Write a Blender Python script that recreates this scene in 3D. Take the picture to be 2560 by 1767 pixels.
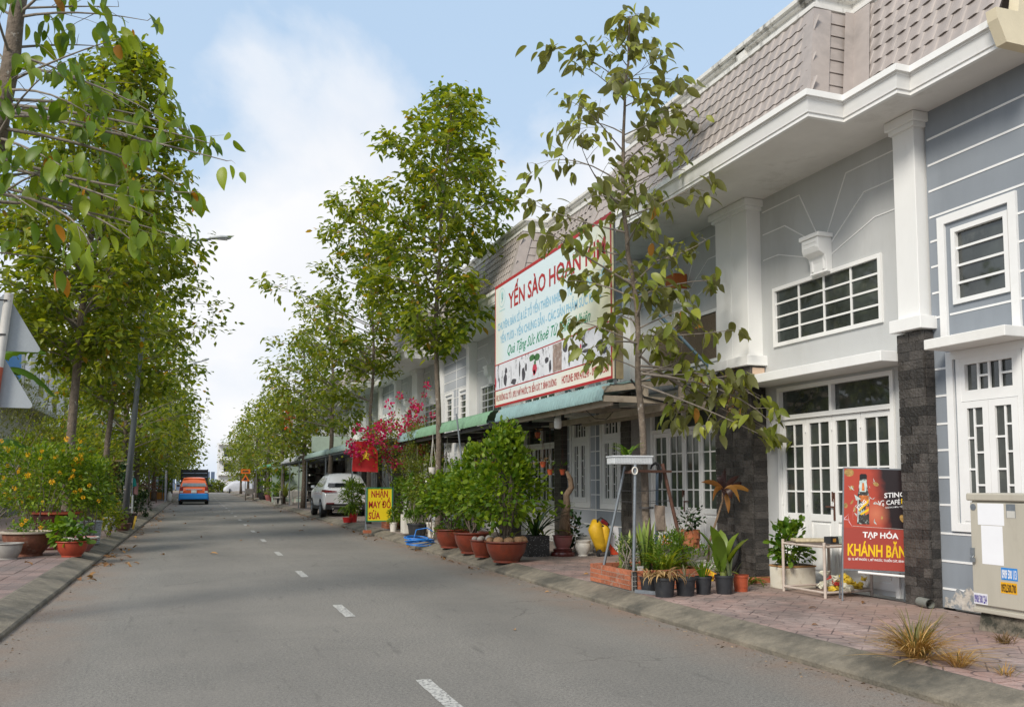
import bpy, math, random
import numpy as np
from mathutils import Vector, Matrix
random.seed(7); rng = np.random.default_rng(11)
R = math.radians; PI = math.pi
S = bpy.context.scene; COL = S.collection
for o in list(bpy.data.objects): bpy.data.objects.remove(o)

# ------------------------------------------------------------------ camera
cam = bpy.data.objects.new('camera', bpy.data.cameras.new('camera')); COL.objects.link(cam); S.camera = cam
cam.data.sensor_width = 36.0; cam.data.lens = 36.0 * 2174 / 2560
cam.data.shift_y = 162.0 / 2560
cam.data.clip_start = 0.05; cam.data.clip_end = 3000
cam.location = (0, 0, 1.45)
cam.rotation_euler = (R(90 + 4.249), 0, R(-19.92))
# ------------------------------------------------------------------ world: hazy daylight sky with thin cloud
SUN_EL, SUN_AZ = 38, 232          # compass style: azimuth clockwise from +y
W = bpy.data.worlds.new('World'); S.world = W; W.use_nodes = True
nt = W.node_tree; nt.nodes.clear()
def N(t, tree=None, **k):
    n = (tree or nt).nodes.new(t)
    for a, v in k.items(): setattr(n, a, v)
    return n
out = N('ShaderNodeOutputWorld'); bg = N('ShaderNodeBackground'); bg.inputs['Strength'].default_value = 0.088
sky = N('ShaderNodeTexSky', sky_type='NISHITA', sun_disc=False, sun_elevation=R(SUN_EL), sun_rotation=R(SUN_AZ), air_density=1.0, dust_density=1.6, ozone_density=1.2)
tc = N('ShaderNodeTexCoord'); sep = N('ShaderNodeSeparateXYZ'); nt.links.new(tc.outputs['Generated'], sep.inputs[0])
def M(op, a, b=None, tree=None, clamp=False):
    tr = tree or nt; n = N('ShaderNodeMath', tr, operation=op, use_clamp=clamp)
    for i, v in enumerate((a, b)):
        if v is None: continue
        if isinstance(v, (int, float)): n.inputs[i].default_value = v
        else: tr.links.new(v, n.inputs[i])
    return n.outputs[0]
def MIXC(fac, a, b, tree=None, blend='MIX'):
    tr = tree or nt; n = N('ShaderNodeMix', tr, data_type='RGBA', blend_type=blend)
    for s, v in ((n.inputs[0], fac), (n.inputs[6], a), (n.inputs[7], b)):
        if isinstance(v, (int, float)): s.default_value = v
        elif isinstance(v, tuple): s.default_value = v if len(v) == 4 else v + (1,)
        else: tr.links.new(v, s)
    return n.outputs[2]
def RAMP(fac, stops, tree=None, interp='LINEAR'):
    tr = tree or nt; n = N('ShaderNodeValToRGB', tr); cr = n.color_ramp; cr.interpolation = interp
    while len(cr.elements) < len(stops): cr.elements.new(0.5)
    for e, (p, c) in zip(cr.elements, stops):
        e.position = p; e.color = (c, c, c, 1) if isinstance(c, (int, float)) else (c + (1,) if len(c) == 3 else c)
    tr.links.new(fac, n.inputs[0]); return n.outputs[0]
# clouds: noise on the direction projected on a dome, so that they flatten towards the horizon
zz = M('ADD', M('MAXIMUM', sep.outputs[2], 0.0), 0.62)
cx = M('ADD', M('DIVIDE', sep.outputs[0], zz), 0.21); cy = M('ADD', M('DIVIDE', sep.outputs[1], zz), 0.03)
cmb = N('ShaderNodeCombineXYZ'); nt.links.new(cx, cmb.inputs[0]); nt.links.new(cy, cmb.inputs[1]); cmb.inputs[2].default_value = 9.4
nz = N('ShaderNodeTexNoise'); nz.inputs['Scale'].default_value = 2.1; nz.inputs['Detail'].default_value = 10; nz.inputs['Roughness'].default_value = 0.52; nz.inputs['Distortion'].default_value = 0.25
nt.links.new(cmb.outputs[0], nz.inputs['Vector'])
mask = RAMP(nz.outputs[0], [(0.44, 0.0), (0.505, 0.6), (0.60, 1.0)])
mask = M('MULTIPLY', mask, RAMP(sep.outputs[2], [(0.0, 0.0), (0.05, 1.0)]))
haze_f = RAMP(sep.outputs[2], [(0.0, 0.85), (0.10, 0.5), (0.28, 0.12), (0.5, 0.0)])
skyc = MIXC(0.80, sky.outputs[0], (5.5, 7.3, 9.5))        # thin high veil evens the blue out
skyc = MIXC(haze_f, skyc, (7.3, 7.95, 8.9))
nz2 = N('ShaderNodeTexNoise'); nz2.inputs['Scale'].default_value = 3.0; nz2.inputs['Detail'].default_value = 6
nt.links.new(cmb.outputs[0], nz2.inputs['Vector'])
cloudc = MIXC(RAMP(nz2.outputs[0], [(0.35, 0.0), (0.65, 1.0)]), (8.4, 8.65, 9.15), (9.5, 9.5, 9.6))
fin = MIXC(mask, skyc, cloudc)
nt.links.new(fin, bg.inputs['Color']); nt.links.new(bg.outputs[0], out.inputs['Surface'])
# ------------------------------------------------------------------ sun behind thin cloud
sl = bpy.data.lights.new('sun', 'SUN'); sl.energy = 2.8; sl.angle = R(18); sl.color = (1.0, 0.93, 0.82)
so = bpy.data.objects.new('sun', sl); COL.objects.link(so)
d = Vector((math.sin(R(SUN_AZ)) * math.cos(R(SUN_EL)), math.cos(R(SUN_AZ)) * math.cos(R(SUN_EL)), math.sin(R(SUN_EL))))
so.rotation_euler = d.to_track_quat('Z', 'Y').to_euler(); so.location = d * 60
vs = S.view_settings; vs.view_transform = 'Standard'; vs.look = 'None'; vs.exposure = 0.28; vs.gamma = 1.0; vs.use_curve_mapping = False
S.cycles.max_bounces = 8; S.cycles.transparent_max_bounces = 8; S.cycles.use_denoising = True

# ------------------------------------------------------------------ materials
MATS = {}
def mat(name, col, rough=0.7, var=0.12, scale=4.0, bump=0.0, bscale=40.0, dirt=None, dscale=1.6, dlo=0.52, dhi=0.72, metal=0.0, spec=0.5, rand=0.0, coat=0.0, islandrand=0.0, stretch=None):
    """plain surface: base colour with noise variation, optional dirt stains (on window glass: painted reflections) and bump; rand: per-object brightness spread"""
    if name in MATS: return MATS[name]
    m = bpy.data.materials.new(name); m.use_nodes = True; t = m.node_tree; b = t.nodes['Principled BSDF']
    b.inputs['Roughness'].default_value = rough; b.inputs['Metallic'].default_value = metal; b.inputs['Specular IOR Level'].default_value = spec
    b.inputs['Coat Weight'].default_value = coat; b.inputs['Coat Roughness'].default_value = 0.1
    g = N('ShaderNodeNewGeometry', t); vec = g.outputs['Position']
    if stretch:
        mp = N('ShaderNodeMapping', t); mp.inputs['Scale'].default_value = stretch; t.links.new(vec, mp.inputs[0]); vec2 = mp.outputs[0]
    else: vec2 = vec
    n1 = N('ShaderNodeTexNoise', t); n1.inputs['Scale'].default_value = scale; n1.inputs['Detail'].default_value = 6; n1.inputs['Roughness'].default_value = 0.65
    t.links.new(vec2, n1.inputs['Vector'])
    lo = tuple(c * (1 - var) for c in col); hi = tuple(min(1, c * (1 + var)) for c in col)
    c = MIXC(RAMP(n1.outputs[0], [(0.3, 0.0), (0.7, 1.0)], t), lo, hi, t)
    if rand or islandrand:
        src = N('ShaderNodeObjectInfo', t).outputs['Random'] if rand else g.outputs['Random Per Island']
        r_ = rand or islandrand
        k = M('ADD', M('MULTIPLY', src, 2 * r_, t), 1 - r_, t)
        mul = N('ShaderNodeVectorMath', t, operation='SCALE'); t.links.new(c, mul.inputs[0]); t.links.new(k, mul.inputs['Scale']); c = mul.outputs[0]
    if dirt:
        n2 = N('ShaderNodeTexNoise', t); n2.inputs['Scale'].default_value = dscale; n2.inputs['Detail'].default_value = 9; n2.inputs['Roughness'].default_value = 0.7
        t.links.new(vec2, n2.inputs['Vector'])
        c = MIXC(RAMP(n2.outputs[0], [(dlo, 0.0), (dhi, 1.0)], t), c, dirt, t)
    t.links.new(c, b.inputs['Base Color'])
    if bump:
        n3 = N('ShaderNodeTexNoise', t); n3.inputs['Scale'].default_value = bscale; n3.inputs['Detail'].default_value = 5
        t.links.new(vec, n3.inputs['Vector'])
        bp = N('ShaderNodeBump', t); bp.inputs['Strength'].default_value = bump; bp.inputs['Distance'].default_value = 0.02
        t.links.new(n3.outputs[0], bp.inputs['Height']); t.links.new(bp.outputs[0], b.inputs['Normal'])
    MATS[name] = m; return m
def leafmat(name, dark, light, odd=None, oddp=0.02, rough=0.42, trans=0.30, under=None):
    """leaves: colour per leaf (island or object), translucent, a little gloss"""
    if name in MATS: return MATS[name]
    m = bpy.data.materials.new(name); m.use_nodes = True; t = m.node_tree; t.nodes.clear()
    o = N('ShaderNodeOutputMaterial', t); g = N('ShaderNodeNewGeometry', t); oi = N('ShaderNodeObjectInfo', t)
    r = M('FRACT', M('ADD', g.outputs['Random Per Island'], oi.outputs['Random'], t), None, t)
    c = MIXC(RAMP(r, [(0.0, 0.0), (0.55, 0.4), (1.0, 1.0)], t), dark, light, t)
    if odd:
        r2 = M('FRACT', M('MULTIPLY', r, 37.7, t), None, t)
        c = MIXC(M('GREATER_THAN', r2, 1 - oddp, t), c, odd, t)
    if under: c = MIXC(g.outputs['Backfacing'], c, under, t)
    p = N('ShaderNodeBsdfPrincipled', t); p.inputs['Roughness'].default_value = rough; p.inputs['Specular IOR Level'].default_value = 0.4
    t.links.new(c, p.inputs['Base Color'])
    tr = N('ShaderNodeBsdfTranslucent', t)
    c2 = MIXC(1.0, c, (1.75, 1.6, 0.5), t, 'MULTIPLY'); t.links.new(c2, tr.inputs['Color'])
    mx = N('ShaderNodeMixShader', t); mx.inputs[0].default_value = trans
    t.links.new(p.outputs[0], mx.inputs[1]); t.links.new(tr.outputs[0], mx.inputs[2]); t.links.new(mx.outputs[0], o.inputs['Surface'])
    MATS[name] = m; return m

white = mat('white_paint', (0.80, 0.80, 0.785), 0.6, 0.04, 2.0, 0.05, 60, dirt=(0.60, 0.585, 0.55), dscale=1.3, dlo=0.58, dhi=0.8, stretch=(1, 1, .4))
trimwhite = mat('trim_white', (0.80, 0.80, 0.79), 0.55, 0.04, 3.0)
stainwhite = mat('weathered_white', (0.76, 0.75, 0.72), 0.7, 0.08, 3.0, 0.1, 60, dirt=(0.26, 0.25, 0.23), dscale=2.4, dlo=0.60, dhi=0.72, stretch=(1, 1, .35))
mould = mat('mouldy_white', (0.70, 0.69, 0.66), 0.75, 0.1, 3.0, 0.2, 60, dirt=(0.15, 0.145, 0.13), dscale=3.0, dlo=0.53, dhi=0.66, stretch=(1, 1, .4))
soffit = mat('soffit_paint', (0.74, 0.72, 0.69), 0.75, 0.06, 2.0, dirt=(0.5, 0.48, 0.44), dscale=0.9, dlo=0.55, dhi=0.75)
greywall = mat('light_grey_render', (0.49, 0.50, 0.50), 0.8, 0.05, 1.2, 0.06, 120, dirt=(0.42, 0.425, 0.42), dscale=1.5, dlo=.5, dhi=.78, stretch=(1, 1, .3))
bluewall = mat('blue_grey_render', (0.245, 0.272, 0.305), 0.8, 0.06, 1.2, 0.06, 120, dirt=(0.20, 0.222, 0.248), dscale=1.5, dlo=.5, dhi=.78, stretch=(1, 1, .3))
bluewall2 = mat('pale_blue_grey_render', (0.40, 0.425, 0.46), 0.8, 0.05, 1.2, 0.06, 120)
cream = mat('cream_render', (0.70, 0.62, 0.45), 0.8, 0.08, 2.0, 0.1, 50, dirt=(0.32, 0.30, 0.26), dscale=2.5, dlo=0.62, dhi=0.75)
slate = mat('slate_stone', (0.055, 0.049, 0.044), 0.42, 0.4, 14.0, 0.8, 40, dirt=(0.22, 0.21, 0.20), dscale=7, dlo=0.67, dhi=0.76, rand=0.5)
slate_bulk = mat('slate_bulk', (0.055, 0.049, 0.044), 0.5, 0.35, 18.0, 0.5, 45, dirt=(0.20, 0.19, 0.18), dscale=9, dlo=0.66, dhi=0.78, islandrand=0.38)
mortar = mat('grout', (0.30, 0.29, 0.27), 0.9, 0.2, 20)
rooftile = mat('roof_tile_metal', (0.345, 0.302, 0.278), 0.5, 0.09, 5.0, dirt=(0.23, 0.205, 0.19), dscale=1.2, dlo=.5, dhi=.75, rand=0.05)
rooftile_g = mat('roof_tile_grey', (0.27, 0.25, 0.245), 0.5, 0.10, 5.0)
roofbase = mat('roof_underlay', (0.12, 0.10, 0.10), 0.7)
glass = mat('dark_window_glass', (0.040, 0.047, 0.044), 0.05, 0.5, 2.2, spec=0.9, dirt=(0.085, 0.09, 0.08), dscale=3.0, dlo=.55, dhi=.75)  # paler base and mottled patches painted in for the panes' dim reflections
glass2 = mat('greenish_window_glass', (0.055, 0.07, 0.06), 0.08, 0.4, 4.0, spec=0.8)
curtain = mat('blind_slats', (0.16, 0.19, 0.17), 0.25, 0.3, 30.0, stretch=(0.2, 0.2, 9), spec=0.7)
greydoor = mat('grey_door_panel', (0.52, 0.51, 0.49), 0.6, 0.06, 6.0)
brownboard = mat('brown_mesh_board', (0.14, 0.105, 0.07), 0.8, 0.25, 40.0, 0.4, 90)
galv = mat('galvanised_steel', (0.24, 0.265, 0.29), 0.45, 0.15, 25.0, metal=0.55)
steel_dark = mat('dark_steel', (0.03, 0.03, 0.032), 0.5)
rust = mat('rusty_steel', (0.10, 0.045, 0.03), 0.75, 0.4, 30.0, 0.2)
beige = mat('beige_steel_beam', (0.46, 0.39, 0.31), 0.6, 0.12, 6.0, dirt=(0.22, 0.17, 0.12), dscale=5)
terra = mat('glazed_terracotta', (0.185, 0.034, 0.016), 0.28, 0.22, 5.0, 0.08, 12, dirt=(0.10, 0.03, 0.018), dscale=3.0, dlo=0.5, dhi=0.7, coat=0.25)
terra2 = mat('dark_red_glaze', (0.085, 0.014, 0.012), 0.3, 0.25, 6.0, 0.06, 12, coat=0.3)
terra3 = mat('orange_plastic', (0.42, 0.085, 0.035), 0.4, 0.12, 5.0)
brownpot = mat('aged_brown_ceramic', (0.17, 0.06, 0.032), 0.55, 0.35, 9.0, 0.25, 30, dirt=(0.27, 0.2, 0.15), dscale=7, dlo=0.56, dhi=0.72)
pinkpot = mat('dusty_pink_ceramic', (0.27, 0.095, 0.09), 0.45, 0.15, 6.0)
whitepot = mat('white_ceramic', (0.66, 0.63, 0.57), 0.45, 0.08, 6.0, dirt=(0.38, 0.34, 0.27), dscale=5, dlo=0.6, dhi=0.8)
blackpot = mat('black_plastic_pot', (0.022, 0.024, 0.028), 0.5, 0.2, 10.0, dirt=(0.07, 0.065, 0.06), dscale=6, dlo=0.55, dhi=0.8)
redpl = mat('red_plastic', (0.55, 0.02, 0.02), 0.4, 0.08)
soil = mat('potting_soil', (0.05, 0.033, 0.022), 0.95, 0.4, 40.0, 0.6, 60)
brick = mat('hollow_brick', (0.36, 0.115, 0.055), 0.85, 0.25, 25.0, 0.3, 60, dirt=(0.33, 0.27, 0.22), dscale=10, dlo=0.56, dhi=0.72, rand=0.22)
concrete = mat('old_concrete', (0.25, 0.235, 0.21), 0.9, 0.2, 8.0, 0.4, 50, dirt=(0.09, 0.085, 0.075), dscale=3.0, dlo=0.5, dhi=0.75)
bark = mat('bark', (0.15, 0.118, 0.09), 0.9, 0.4, 14.0, 0.8, 30, dirt=(0.38, 0.36, 0.33), dscale=10, dlo=0.60, dhi=0.68, stretch=(1, 1, 0.8))
twig = mat('twig_bark', (0.22, 0.19, 0.16), 0.9, 0.3, 20.0)
driftwood = mat('driftwood', (0.19, 0.13, 0.085), 0.9, 0.4, 12.0, 0.9, 25, stretch=(1, 1, .4))
rubber = mat('tyre_rubber', (0.018, 0.018, 0.019), 0.75, 0.2)
blueplastic = mat('blue_hose', (0.015, 0.17, 0.55), 0.35, 0.05)
foam = mat('foam_box', (0.68, 0.64, 0.54), 0.75, 0.06, 6.0, dirt=(0.45, 0.38, 0.26), dscale=4)
paper = mat('paper', (0.80, 0.81, 0.84), 0.8, 0.02)

# ------------------------------------------------------------------ mesh helpers
ORG = {}
def thing(name, label, cat, loc, group=None):
    o = bpy.data.objects.new(name, None); COL.objects.link(o); o.location = loc; o.empty_display_size = .2
    o['label'] = label; o['category'] = cat
    if group: o['group'] = group
    ORG[o.name] = Vector(loc); return o
def tag(o, label=None, cat=None, group=None, kind=None):
    for k, v in (('label', label), ('category', cat), ('group', group), ('kind', kind)):
        if v: o[k] = v
    return o
def link_mesh(name, me, m, parent=None, loc=None, rot=None, scale=None):
    o = bpy.data.objects.new(name, me); COL.objects.link(o)
    if m is not None and not me.materials:
        for x in (m if isinstance(m, (list, tuple)) else [m]): me.materials.append(x)
    if parent: o.parent = parent
    base = ORG.get(parent.name, Vector()) if parent else Vector()
    if loc is not None: o.location = Vector(loc) - base
    if rot is not None: o.rotation_euler = rot
    if scale is not None: o.scale = scale
    return o
class MB:
    def __init__(s): s.v = []; s.f = []; s.mi = []; s.m = 0
    def add(s, vs, fs):
        k = len(s.v); s.v += [tuple(p) for p in vs]; s.f += [tuple(i + k for i in f) for f in fs]; s.mi += [s.m] * len(fs); return s
    def box(s, x0, y0, z0, x1, y1, z1):
        x0, x1 = min(x0, x1), max(x0, x1); y0, y1 = min(y0, y1), max(y0, y1); z0, z1 = min(z0, z1), max(z0, z1)
        return s.add([(x0,y0,z0),(x1,y0,z0),(x1,y1,z0),(x0,y1,z0),(x0,y0,z1),(x1,y0,z1),(x1,y1,z1),(x0,y1,z1)],
                     [(0,3,2,1),(4,5,6,7),(0,1,5,4),(1,2,6,5),(2,3,7,6),(3,0,4,7)])
    def obox(s, c, size, rz=0.0, rx=0.0, ry=0.0):
        m = Matrix.Translation(c) @ Matrix.Rotation(rz, 4, 'Z') @ Matrix.Rotation(ry, 4, 'Y') @ Matrix.Rotation(rx, 4, 'X')
        a, b, h = (q / 2 for q in size)
        vs = [m @ Vector(p) for p in ((-a,-b,-h),(a,-b,-h),(a,b,-h),(-a,b,-h),(-a,-b,h),(a,-b,h),(a,b,h),(-a,b,h))]
        return s.add(vs, [(0,3,2,1),(4,5,6,7),(0,1,5,4),(1,2,6,5),(2,3,7,6),(3,0,4,7)])
    def bar(s, p, q, w, h=None):
        p, q = Vector(p), Vector(q); dd = (q - p); L = dd.length; dd.normalize(); h = h or w
        up = Vector((0, 0, 1)) if abs(dd.z) < 0.95 else Vector((1, 0, 0)); a = dd.cross(up).normalized() * w / 2; b = a.cross(dd).normalized() * h / 2
        vs = [p-a-b, p+a-b, p+a+b, p-a+b, q-a-b, q+a-b, q+a+b, q-a+b]
        return s.add(vs, [(0,1,2,3),(7,6,5,4),(0,4,5,1),(1,5,6,2),(2,6,7,3),(3,7,4,0)])
    def tube(s, pts, r, n=8, cap=True):
        pts = [Vector(p) for p in pts]; rr = r if isinstance(r, (list, tuple)) else [r] * len(pts); vs = []; fs = []; ref = None
        for i, p in enumerate(pts):
            t = (pts[min(i+1, len(pts)-1)] - pts[max(i-1, 0)]).normalized()
            if ref is None: ref = t.orthogonal().normalized()
            ref = (ref - t * ref.dot(t)); ref = ref.normalized() if ref.length > 1e-6 else t.orthogonal().normalized()
            b = t.cross(ref)
            for k in range(n):
                a = 2 * PI * k / n; vs.append(p + (ref * math.cos(a) + b * math.sin(a)) * rr[i])
        for i in range(len(pts) - 1):
            for k in range(n): fs.append((i*n+k, i*n+(k+1)%n, (i+1)*n+(k+1)%n, (i+1)*n+k))
        if cap: fs.append(tuple(range(n-1, -1, -1))); fs.append(tuple((len(pts)-1)*n + k for k in range(n)))
        return s.add(vs, fs)
    def lathe(s, cx, cy, z0, prof, n=28, close=False):
        vs = []; fs = []
        for r, z in prof:
            for k in range(n): a = 2*PI*k/n; vs.append((cx + r*math.cos(a), cy + r*math.sin(a), z0 + z))
        for i in range(len(prof) - 1):
            for k in range(n): fs.append((i*n+k, i*n+(k+1)%n, (i+1)*n+(k+1)%n, (i+1)*n+k))
        if prof[0][0] > 1e-4: fs.append(tuple(range(n-1, -1, -1)))
        if close: fs.append(tuple((len(prof)-1)*n + k for k in range(n)))
        return s.add(vs, fs)
    def quad(s, *p): return s.add(p, [tuple(range(len(p)))])
    def prism(s, poly, axis, a, b):
        """poly: 2-D points; extruded along axis ('x','y','z') from a to b"""
        def P(u, v, w): return {'x': (w, u, v), 'y': (u, w, v), 'z': (u, v, w)}[axis]
        n = len(poly); vs = [P(u, v, a) for u, v in poly] + [P(u, v, b) for u, v in poly]
        fs = [tuple(range(n-1, -1, -1)), tuple(range(n, 2*n))] + [(i, (i+1)%n, n+(i+1)%n, n+i) for i in range(n)]
        return s.add(vs, fs)
    def ball(s, c, r, nu=8, nv=6, sq=(1, 1, 1)):
        vs = [(c[0], c[1], c[2] - r*sq[2])]; fs = []
        for j in range(1, nv):
            t = PI * j / nv
            for k in range(nu):
                a = 2*PI*k/nu; vs.append((c[0]+r*sq[0]*math.sin(t)*math.cos(a), c[1]+r*sq[1]*math.sin(t)*math.sin(a), c[2]-r*sq[2]*math.cos(t)))
        vs.append((c[0], c[1], c[2] + r*sq[2])); L = len(vs) - 1
        for k in range(nu): fs.append((0, 1+(k+1)%nu, 1+k)); fs.append((L, L-nu+k, L-nu+(k+1)%nu))
        for j in range(nv - 2):
            for k in range(nu): q = 1+j*nu; fs.append((q+k, q+(k+1)%nu, q+nu+(k+1)%nu, q+nu+k))
        return s.add(vs, fs)
    def mesh(s, name, m, base=(0, 0, 0), smooth=False):
        me = bpy.data.meshes.new(name); b = Vector(base)
        me.from_pydata([tuple(Vector(p) - b) for p in s.v], [], s.f)
        for x in (m if isinstance(m, (list, tuple)) else [m]): me.materials.append(x)
        if any(s.mi): me.polygons.foreach_set('material_index', s.mi)
        if smooth: me.polygons.foreach_set('use_smooth', [True] * len(me.polygons))
        me.update(); return me
    def build(s, name, m, parent=None, smooth=False, bevel=0.0, loc=None):
        """parented: vertices given in world space are stored relative to the parent's origin; loc: the object's own origin"""
        base = ORG.get(parent.name, Vector()) if parent else Vector()
        org = Vector(loc) if loc is not None else base
        o = bpy.data.objects.new(name, s.mesh(name, m, org, smooth)); COL.objects.link(o)
        if parent: o.parent = parent
        o.location = org - base; ORG[o.name] = org
        if bevel:
            md = o.modifiers.new('bevel', 'BEVEL'); md.width = bevel; md.segments = 2; md.limit_method = 'ANGLE'
        if smooth and smooth != 'all':
            me = o.data
            try: me.set_sharp_from_angle(angle=R(40))
            except Exception: pass
        return o
def copy_tree(o, parent=None, off=None):
    c = o.copy(); COL.objects.link(c); c.parent = parent
    for ch in o.children: copy_tree(ch, c)
    return c
def text(name, s, size_xy, m, parent, origin, right, up, bold=0.0, ext=0.0012, shear=0.0, align='LEFT', spacing=1.0, wfit=True):
    """lettering fitted into size_xy (width, cap height) on the plane spanned by right and up, starting at origin (baseline, left)"""
    cu = bpy.data.curves.new(name, 'FONT'); cu.body = s; cu.size = 1.0; cu.extrude = 0; cu.offset = bold; cu.shear = shear; cu.align_x = 'LEFT'; cu.space_character = spacing; cu.resolution_u = 2
    o = bpy.data.objects.new(name, cu); COL.objects.link(o)
    bpy.context.view_layer.update()
    dg = bpy.context.evaluated_depsgraph_get(); me = bpy.data.meshes.new_from_object(o.evaluated_get(dg)); bpy.data.objects.remove(o)
    co = np.empty(len(me.vertices) * 3, np.float32); me.vertices.foreach_get('co', co); co = co.reshape(-1, 3)
    x0, x1 = co[:, 0].min(), co[:, 0].max()
    sx = size_xy[0] / (x1 - x0); sy = size_xy[1] / 0.72
    r, u = Vector(right).normalized(), Vector(up).normalized(); nn = r.cross(u)
    base = ORG.get(parent.name, Vector()) if parent else Vector()
    og = Vector(origin) - base
    out_ = np.outer((co[:, 0] - x0) * sx, r) + np.outer(co[:, 1] * sy, u) + np.array(og + nn * ext)
    me.vertices.foreach_set('co', out_.astype(np.float32).ravel()); me.update()
    me.materials.clear(); me.materials.append(m)
    ob = bpy.data.objects.new(name, me); COL.objects.link(ob); ob.parent = parent; ORG[ob.name] = base
    return ob
# ================================================================== SETTING: ground, road, kerbs, pavements
def groundmat():
    m = mat('dry_earth', (0.20, 0.16, 0.11), 0.95, 0.3, 0.8, 0.4, 20); return m
def roadmat():
    m = bpy.data.materials.new('asphalt'); m.use_nodes = True; t = m.node_tree; b = t.nodes['Principled BSDF']; b.inputs['Roughness'].default_value = 0.85; b.inputs['Specular IOR Level'].default_value = 0.3
    g = N('ShaderNodeNewGeometry', t); p = g.outputs['Position']; sp = N('ShaderNodeSeparateXYZ', t); t.links.new(p, sp.inputs[0])
    def noise(sc, det=6, rgh=0.6, st=None):
        n = N('ShaderNodeTexNoise', t); n.inputs['Scale'].default_value = sc; n.inputs['Detail'].default_value = det; n.inputs['Roughness'].default_value = rgh
        if st:
            mp = N('ShaderNodeMapping', t); mp.inputs['Scale'].default_value = st; t.links.new(p, mp.inputs[0]); t.links.new(mp.outputs[0], n.inputs['Vector'])
        else: t.links.new(p, n.inputs['Vector'])
        return n.outputs[0]
    c = MIXC(RAMP(noise(130, 3, 0.8), [(0.42, 0.0), (0.58, 1.0)], t), (0.075, 0.075, 0.073), (0.285, 0.282, 0.272), t)      # aggregate
    c = MIXC(RAMP(noise(38, 4, 0.75), [(0.47, 0.0), (0.58, 0.75)], t), c, (0.27, 0.266, 0.255), t)
    c = MIXC(RAMP(noise(47, 3, 0.7), [(0.53, 0.0), (0.62, 0.75)], t), c, (0.085, 0.085, 0.083), t)
    lane = M('ABSOLUTE', M('SUBTRACT', M('ABSOLUTE', M('SUBTRACT', sp.outputs[0], 1.6, t), None, t), 1.5, t), None, t); c = MIXC(M('MULTIPLY', RAMP(lane, [(0.25, 0.30), (0.75, 0.0)], t), RAMP(noise(0.5, 4, .6, (1, .1, 1)), [(.35, .2), (.6, 1.0)], t), t), c, (0.11, 0.11, 0.108), t)
    c = MIXC(RAMP(noise(0.55, 5, 0.6, (1.0, 0.28, 1)), [(0.35, 0.0), (0.68, 0.55)], t), c, (0.125, 0.125, 0.123), t)          # worn lanes
    c = MIXC(M('MULTIPLY', RAMP(noise(7, 5, 0.7, (1, 0.12, 1)), [(0.60, 0.0), (0.72, 0.5)], t), 1.0, t), c, (0.06, 0.06, 0.06), t)  # tyre scuffs
    c = MIXC(RAMP(noise(26, 2, 0.5), [(0.70, 0.0), (0.76, 0.7)], t), c, (0.33, 0.32, 0.30), t)                                # light flecks
    vo = N('ShaderNodeTexVoronoi', t, feature='DISTANCE_TO_EDGE'); vo.inputs['Scale'].default_value = 0.55; wp = N('ShaderNodeVectorMath', t, operation='ADD'); nw = N('ShaderNodeTexNoise', t); nw.inputs['Scale'].default_value = 1.6; nw.inputs['Detail'].default_value = 5; t.links.new(p, nw.inputs['Vector']); t.links.new(p, wp.inputs[0]); t.links.new(nw.outputs['Color'], wp.inputs[1]); t.links.new(wp.outputs[0], vo.inputs['Vector'])
    crk = M('MULTIPLY', M('LESS_THAN', vo.outputs['Distance'], 0.006, t), RAMP(noise(0.35, 3), [(0.52, 0.0), (0.62, 0.7)], t), t); c = MIXC(crk, c, (0.06, 0.058, 0.055), t)
    c = MIXC(RAMP(noise(0.30, 6, 0.7), [(0.40, 0.0), (0.62, 0.35)], t), c, (0.26, 0.25, 0.235), t)                              # pale dusty patches
    c = MIXC(RAMP(noise(3.2, 6, 0.75), [(0.66, 0.0), (0.74, 0.5)], t), c, (0.07, 0.07, 0.07), t)                                # oil spots
    edge = M('ABSOLUTE', M('SUBTRACT', sp.outputs[0], 1.48, t), None, t)
    dust = M('MULTIPLY', RAMP(M('DIVIDE', edge, 3.14, t), [(0.72, 0.0), (0.90, 0.55), (1.0, 1.0)], t), RAMP(noise(1.4, 7, 0.65), [(0.30, 0.0), (0.62, 1.0)], t), t)
    c = MIXC(M('MULTIPLY', dust, 0.72, t), c, (0.235, 0.165, 0.125), t); c = MIXC(1.0, c, (1.05, 1.0, 0.93), t, 'MULTIPLY')
    t.links.new(c, b.inputs['Base Color'])
    bp = N('ShaderNodeBump', t); bp.inputs['Strength'].default_value = 0.45; bp.inputs['Distance'].default_value = 0.01
    t.links.new(noise(160, 2), bp.inputs['Height']); t.links.new(bp.outputs[0], b.inputs['Normal'])
    return m
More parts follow.
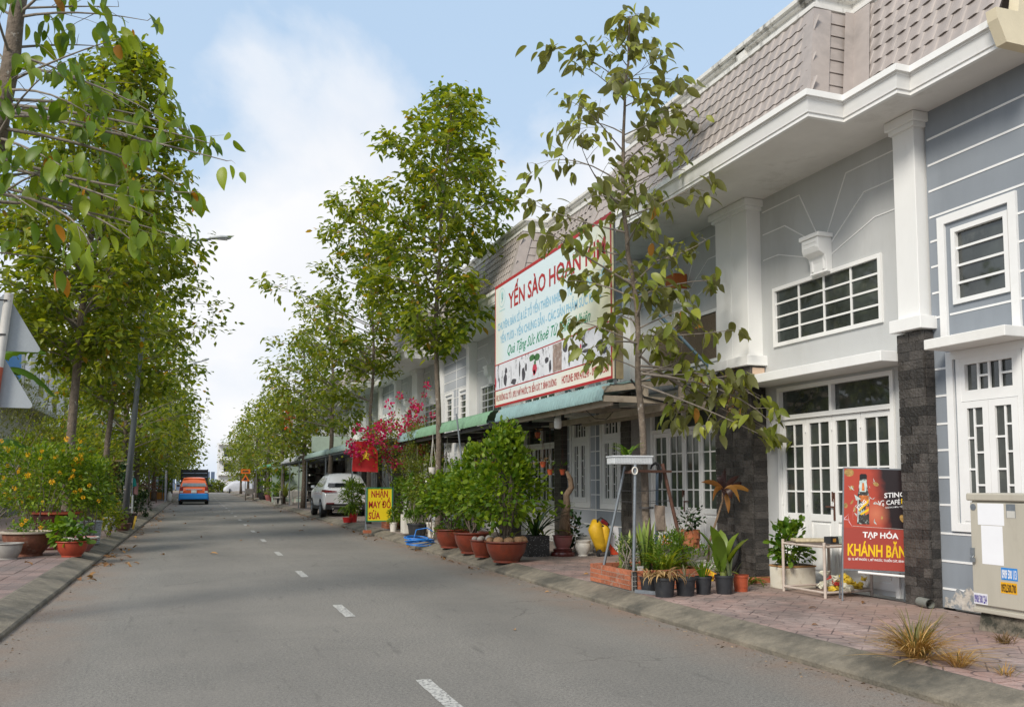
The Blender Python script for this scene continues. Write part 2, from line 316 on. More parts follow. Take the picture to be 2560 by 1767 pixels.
def pavmat(name, base, alt, line, size=0.4, fine=True):
    """pavement tile print: ring and cross lines inside each tile, worn and dusty"""
    m = bpy.data.materials.new(name); m.use_nodes = True; t = m.node_tree; b = t.nodes['Principled BSDF']; b.inputs['Roughness'].default_value = 0.85
    g = N('ShaderNodeNewGeometry', t); p = g.outputs['Position']; sp = N('ShaderNodeSeparateXYZ', t); t.links.new(p, sp.inputs[0])
    def wrap(o, off): return M('SUBTRACT', M('FRACT', M('DIVIDE', M('SUBTRACT', o, off, t), size, t), None, t), 0.5, t)
    u, v = wrap(sp.outputs[0], 4.95), wrap(sp.outputs[1], 3.6)
    rr = M('SQRT', M('ADD', M('MULTIPLY', u, u, t), M('MULTIPLY', v, v, t), t), None, t)
    ring = M('LESS_THAN', M('ABSOLUTE', M('SUBTRACT', rr, 0.27, t), None, t), 0.022, t)
    au, av = M('ABSOLUTE', u, None, t), M('ABSOLUTE', v, None, t)
    dia = M('LESS_THAN', M('ABSOLUTE', M('SUBTRACT', au, av, t), None, t), 0.022, t)
    dia = M('MULTIPLY', dia, M('GREATER_THAN', rr, 0.27, t), t)
    cr = M('LESS_THAN', M('MINIMUM', au, av, t), 0.014, t)
    ln = M('MAXIMUM', M('MAXIMUM', ring, dia, t), M('MULTIPLY', cr, M('GREATER_THAN', rr, 0.27, t), t), t)
    if not fine: ln = M('LESS_THAN', M('SUBTRACT', 0.5, M('MAXIMUM', au, av, t), t), 0.03, t)
    def noise(sc, det=7, rgh=0.65):
        n = N('ShaderNodeTexNoise', t); n.inputs['Scale'].default_value = sc; n.inputs['Detail'].default_value = det; n.inputs['Roughness'].default_value = rgh; t.links.new(p, n.inputs['Vector']); return n.outputs[0]
    c = MIXC(RAMP(noise(1.0), [(0.40, 0.0), (0.60, 1.0)], t), base, alt, t)
    c = MIXC(RAMP(noise(90, 3), [(0.4, 0.0), (0.7, 0.45)], t), c, (0.5, 0.42, 0.38), t)
    oi = N('ShaderNodeObjectInfo', t); k = M('ADD', M('MULTIPLY', oi.outputs['Random'], 0.36, t), 0.80, t)
    mul = N('ShaderNodeVectorMath', t, operation='SCALE'); t.links.new(c, mul.inputs[0]); t.links.new(k, mul.inputs['Scale']); c = mul.outputs[0]
    grime = RAMP(noise(1.3, 9, .75), [(0.44, 0.0), (0.60, 0.75)], t)
    c = MIXC(grime, c, (0.15, 0.125, 0.115), t)
    lnf = M('MULTIPLY', ln, RAMP(noise(2.2), [(0.30, 0.12), (0.60, 0.9)], t), t)
    c = MIXC(lnf, c, line, t)
    if fine:   # trodden brown earth along the house fronts
        d_ = M('MULTIPLY', RAMP(M('SUBTRACT', sp.outputs[0], 6.0, t), [(0.0, 0.0), (0.9, 1.0)], t), RAMP(noise(1.6), [(0.35, 0.2), (0.6, 1.0)], t), t)
        c = MIXC(M('MULTIPLY', d_, 0.75, t), c, (0.30, 0.21, 0.165), t)
    t.links.new(c, b.inputs['Base Color'])
    bp = N('ShaderNodeBump', t); bp.inputs['Strength'].default_value = 0.4; bp.inputs['Distance'].default_value = 0.006; bp.invert = True
    t.links.new(ln, bp.inputs['Height']); t.links.new(bp.outputs[0], b.inputs['Normal'])
    return m
pav_r = pavmat('pavement_tile_pink', (0.31, 0.185, 0.155), (0.33, 0.245, 0.22), (0.07, 0.05, 0.05))
pav_far = pavmat('pavement_far', (0.21, 0.165, 0.14), (0.25, 0.205, 0.175), (0.11, 0.09, 0.08), fine=False)
pav_l = pavmat('pavement_tile_left', (0.205, 0.125, 0.105), (0.175, 0.12, 0.11), (0.06, 0.045, 0.04), size=0.2, fine=False)
joint = mat('pavement_bed', (0.085, 0.065, 0.06), 0.95, 0.3, 30)
KX_R, KX_L, PZ = 4.62, -1.66, 0.14
g = MB(); g.quad((-900, -300, -0.03), (900, -300, -0.03), (900, 1500, -0.03), (-900, 1500, -0.03)); tag(g.build('ground', groundmat()), kind='structure')
g = MB(); g.quad((KX_L, -8, 0), (KX_R, -8, 0), (KX_R, 132, 0), (KX_L, 132, 0)); road = tag(g.build('road', roadmat()), kind='structure')
g = MB(); g.quad((-60, 132, 0), (70, 132, 0), (70, 142, 0), (-60, 142, 0)); tag(g.build('cross_road', bpy.data.materials['asphalt']), kind='structure')
# painted centre dashes, each a worn strip a few mm above the asphalt
dm = mat('worn_road_paint', (0.50, 0.49, 0.455), 0.8, 0.15, 30, dirt=(0.17, 0.168, 0.16), dscale=30, dlo=0.47, dhi=0.58)
dstarts = [2.35, 6.44 - 0.05, 10.6, 14.86, 19.13, 23.5, 27.9, 32.2, 36.5, 40.8, 45.1, 49.4, 53.7, 58.0, 62.3, 66.6, 71, 75.3, 79.6, 84, 88.3, 92.6, 97, 101, 105, 109, 113]
for k, y in enumerate(dstarts):
    x = 1.60 + 0.10 * min(1, y / 60); n = 7; g = MB(); vs = []
    for i in range(n + 1):
        yy = y - i / n * 1.0; j = 0.004 * math.sin(i * 2.3 + k)
        vs += [(x - 0.055 + j, yy, 0.004), (x + 0.055 + j * .5, yy, 0.004)]
    g.add(vs, [(2*i, 2*i+2, 2*i+3, 2*i+1) for i in range(n)])
    o = g.build('road_marking', dm, road)
def kerb(name, xs, y0, y1, label=None):
    prof = xs; g = MB(); ys = list(np.arange(y0, y1, 1.0)) + [y1]; vs = []; n = len(prof)
    for i, y in enumerate(ys):
        for (x, z) in prof: vs.append((x + 0.003 * math.sin(y * 1.7 + x), y, z + (0.002 * math.sin(y * 2.9 + x * 9) if z > 0.01 else 0)))
    g.add(vs, [(i*n+k, (i+1)*n+k, (i+1)*n+k+1, i*n+k+1) for i in range(len(ys)-1) for k in range(n-1)])
    return tag(g.build(name, kerbm, None), kind='structure')
kerbm = mat('kerb_concrete', (0.205, 0.178, 0.135), 0.9, 0.25, 9.0, 0.7, 60, dirt=(0.085, 0.078, 0.062), dscale=1.1, dlo=0.45, dhi=0.62)
kerb('kerb', [(4.62, -0.02), (4.622, 0.035), (4.64, 0.055), (4.78, 0.098), (4.93, 0.143), (4.955, 0.143), (4.957, 0.10)], -8, 131)
kerb('kerb', [(-1.66, -0.02), (-1.662, 0.035), (-1.68, 0.055), (-1.85, 0.10), (-2.02, 0.144), (-2.045, 0.144), (-2.047, 0.10)], -8, 131)
def pavement(name, x0, x1, ytile0, ytile1, mt, mfar, ts, tmesh_m):
    g = MB(); g.box(x0, -8, -0.02, x1, ytile1, 0.118); g.m = 1; g.box(x0, ytile1, -0.02, x1, 131, PZ)
    o = tag(g.build(name, [joint, mfar], None), kind='structure')
    tb = MB(); h = ts / 2 - 0.0035; tb.box(-h, -h, -0.03, h, h, 0.0); me = tb.mesh('paving_tile', mt)
    nx = int(round(abs(x1 - x0) / ts)); y = ytile0
    while y < ytile1 - 0.01:
        for i in range(nx):
            x = x0 + (i + .5) * ts * (1 if x1 > x0 else -1)
            link_mesh('paving_tile', me, None, o, (x, y + ts/2, PZ + random.uniform(-.002, .002)), (random.gauss(0, .003), random.gauss(0, .003), random.gauss(0, .004)))
        y += ts
    return o
pavement('pavement', 4.95, 7.55, 3.6, 14.0, pav_r, pav_far, 0.4, None)
pavement('pavement', -2.04, -6.84, 9.2, 18.8, pav_l, mat('pavement_left_far', (0.20, 0.145, 0.125), 0.9, 0.2, 3.0, 0.2, 30), 0.4, None)

# ================================================================== ROW HOUSES (one half-unit, mirrored in pairs)
XG, XB, XS = 7.58, 7.48, 7.32         # light grey wall, blue-grey wall, stone pillar face
PATH = [(6.28, 10.78), (6.28, 7.69), (6.77, 7.69), (6.77, 6.90), (6.95, 6.90), (6.95, 5.82)]
def sweep(mb, path, prof):
    """profile (outward offset, z) swept along a plan path with mitred corners; outward is towards the road"""
    n = len(prof); vs = []
    for i, (x, y) in enumerate(path):
        def nrm(a, b): dx, dy = b[0]-a[0], b[1]-a[1]; L = math.hypot(dx, dy); return (dy / L, -dx / L)
        n0 = nrm(path[i-1], path[i]) if i else nrm(path[0], path[1]); n1 = nrm(path[i], path[i+1]) if i < len(path)-1 else n0
        k = 1 + n0[0]*n1[0] + n0[1]*n1[1]; ox, oy = (n0[0]+n1[0]) / k, (n0[1]+n1[1]) / k
        for dd, z in prof: vs.append((x + ox * dd, y + oy * dd, z))
    mb.add(vs, [(i*n+k, (i+1)*n+k, (i+1)*n+(k+1) % n, i*n+(k+1) % n) for i in range(len(path)-1) for k in range(n)] + [tuple(range(n)), tuple((len(path)-1)*n + k for k in range(n-1, -1, -1))])
def wall_with_holes(mb, x0, x1, y0, y1, z0, z1, holes):
    ys = sorted({y0, y1} | {h[0] for h in holes} | {h[1] for h in holes})
    for a, b in zip(ys, ys[1:]):
        hs = sorted([(h[2], h[3]) for h in holes if h[0] < (a+b)/2 < h[1]]); z = z0
        for lo, hi in hs:
            if lo > z: mb.box(x0, a, z, x1, b, lo)
            z = hi
        if z < z1: mb.box(x0, a, z, x1, b, z1)
def grid_panes(y0, y1, z0, z1, ny, nz_, mw, fr, x, dep=0.022):
    """adds glazing bars to fr and returns the pane rectangles"""
    pw, ph = (y1 - y0 - (ny-1)*mw) / ny, (z1 - z0 - (nz_-1)*mw) / nz_
    for i in range(1, ny): yy = y0 + i*(pw+mw) - mw; fr.box(x, yy, z0, x+dep, yy+mw, z1)
    for j in range(1, nz_):
        zz_ = z0 + j*(ph+mw) - mw
        for i in range(ny): ya = y0 + i*(pw+mw); fr.box(x+0.001, ya, zz_, x+dep-0.001, ya+pw, zz_+mw)
    return [(y0+i*(pw+mw), y0+i*(pw+mw)+pw, z0+j*(ph+mw), z0+j*(ph+mw)+ph) for i in range(ny) for j in range(nz_)]
def frame(mb, x0, x1, y0, y1, z0, z1, w, bottom=True):
    mb.box(x0, y0, z0, x1, y0+w, z1); mb.box(x0, y1-w, z0, x1, y1, z1); mb.box(x0, y0+w, z1-w, x1, y1-w, z1)
    if bottom: mb.box(x0, y0+w, z0, x1, y1-w, z0+w)
def panes(rects, x, m, parent, single=True):
    if single:
        for (a, b, c, e) in rects:
            q = MB(); q.box(x, a-0.004, c-0.004, x+0.006, b+0.004, e+0.004); q.build('pane', m, parent)
    else:
        q = MB()
        for (a, b, c, e) in rects: q.box(x, a-0.004, c-0.004, x+0.006, b+0.004, e+0.004)
        tag(q.build('panes', m, parent), kind='stuff')
def tile_mesh(m, w=0.18, L=0.25):
    q = MB(); prof = [(0, 0.002), (.12, 0.000), (.34, 0.004), (.55, 0.010), (.76, 0.015), (.90, 0.012), (.97, 0.002), (1.0, 0.002)]
    vs = []
    for v, h in ((0.0, 0.015), (L, 0.0)): vs += [(u * w, v, b_ + h) for u, b_ in prof]
    vs += [(u * w, 0.012, b_ - 0.006) for u, b_ in prof]; n = len(prof)
    q.add(vs, [(i, i+1, n+i+1, n+i) for i in range(n-1)] + [(2*n+i, 2*n+i+1, i+1, i) for i in range(n-1)])
    return q.mesh('roof_tile', m)
TS = Vector((0.5, 0, 1.36)); TS.normalize()          # direction up the mansard slope
def slope_matrix(p):        # tile local: x -> -Y (so that waves face the viewer), y -> up slope, z -> outwards
    ey = TS; ex = Vector((0, -1, 0)); ez = ex.cross(ey); return Matrix.Translation(p) @ Matrix((ex, ey, ez)).transposed().to_4x4()
def house(label, group, detail, board=False, roofm=None, gl=None, bluem=None, name='row_house', partap=(8.3, 10.78)):
    L = Vector((7.5, 5.82, PZ)); r = thing(name, label, 'row house', L, group); rm = roofm or rooftile; gl = gl or glass; bm_ = bluem or bluewall
    w = MB(); wall_with_holes(w, XG, 8.2, 7.55, 10.78, PZ, 5.56, [(7.91, 10.06, PZ, 2.76), (8.04, 10.10, 3.34, 4.17)]); w.box(7.75, 7.92, PZ, 7.8, 10.05, 2.75); w.box(7.75, 8.05, 3.35, 7.8, 10.09, 4.16)
    w.build('wall', greywall, r)
    w = MB(); wall_with_holes(w, XB, 8.2, 5.822, 7.24, PZ, 5.56, [(6.15, 6.93, 1.0, 2.79), (6.24, 6.93, 3.32, 4.14)]); w.box(7.62, 6.16, 1.01, 7.66, 6.92, 2.78); w.box(7.62, 6.25, 3.33, 7.66, 6.92, 4.13)
    bw = w.build('striped_wall', bm_, r)
    s = MB()                                                          # white ruled bands on the blue wall
    for z in (0.34, 0.63, 0.92, 1.22, 1.51, 1.80, 2.08, 2.38, 2.67, 3.23, 3.5, 3.79, 4.07, 4.34, 4.63, 4.92, 5.21):
        spans = [(5.823, 7.215)]
        if 0.95 < z < 2.85: spans = [(7.052, 7.215), (5.823, 6.052)]
        if 3.0 < z < 4.32: spans = [(7.102, 7.215), (5.823, 6.138)] + ([(6.25, 6.99)] if z < 3.3 else [])
        for a, b in spans: s.box(XB-0.006, a, z-0.011, XB+0.01, b, z+0.011)
    s.box(XB-0.005, 5.8225, PZ, XB+0.01, 5.834, 5.5)
    s.build('ruled_band', trimwhite, bw)
    f = MB()                                                          # white fan lines on the grey wall
    for pl in (((10.32, 5.33), (9.5, 5.33), (9.14, 4.66)), ((10.32, 5.0), (9.82, 5.0), (9.2, 4.60)), ((10.32, 4.63), (9.97, 4.63), (9.2, 4.39)),
               ((7.59, 5.33), (8.6, 5.33), (8.97, 4.66)), ((7.59, 4.99), (8.3, 4.99), (8.9, 4.52)), ((7.59, 4.63), (8.13, 4.63), (8.9, 4.37))):
        for a, b in zip(pl, pl[1:]): f.bar((XG-0.002, a[0], a[1]), (XG-0.002, b[0], b[1]), 0.012, 0.014)
    f.build('fan_line', trimwhite, r)
    k = MB(); k.box(7.34, 8.86, 4.585, XG, 9.24, 4.64)               # scrolled bracket (keystone)
    k.prism([(7.36, 4.585), (7.36, 4.45), (7.38, 4.40), (7.46, 4.36), (7.485, 4.28), (7.49, 4.17), (7.47, 4.14), (XG, 4.14), (XG, 4.585)], 'y', 8.89, 9.21)
    k.box(7.354, 8.93, 4.52, 7.37, 9.17, 4.545); k.box(7.354, 8.93, 4.46, 7.37, 9.17, 4.485)
    k.box(7.47, 8.93, 4.18, 7.50, 8.96, 4.35); k.box(7.47, 9.14, 4.18, 7.50, 9.17, 4.35)
    k.build('bracket', white, r, bevel=0.008 if detail else 0)
    # --- pillars
    for nm, (a, b) in (('pillar', (7.22, 7.58)), ('shared_pillar', (10.33, 10.778))):
        core = MB(); core.box(XS+0.012, a+0.012 if a < 8 else a+0.012, PZ-0.1, 7.66, b-(0.012 if a < 8 else 0), 3.09); p = core.build(nm, mortar, r)
        rows = 29; th = 2.95 / rows; wid = 0.19
        bulk = MB()
        meshes = {}
        def st(x0, y0, x1, y1, z, nx):
            if detail:
                q = MB(); q.box(-(x1-x0)/2, -(y1-y0)/2, -th/2+0.002, (x1-x0)/2, (y1-y0)/2, th/2-0.002); key = (round(x1-x0, 3), round(y1-y0, 3))
                if key not in meshes: meshes[key] = q.mesh('stone_tile', slate)
                jx = random.uniform(-.005, .003)
                link_mesh('stone_tile', meshes[key], None, p, ((x0+x1)/2 + (jx if nx else 0), (y0+y1)/2 + (0 if nx else jx), z+th/2))
            else: bulk.box(x0, y0, z+0.002, x1, y1, z+th-0.002)
        for j in range(rows):
            z = PZ + j*th; y = a; off = wid * (0.5 if j % 2 else 1.0); first = True
            yy = [a]; t_ = a + off
            while t_ < b - 0.05: yy.append(t_); t_ += wid
            yy.append(b)
            for q0, q1 in zip(yy, yy[1:]): st(XS, q0+0.0015, XS+0.03, q1-0.0015, z, True)
            st(XS+0.0315, a, 7.47 if a < 8 else XG-0.003, a+0.028, z, False)
            if a < 8 and not detail: st(XS+0.0315, b-0.028, XG-0.003, b, z, False)
        if not detail: tag(bulk.build('stone_tiles', slate_bulk, p), kind='stuff')
        far = 0.0 if a < 8 else 0.0
        c = MB(); e = 0.04
        c.box(7.25, a-0.05, 3.11, 7.66, b+(e if a < 8 else 0), 3.25)
        c.build('pillar_base', white, p, bevel=0.006 if detail else 0)
        c = MB(); c.box(7.345, a+0.05, 3.25, 7.66, b-(0.0 if a < 8 else 0), 5.40); c.build('shaft', white, p, bevel=0.006 if detail else 0)
        c = MB(); c.box(7.27, a-0.03, 5.42, 7.66, b+(e if a < 8 else 0), 5.52); c.box(7.305, a+0.01, 5.37, 7.65, b+(0.02 if a < 8 else 0), 5.42); c.build('capital', white, p, bevel=0.005 if detail else 0)
    # --- ledges
    c = MB(); c.box(7.10, 7.6, 2.80, 7.60, 10.327, 2.92); c.box(7.10, 10.327, 2.80, 7.312, 10.44, 2.92); c.build('door_ledge', white, r, bevel=0.008 if detail else 0)
    c = MB(); c.box(7.10, 6.02, 2.83, 7.50, 6.99, 2.935); c.build('window_ledge', stainwhite, r, bevel=0.008 if detail else 0)
    # --- door: frame, two fanlight panes, four folding leaves of 2 x 4 panes
    fr = MB(); frame(fr, 7.555, 7.66, 7.912, 10.058, PZ, 2.758, 0.055, False); fr.box(7.555, 7.967, 2.31, 7.66, 10.003, 2.37); fr.box(7.557, 8.955, 2.37, 7.655, 9.005, 2.703); fr.box(7.62, 7.967, PZ, 7.66, 10.003, 0.20)
    door = fr.build('door', white if detail else trimwhite, r)
    panes([(7.967, 8.955, 2.372, 2.70), (9.005, 10.003, 2.372, 2.70)], 7.62, gl, door, detail)
    edges = [7.97, 8.478, 8.986, 9.494, 10.0]; allp = []
    for i in range(4):
        a, b = edges[i]+0.003, edges[i+1]-0.003; lf = MB(); x0, x1 = 7.585, 7.625
        lf.box(x0, a, 0.205, x1, a+0.062, 2.305); lf.box(x0, b-0.062, 0.205, x1, b, 2.305); lf.box(x0, a+0.062, 2.235, x1, b-0.062, 2.305); lf.box(x0, a+0.062, 0.96, x1, b-0.062, 1.05); lf.box(x0, a+0.062, 0.205, x1, b-0.062, 0.29)
        lf.box(x0+0.018, a+0.062, 0.29, x1, b-0.062, 0.96); lf.box(x0+0.006, a+0.10, 0.33, x0+0.018, b-0.10, 0.92)
        rects = grid_panes(a+0.062, b-0.062, 1.05, 2.235, 2, 4, 0.022, lf, x0+0.008)
        leaf = lf.build('door_leaf', white if detail else trimwhite, door)
        for hz in (0.5, 1.2, 2.15): pass
        if detail: panes(rects, 7.608, gl, leaf, True)
        else: allp += rects
    if allp: panes(allp, 7.608, gl, door, False)
    h = MB()
    for yy in edges:
        for hz in (0.45, 1.16, 2.12): h.tube([(7.575, yy, hz), (7.575, yy, hz+0.09)], 0.009, 6)
    h.build('hinge', trimwhite, door)
    if detail:
        h = MB(); h.box(7.575, 8.965, 0.98, 7.587, 8.995, 1.33); h.tube([(7.555, 8.98, 1.22), (7.555, 8.98, 1.34)], 0.012, 6); h.box(7.56, 8.99, 1.14, 7.575, 9.12, 1.16); h.build('handle', rust, door)
    # --- window above the door
    fr = MB(); frame(fr, 7.55, 7.65, 8.04, 10.10, 3.34, 4.17, 0.05)
    rects = grid_panes(8.09, 10.05, 3.39, 4.12, 4, 4, 0.024, fr, 7.575) if not board else []
    win = fr.build('window', white if detail else trimwhite, r)
    if board: q = MB(); q.box(7.57, 8.09, 3.39, 7.6, 10.05, 4.12); tag(q.build('mesh_board', brownboard, win), label='brown mesh board closing the window')
    else: panes(rects, 7.592, gl, win, detail)
    # --- upper window of the striped wall
    fr = MB(); frame(fr, XB-0.03, XB+0.01, 6.14, 7.10, 2.94, 4.30, 0.09, False); fr.build('window_surround', trimwhite, r)
    fr = MB(); frame(fr, 7.455, 7.56, 6.242, 6.928, 3.322, 4.138, 0.05); rects = grid_panes(6.292, 6.878, 3.372, 4.088, 1, 4, 0.024, fr, 7.48)
    win = fr.build('window', trimwhite, r); panes(rects, 7.505, gl, win, detail)
    # --- tall casement window below
    fr = MB(); frame(fr, XB-0.03, XB+0.01, 6.055, 7.05, 0.95, 2.828, 0.085); fr.build('window_surround', trimwhite, r)
    fr = MB(); frame(fr, 7.455, 7.54, 6.152, 6.928, 1.002, 2.788, 0.055); fr.box(7.458, 6.207, 2.29, 7.53, 6.873, 2.40); fr.box(7.458, 6.207, 2.67, 7.53, 6.873, 2.733)
    rects = [(6.26, 6.82, 2.40, 2.67)]
    for yy in (6.41, 6.54, 6.67): fr.box(7.475, yy-0.012, 2.40, 7.495, yy+0.012, 2.67)
    fr.box(7.476, 6.27, 2.53, 7.494, 6.398, 2.552); fr.box(7.476, 6.552, 2.53, 7.494, 6.658, 2.552)
    fr.box(7.458, 6.207, 2.40, 7.53, 6.26, 2.67); fr.box(7.458, 6.82, 2.40, 7.53, 6.873, 2.67)
    win = fr.build('window', trimwhite, r); panes(rects, 7.505, gl, win, detail)
    for (a, b, s_) in ((6.21, 6.538, 1), (6.542, 6.87, -1)):
        lf = MB(); frame(lf, 7.45, 7.49, a, b, 1.06, 2.285, 0.07); lf.box(7.451, a+0.07, 1.13, 7.489, b-0.07, 1.16)
        m_ = a+0.07+(b-a-0.14)*(0.42 if s_ > 0 else 0.58); lf.box(7.46, m_-0.01, 1.16, 7.475, m_+0.01, 2.215)
        for zz_ in (1.42, 1.75, 2.02): lf.box(7.461, a+0.07, zz_, 7.474, m_-0.01, zz_+0.02)
        for zz_ in (1.30, 1.58, 1.90): lf.box(7.461, m_+0.01, zz_, 7.474, b-0.07, zz_+0.02)
        leaf = lf.build('casement', trimwhite, win); panes([(a+0.07, m_-0.01, 1.16, 2.215), (m_+0.01, b-0.07, 1.16, 2.215)], 7.478, gl, leaf, detail)
    # --- soffit, moulded fascia
    q = MB(); poly = [(x + .03, y + (.03 if i in (1, 2, 3, 4) else 0)) for i, (x, y) in enumerate(PATH)] + [(8.0, 5.82), (8.0, 10.78)]; q.prism(poly, 'z', 5.525, 5.60); q.build('soffit', soffit, r)
    q = MB(); sweep(q, PATH, [(-0.05, 5.505), (0.0, 5.505), (0.0, 5.545), (0.015, 5.55), (0.018, 5.57), (0.045, 5.68), (0.055, 5.685), (0.055, 5.70), (0.085, 5.705), (0.085, 5.775), (0.02, 5.782), (-0.5, 5.782), (-0.5, 5.61), (-0.05, 5.61)])
    q.build('fascia', white, r)
    # --- mansard roof: projecting bay with a hipped end over the grey wall, set back over the striped wall
    q = MB()
    q.quad((6.38, 7.75, 5.78), (6.38, 10.78, 5.78), (6.88, 10.78, 7.14), (6.88, 8.25, 7.14)); q.quad((6.38, 7.75, 5.78), (6.88, 8.25, 7.14), (7.9, 8.25, 7.14), (7.9, 7.75, 5.78))
    q.quad((6.95, 5.825, 5.78), (6.95, 8.3, 5.78), (7.45, 8.3, 7.14), (7.45, 5.825, 7.14)); q.quad((6.88, 8.25, 7.14), (6.88, 10.78, 7.14), (9.5, 10.78, 7.2), (9.5, 8.25, 7.2)); q.quad((7.45, 5.825, 7.141), (7.45, 8.25, 7.141), (9.5, 8.25, 7.201), (9.5, 5.825, 7.201))
    roof = q.build('roof', roofbase, r)
    tm = tile_mesh(rm); n_rows = 7; rowl = 1.45 / n_rows; bulk = []
    tl = [[], []]
    for j in range(n_rows):
        v = j * rowl; yhip = 7.75 + 0.5 * (v + 0.02) / 1.45
        y = 10.78
        while y - 0.18 > yhip - 0.06: tl[0].append(Vector((6.38, y, 5.78)) + TS * v); y -= 0.18
        y = 7.62 + 0.5 * v / 1.45
        while y - 0.18 > 5.80: tl[1].append(Vector((6.95, y, 5.78)) + TS * v); y -= 0.18
    allt = tl[0] + tl[1]
    if detail:
        for p in allt:
            o = link_mesh('roof_tile', tm, None, roof); o.matrix_basis = Matrix.Translation(-L) @ slope_matrix(p + Vector((-0.012, 0, 0))) @ Matrix.Rotation(random.gauss(0, .006), 4, 'Z')
    else:
        n = len(tm.vertices); co = np.empty(n*3, np.float32); tm.vertices.foreach_get('co', co); co = co.reshape(-1, 3); q = MB(); fs = [tuple(p.vertices) for p in tm.polygons]
        for p in allt:
            mm = slope_matrix(p + Vector((-0.012, 0, 0))); q.add([mm @ Vector(c_) for c_ in co.tolist()], fs)
        tag(q.build('roof_tiles', rm, roof), kind='stuff')
    # hip end tiles as stepped sheet courses, hip and valley flashings
    q = MB()
    for j in range(n_rows):
        t0, t1 = j / n_rows, (j+1) / n_rows
        x0 = 6.38 + .5*t0; x1 = 6.38 + .5*t1
        q.add([(x0, 7.75+.5*t0-.03, 5.78+1.36*t0), (7.6, 7.75+.5*t0-.03, 5.78+1.36*t0), (7.6, 7.75+.5*t1-.005, 5.78+1.36*t1+.02), (x1, 7.75+.5*t1-.005, 5.78+1.36*t1+.02), (x0, 7.75+.5*t0, 5.775+1.36*t0), (7.6, 7.75+.5*t0, 5.775+1.36*t0)], [(0, 1, 2, 3), (4, 5, 1, 0)])
    q.build('hip_course', rm, roof)
    q = MB(); e1 = Vector((6.38, 7.75, 5.78)); e2 = Vector((6.88, 8.25, 7.14))
    for (oa, ob) in ((Vector((-.035, .17, 0)), Vector((-.045, -.03, 0))),): q.add([e1+oa, e1+ob, e2+ob, e2+oa, e1+oa+Vector((.03, 0, 0)), e2+oa+Vector((.03, 0, 0))], [(0, 1, 2, 3), (4, 0, 3, 5)])
    ob = Vector((-.045, -.03, 0)); oc = Vector((.20, -.045, 0)); q.add([e1+ob, e1+oc, e2+oc, e2+ob], [(0, 1, 2, 3)])
    v1 = Vector((6.9, 7.72, 5.78)); v2 = Vector((7.4, 8.2, 7.14)); q.add([v1+Vector((-.14, -.035, 0)), v1+Vector((-.015, -.045, 0)), v1+Vector((-.012, -.30, 0)), v2+Vector((-.012, -.30, 0)), v2+Vector((-.015, -.045, 0)), v2+Vector((-.14, -.035, 0))], [(0, 1, 4, 5), (1, 2, 3, 4)])
    q.build('hip_flashing', rm, roof)
    # --- parapet above the roof
    ppath = [(6.9, partap[1]), (6.9, 8.28), (7.46, 8.28), (7.46, 5.83)]
    q = MB(); sweep(q, ppath if partap[1] > 8.4 else ppath, [(0.0, 7.10), (0.03, 7.10), (0.03, 7.15), (0.06, 7.16), (0.06, 7.215), (-0.25, 7.215), (-0.25, 7.10)]); par = q.build('parapet', mould, r)
    q = MB(); pp = [(6.98, partap[1]), (6.98, 8.34), (7.52, 8.34), (7.52, 5.83)]
    sweep(q, pp, [(0.0, 7.215), (0.0, 7.37), (0.05, 7.38), (0.05, 7.41), (0.09, 7.42), (0.09, 7.475), (-0.24, 7.475), (-0.24, 7.215)])
    for yy in (9.75,):
        if yy < partap[1]: q.box(6.93, yy, 7.216, 7.0, yy+0.2, 7.418)
    q.build('coping', mould, par)
    return r
ORD = 'first second third fourth fifth sixth seventh eighth ninth tenth eleventh twelfth thirteenth fourteenth fifteenth sixteenth seventeenth eighteenth nineteenth twentieth'.split()
hA = house('light grey row house nearest the camera, red shop board by its white folding doors', 'grey terraced row houses', True)
# cream gable closing the near end of the eaves
q = MB(); q.prism([(6.90, 5.49), (6.80, 5.70), (6.78, 5.80), (7.06, 5.81), (7.10, 6.05), (7.5, 7.0), (7.5, 7.6), (9.6, 7.6), (9.6, 5.49)], 'y', 5.70, 5.81); q.build('gable_end', cream, hA)
q = MB(); random.seed(3)
pts = [(5.9, .145), (7.2, .145), (7.19, .25), (7.08, .27), (7.03, .36), (6.95, .33), (6.88, .40), (6.8, .31), (6.66, .35), (6.5, .28), (6.3, .36), (6.1, .30), (5.9, .33)]
q.prism(pts, 'x', XB-0.007, XB-0.002); q.build('peeling_plaster', mat('peeling_plaster', (0.55, 0.50, 0.44), 0.9, 0.2, 12, 0.5, 30, dirt=(0.25, 0.27, 0.29), dscale=7, dlo=.5, dhi=.56), hA)
hB = house('grey row house under the banner, brown mesh board over its window', 'grey terraced row houses', True, board=True, gl=glass2)
hB.location = (7.5, 5.82 + 9.92, PZ); hB.scale = (1, -1, 1)
q = MB(); q.box(7.33, 8.9, 4.65, 7.56, 9.2, 4.90)
ob_ = q.build('orange_box', mat('orange_card', (0.50, 0.14, 0.03), 0.7), None, loc=(7.45, 9.05, 4.65)); ob_.location.y = 2 * 10.78 - 9.05
tag(ob_, 'small orange box standing on the scrolled bracket of the second house', 'box')
proto = house('grey row house behind the green awning and the potted shrubs', 'grey terraced row houses', False, bluem=bluewall2)
proto.location.y += 9.92
def place_house(k, mirrored, label):
    c = copy_tree(proto); c['label'] = label
    c.location = (7.5, 5.82 + 9.92 * (k + (1 if mirrored else 0)), PZ); c.scale = (1, -1 if mirrored else 1, 1); return c
place_house(1, True, 'grey row house directly behind the magenta bougainvillea')
for k in range(2, 12):
    for mir in (False, True):
        place_house(k, mir, 'light grey far terrace house, %s after the one behind the bougainvillea' % ORD[2*(k-2)+mir])
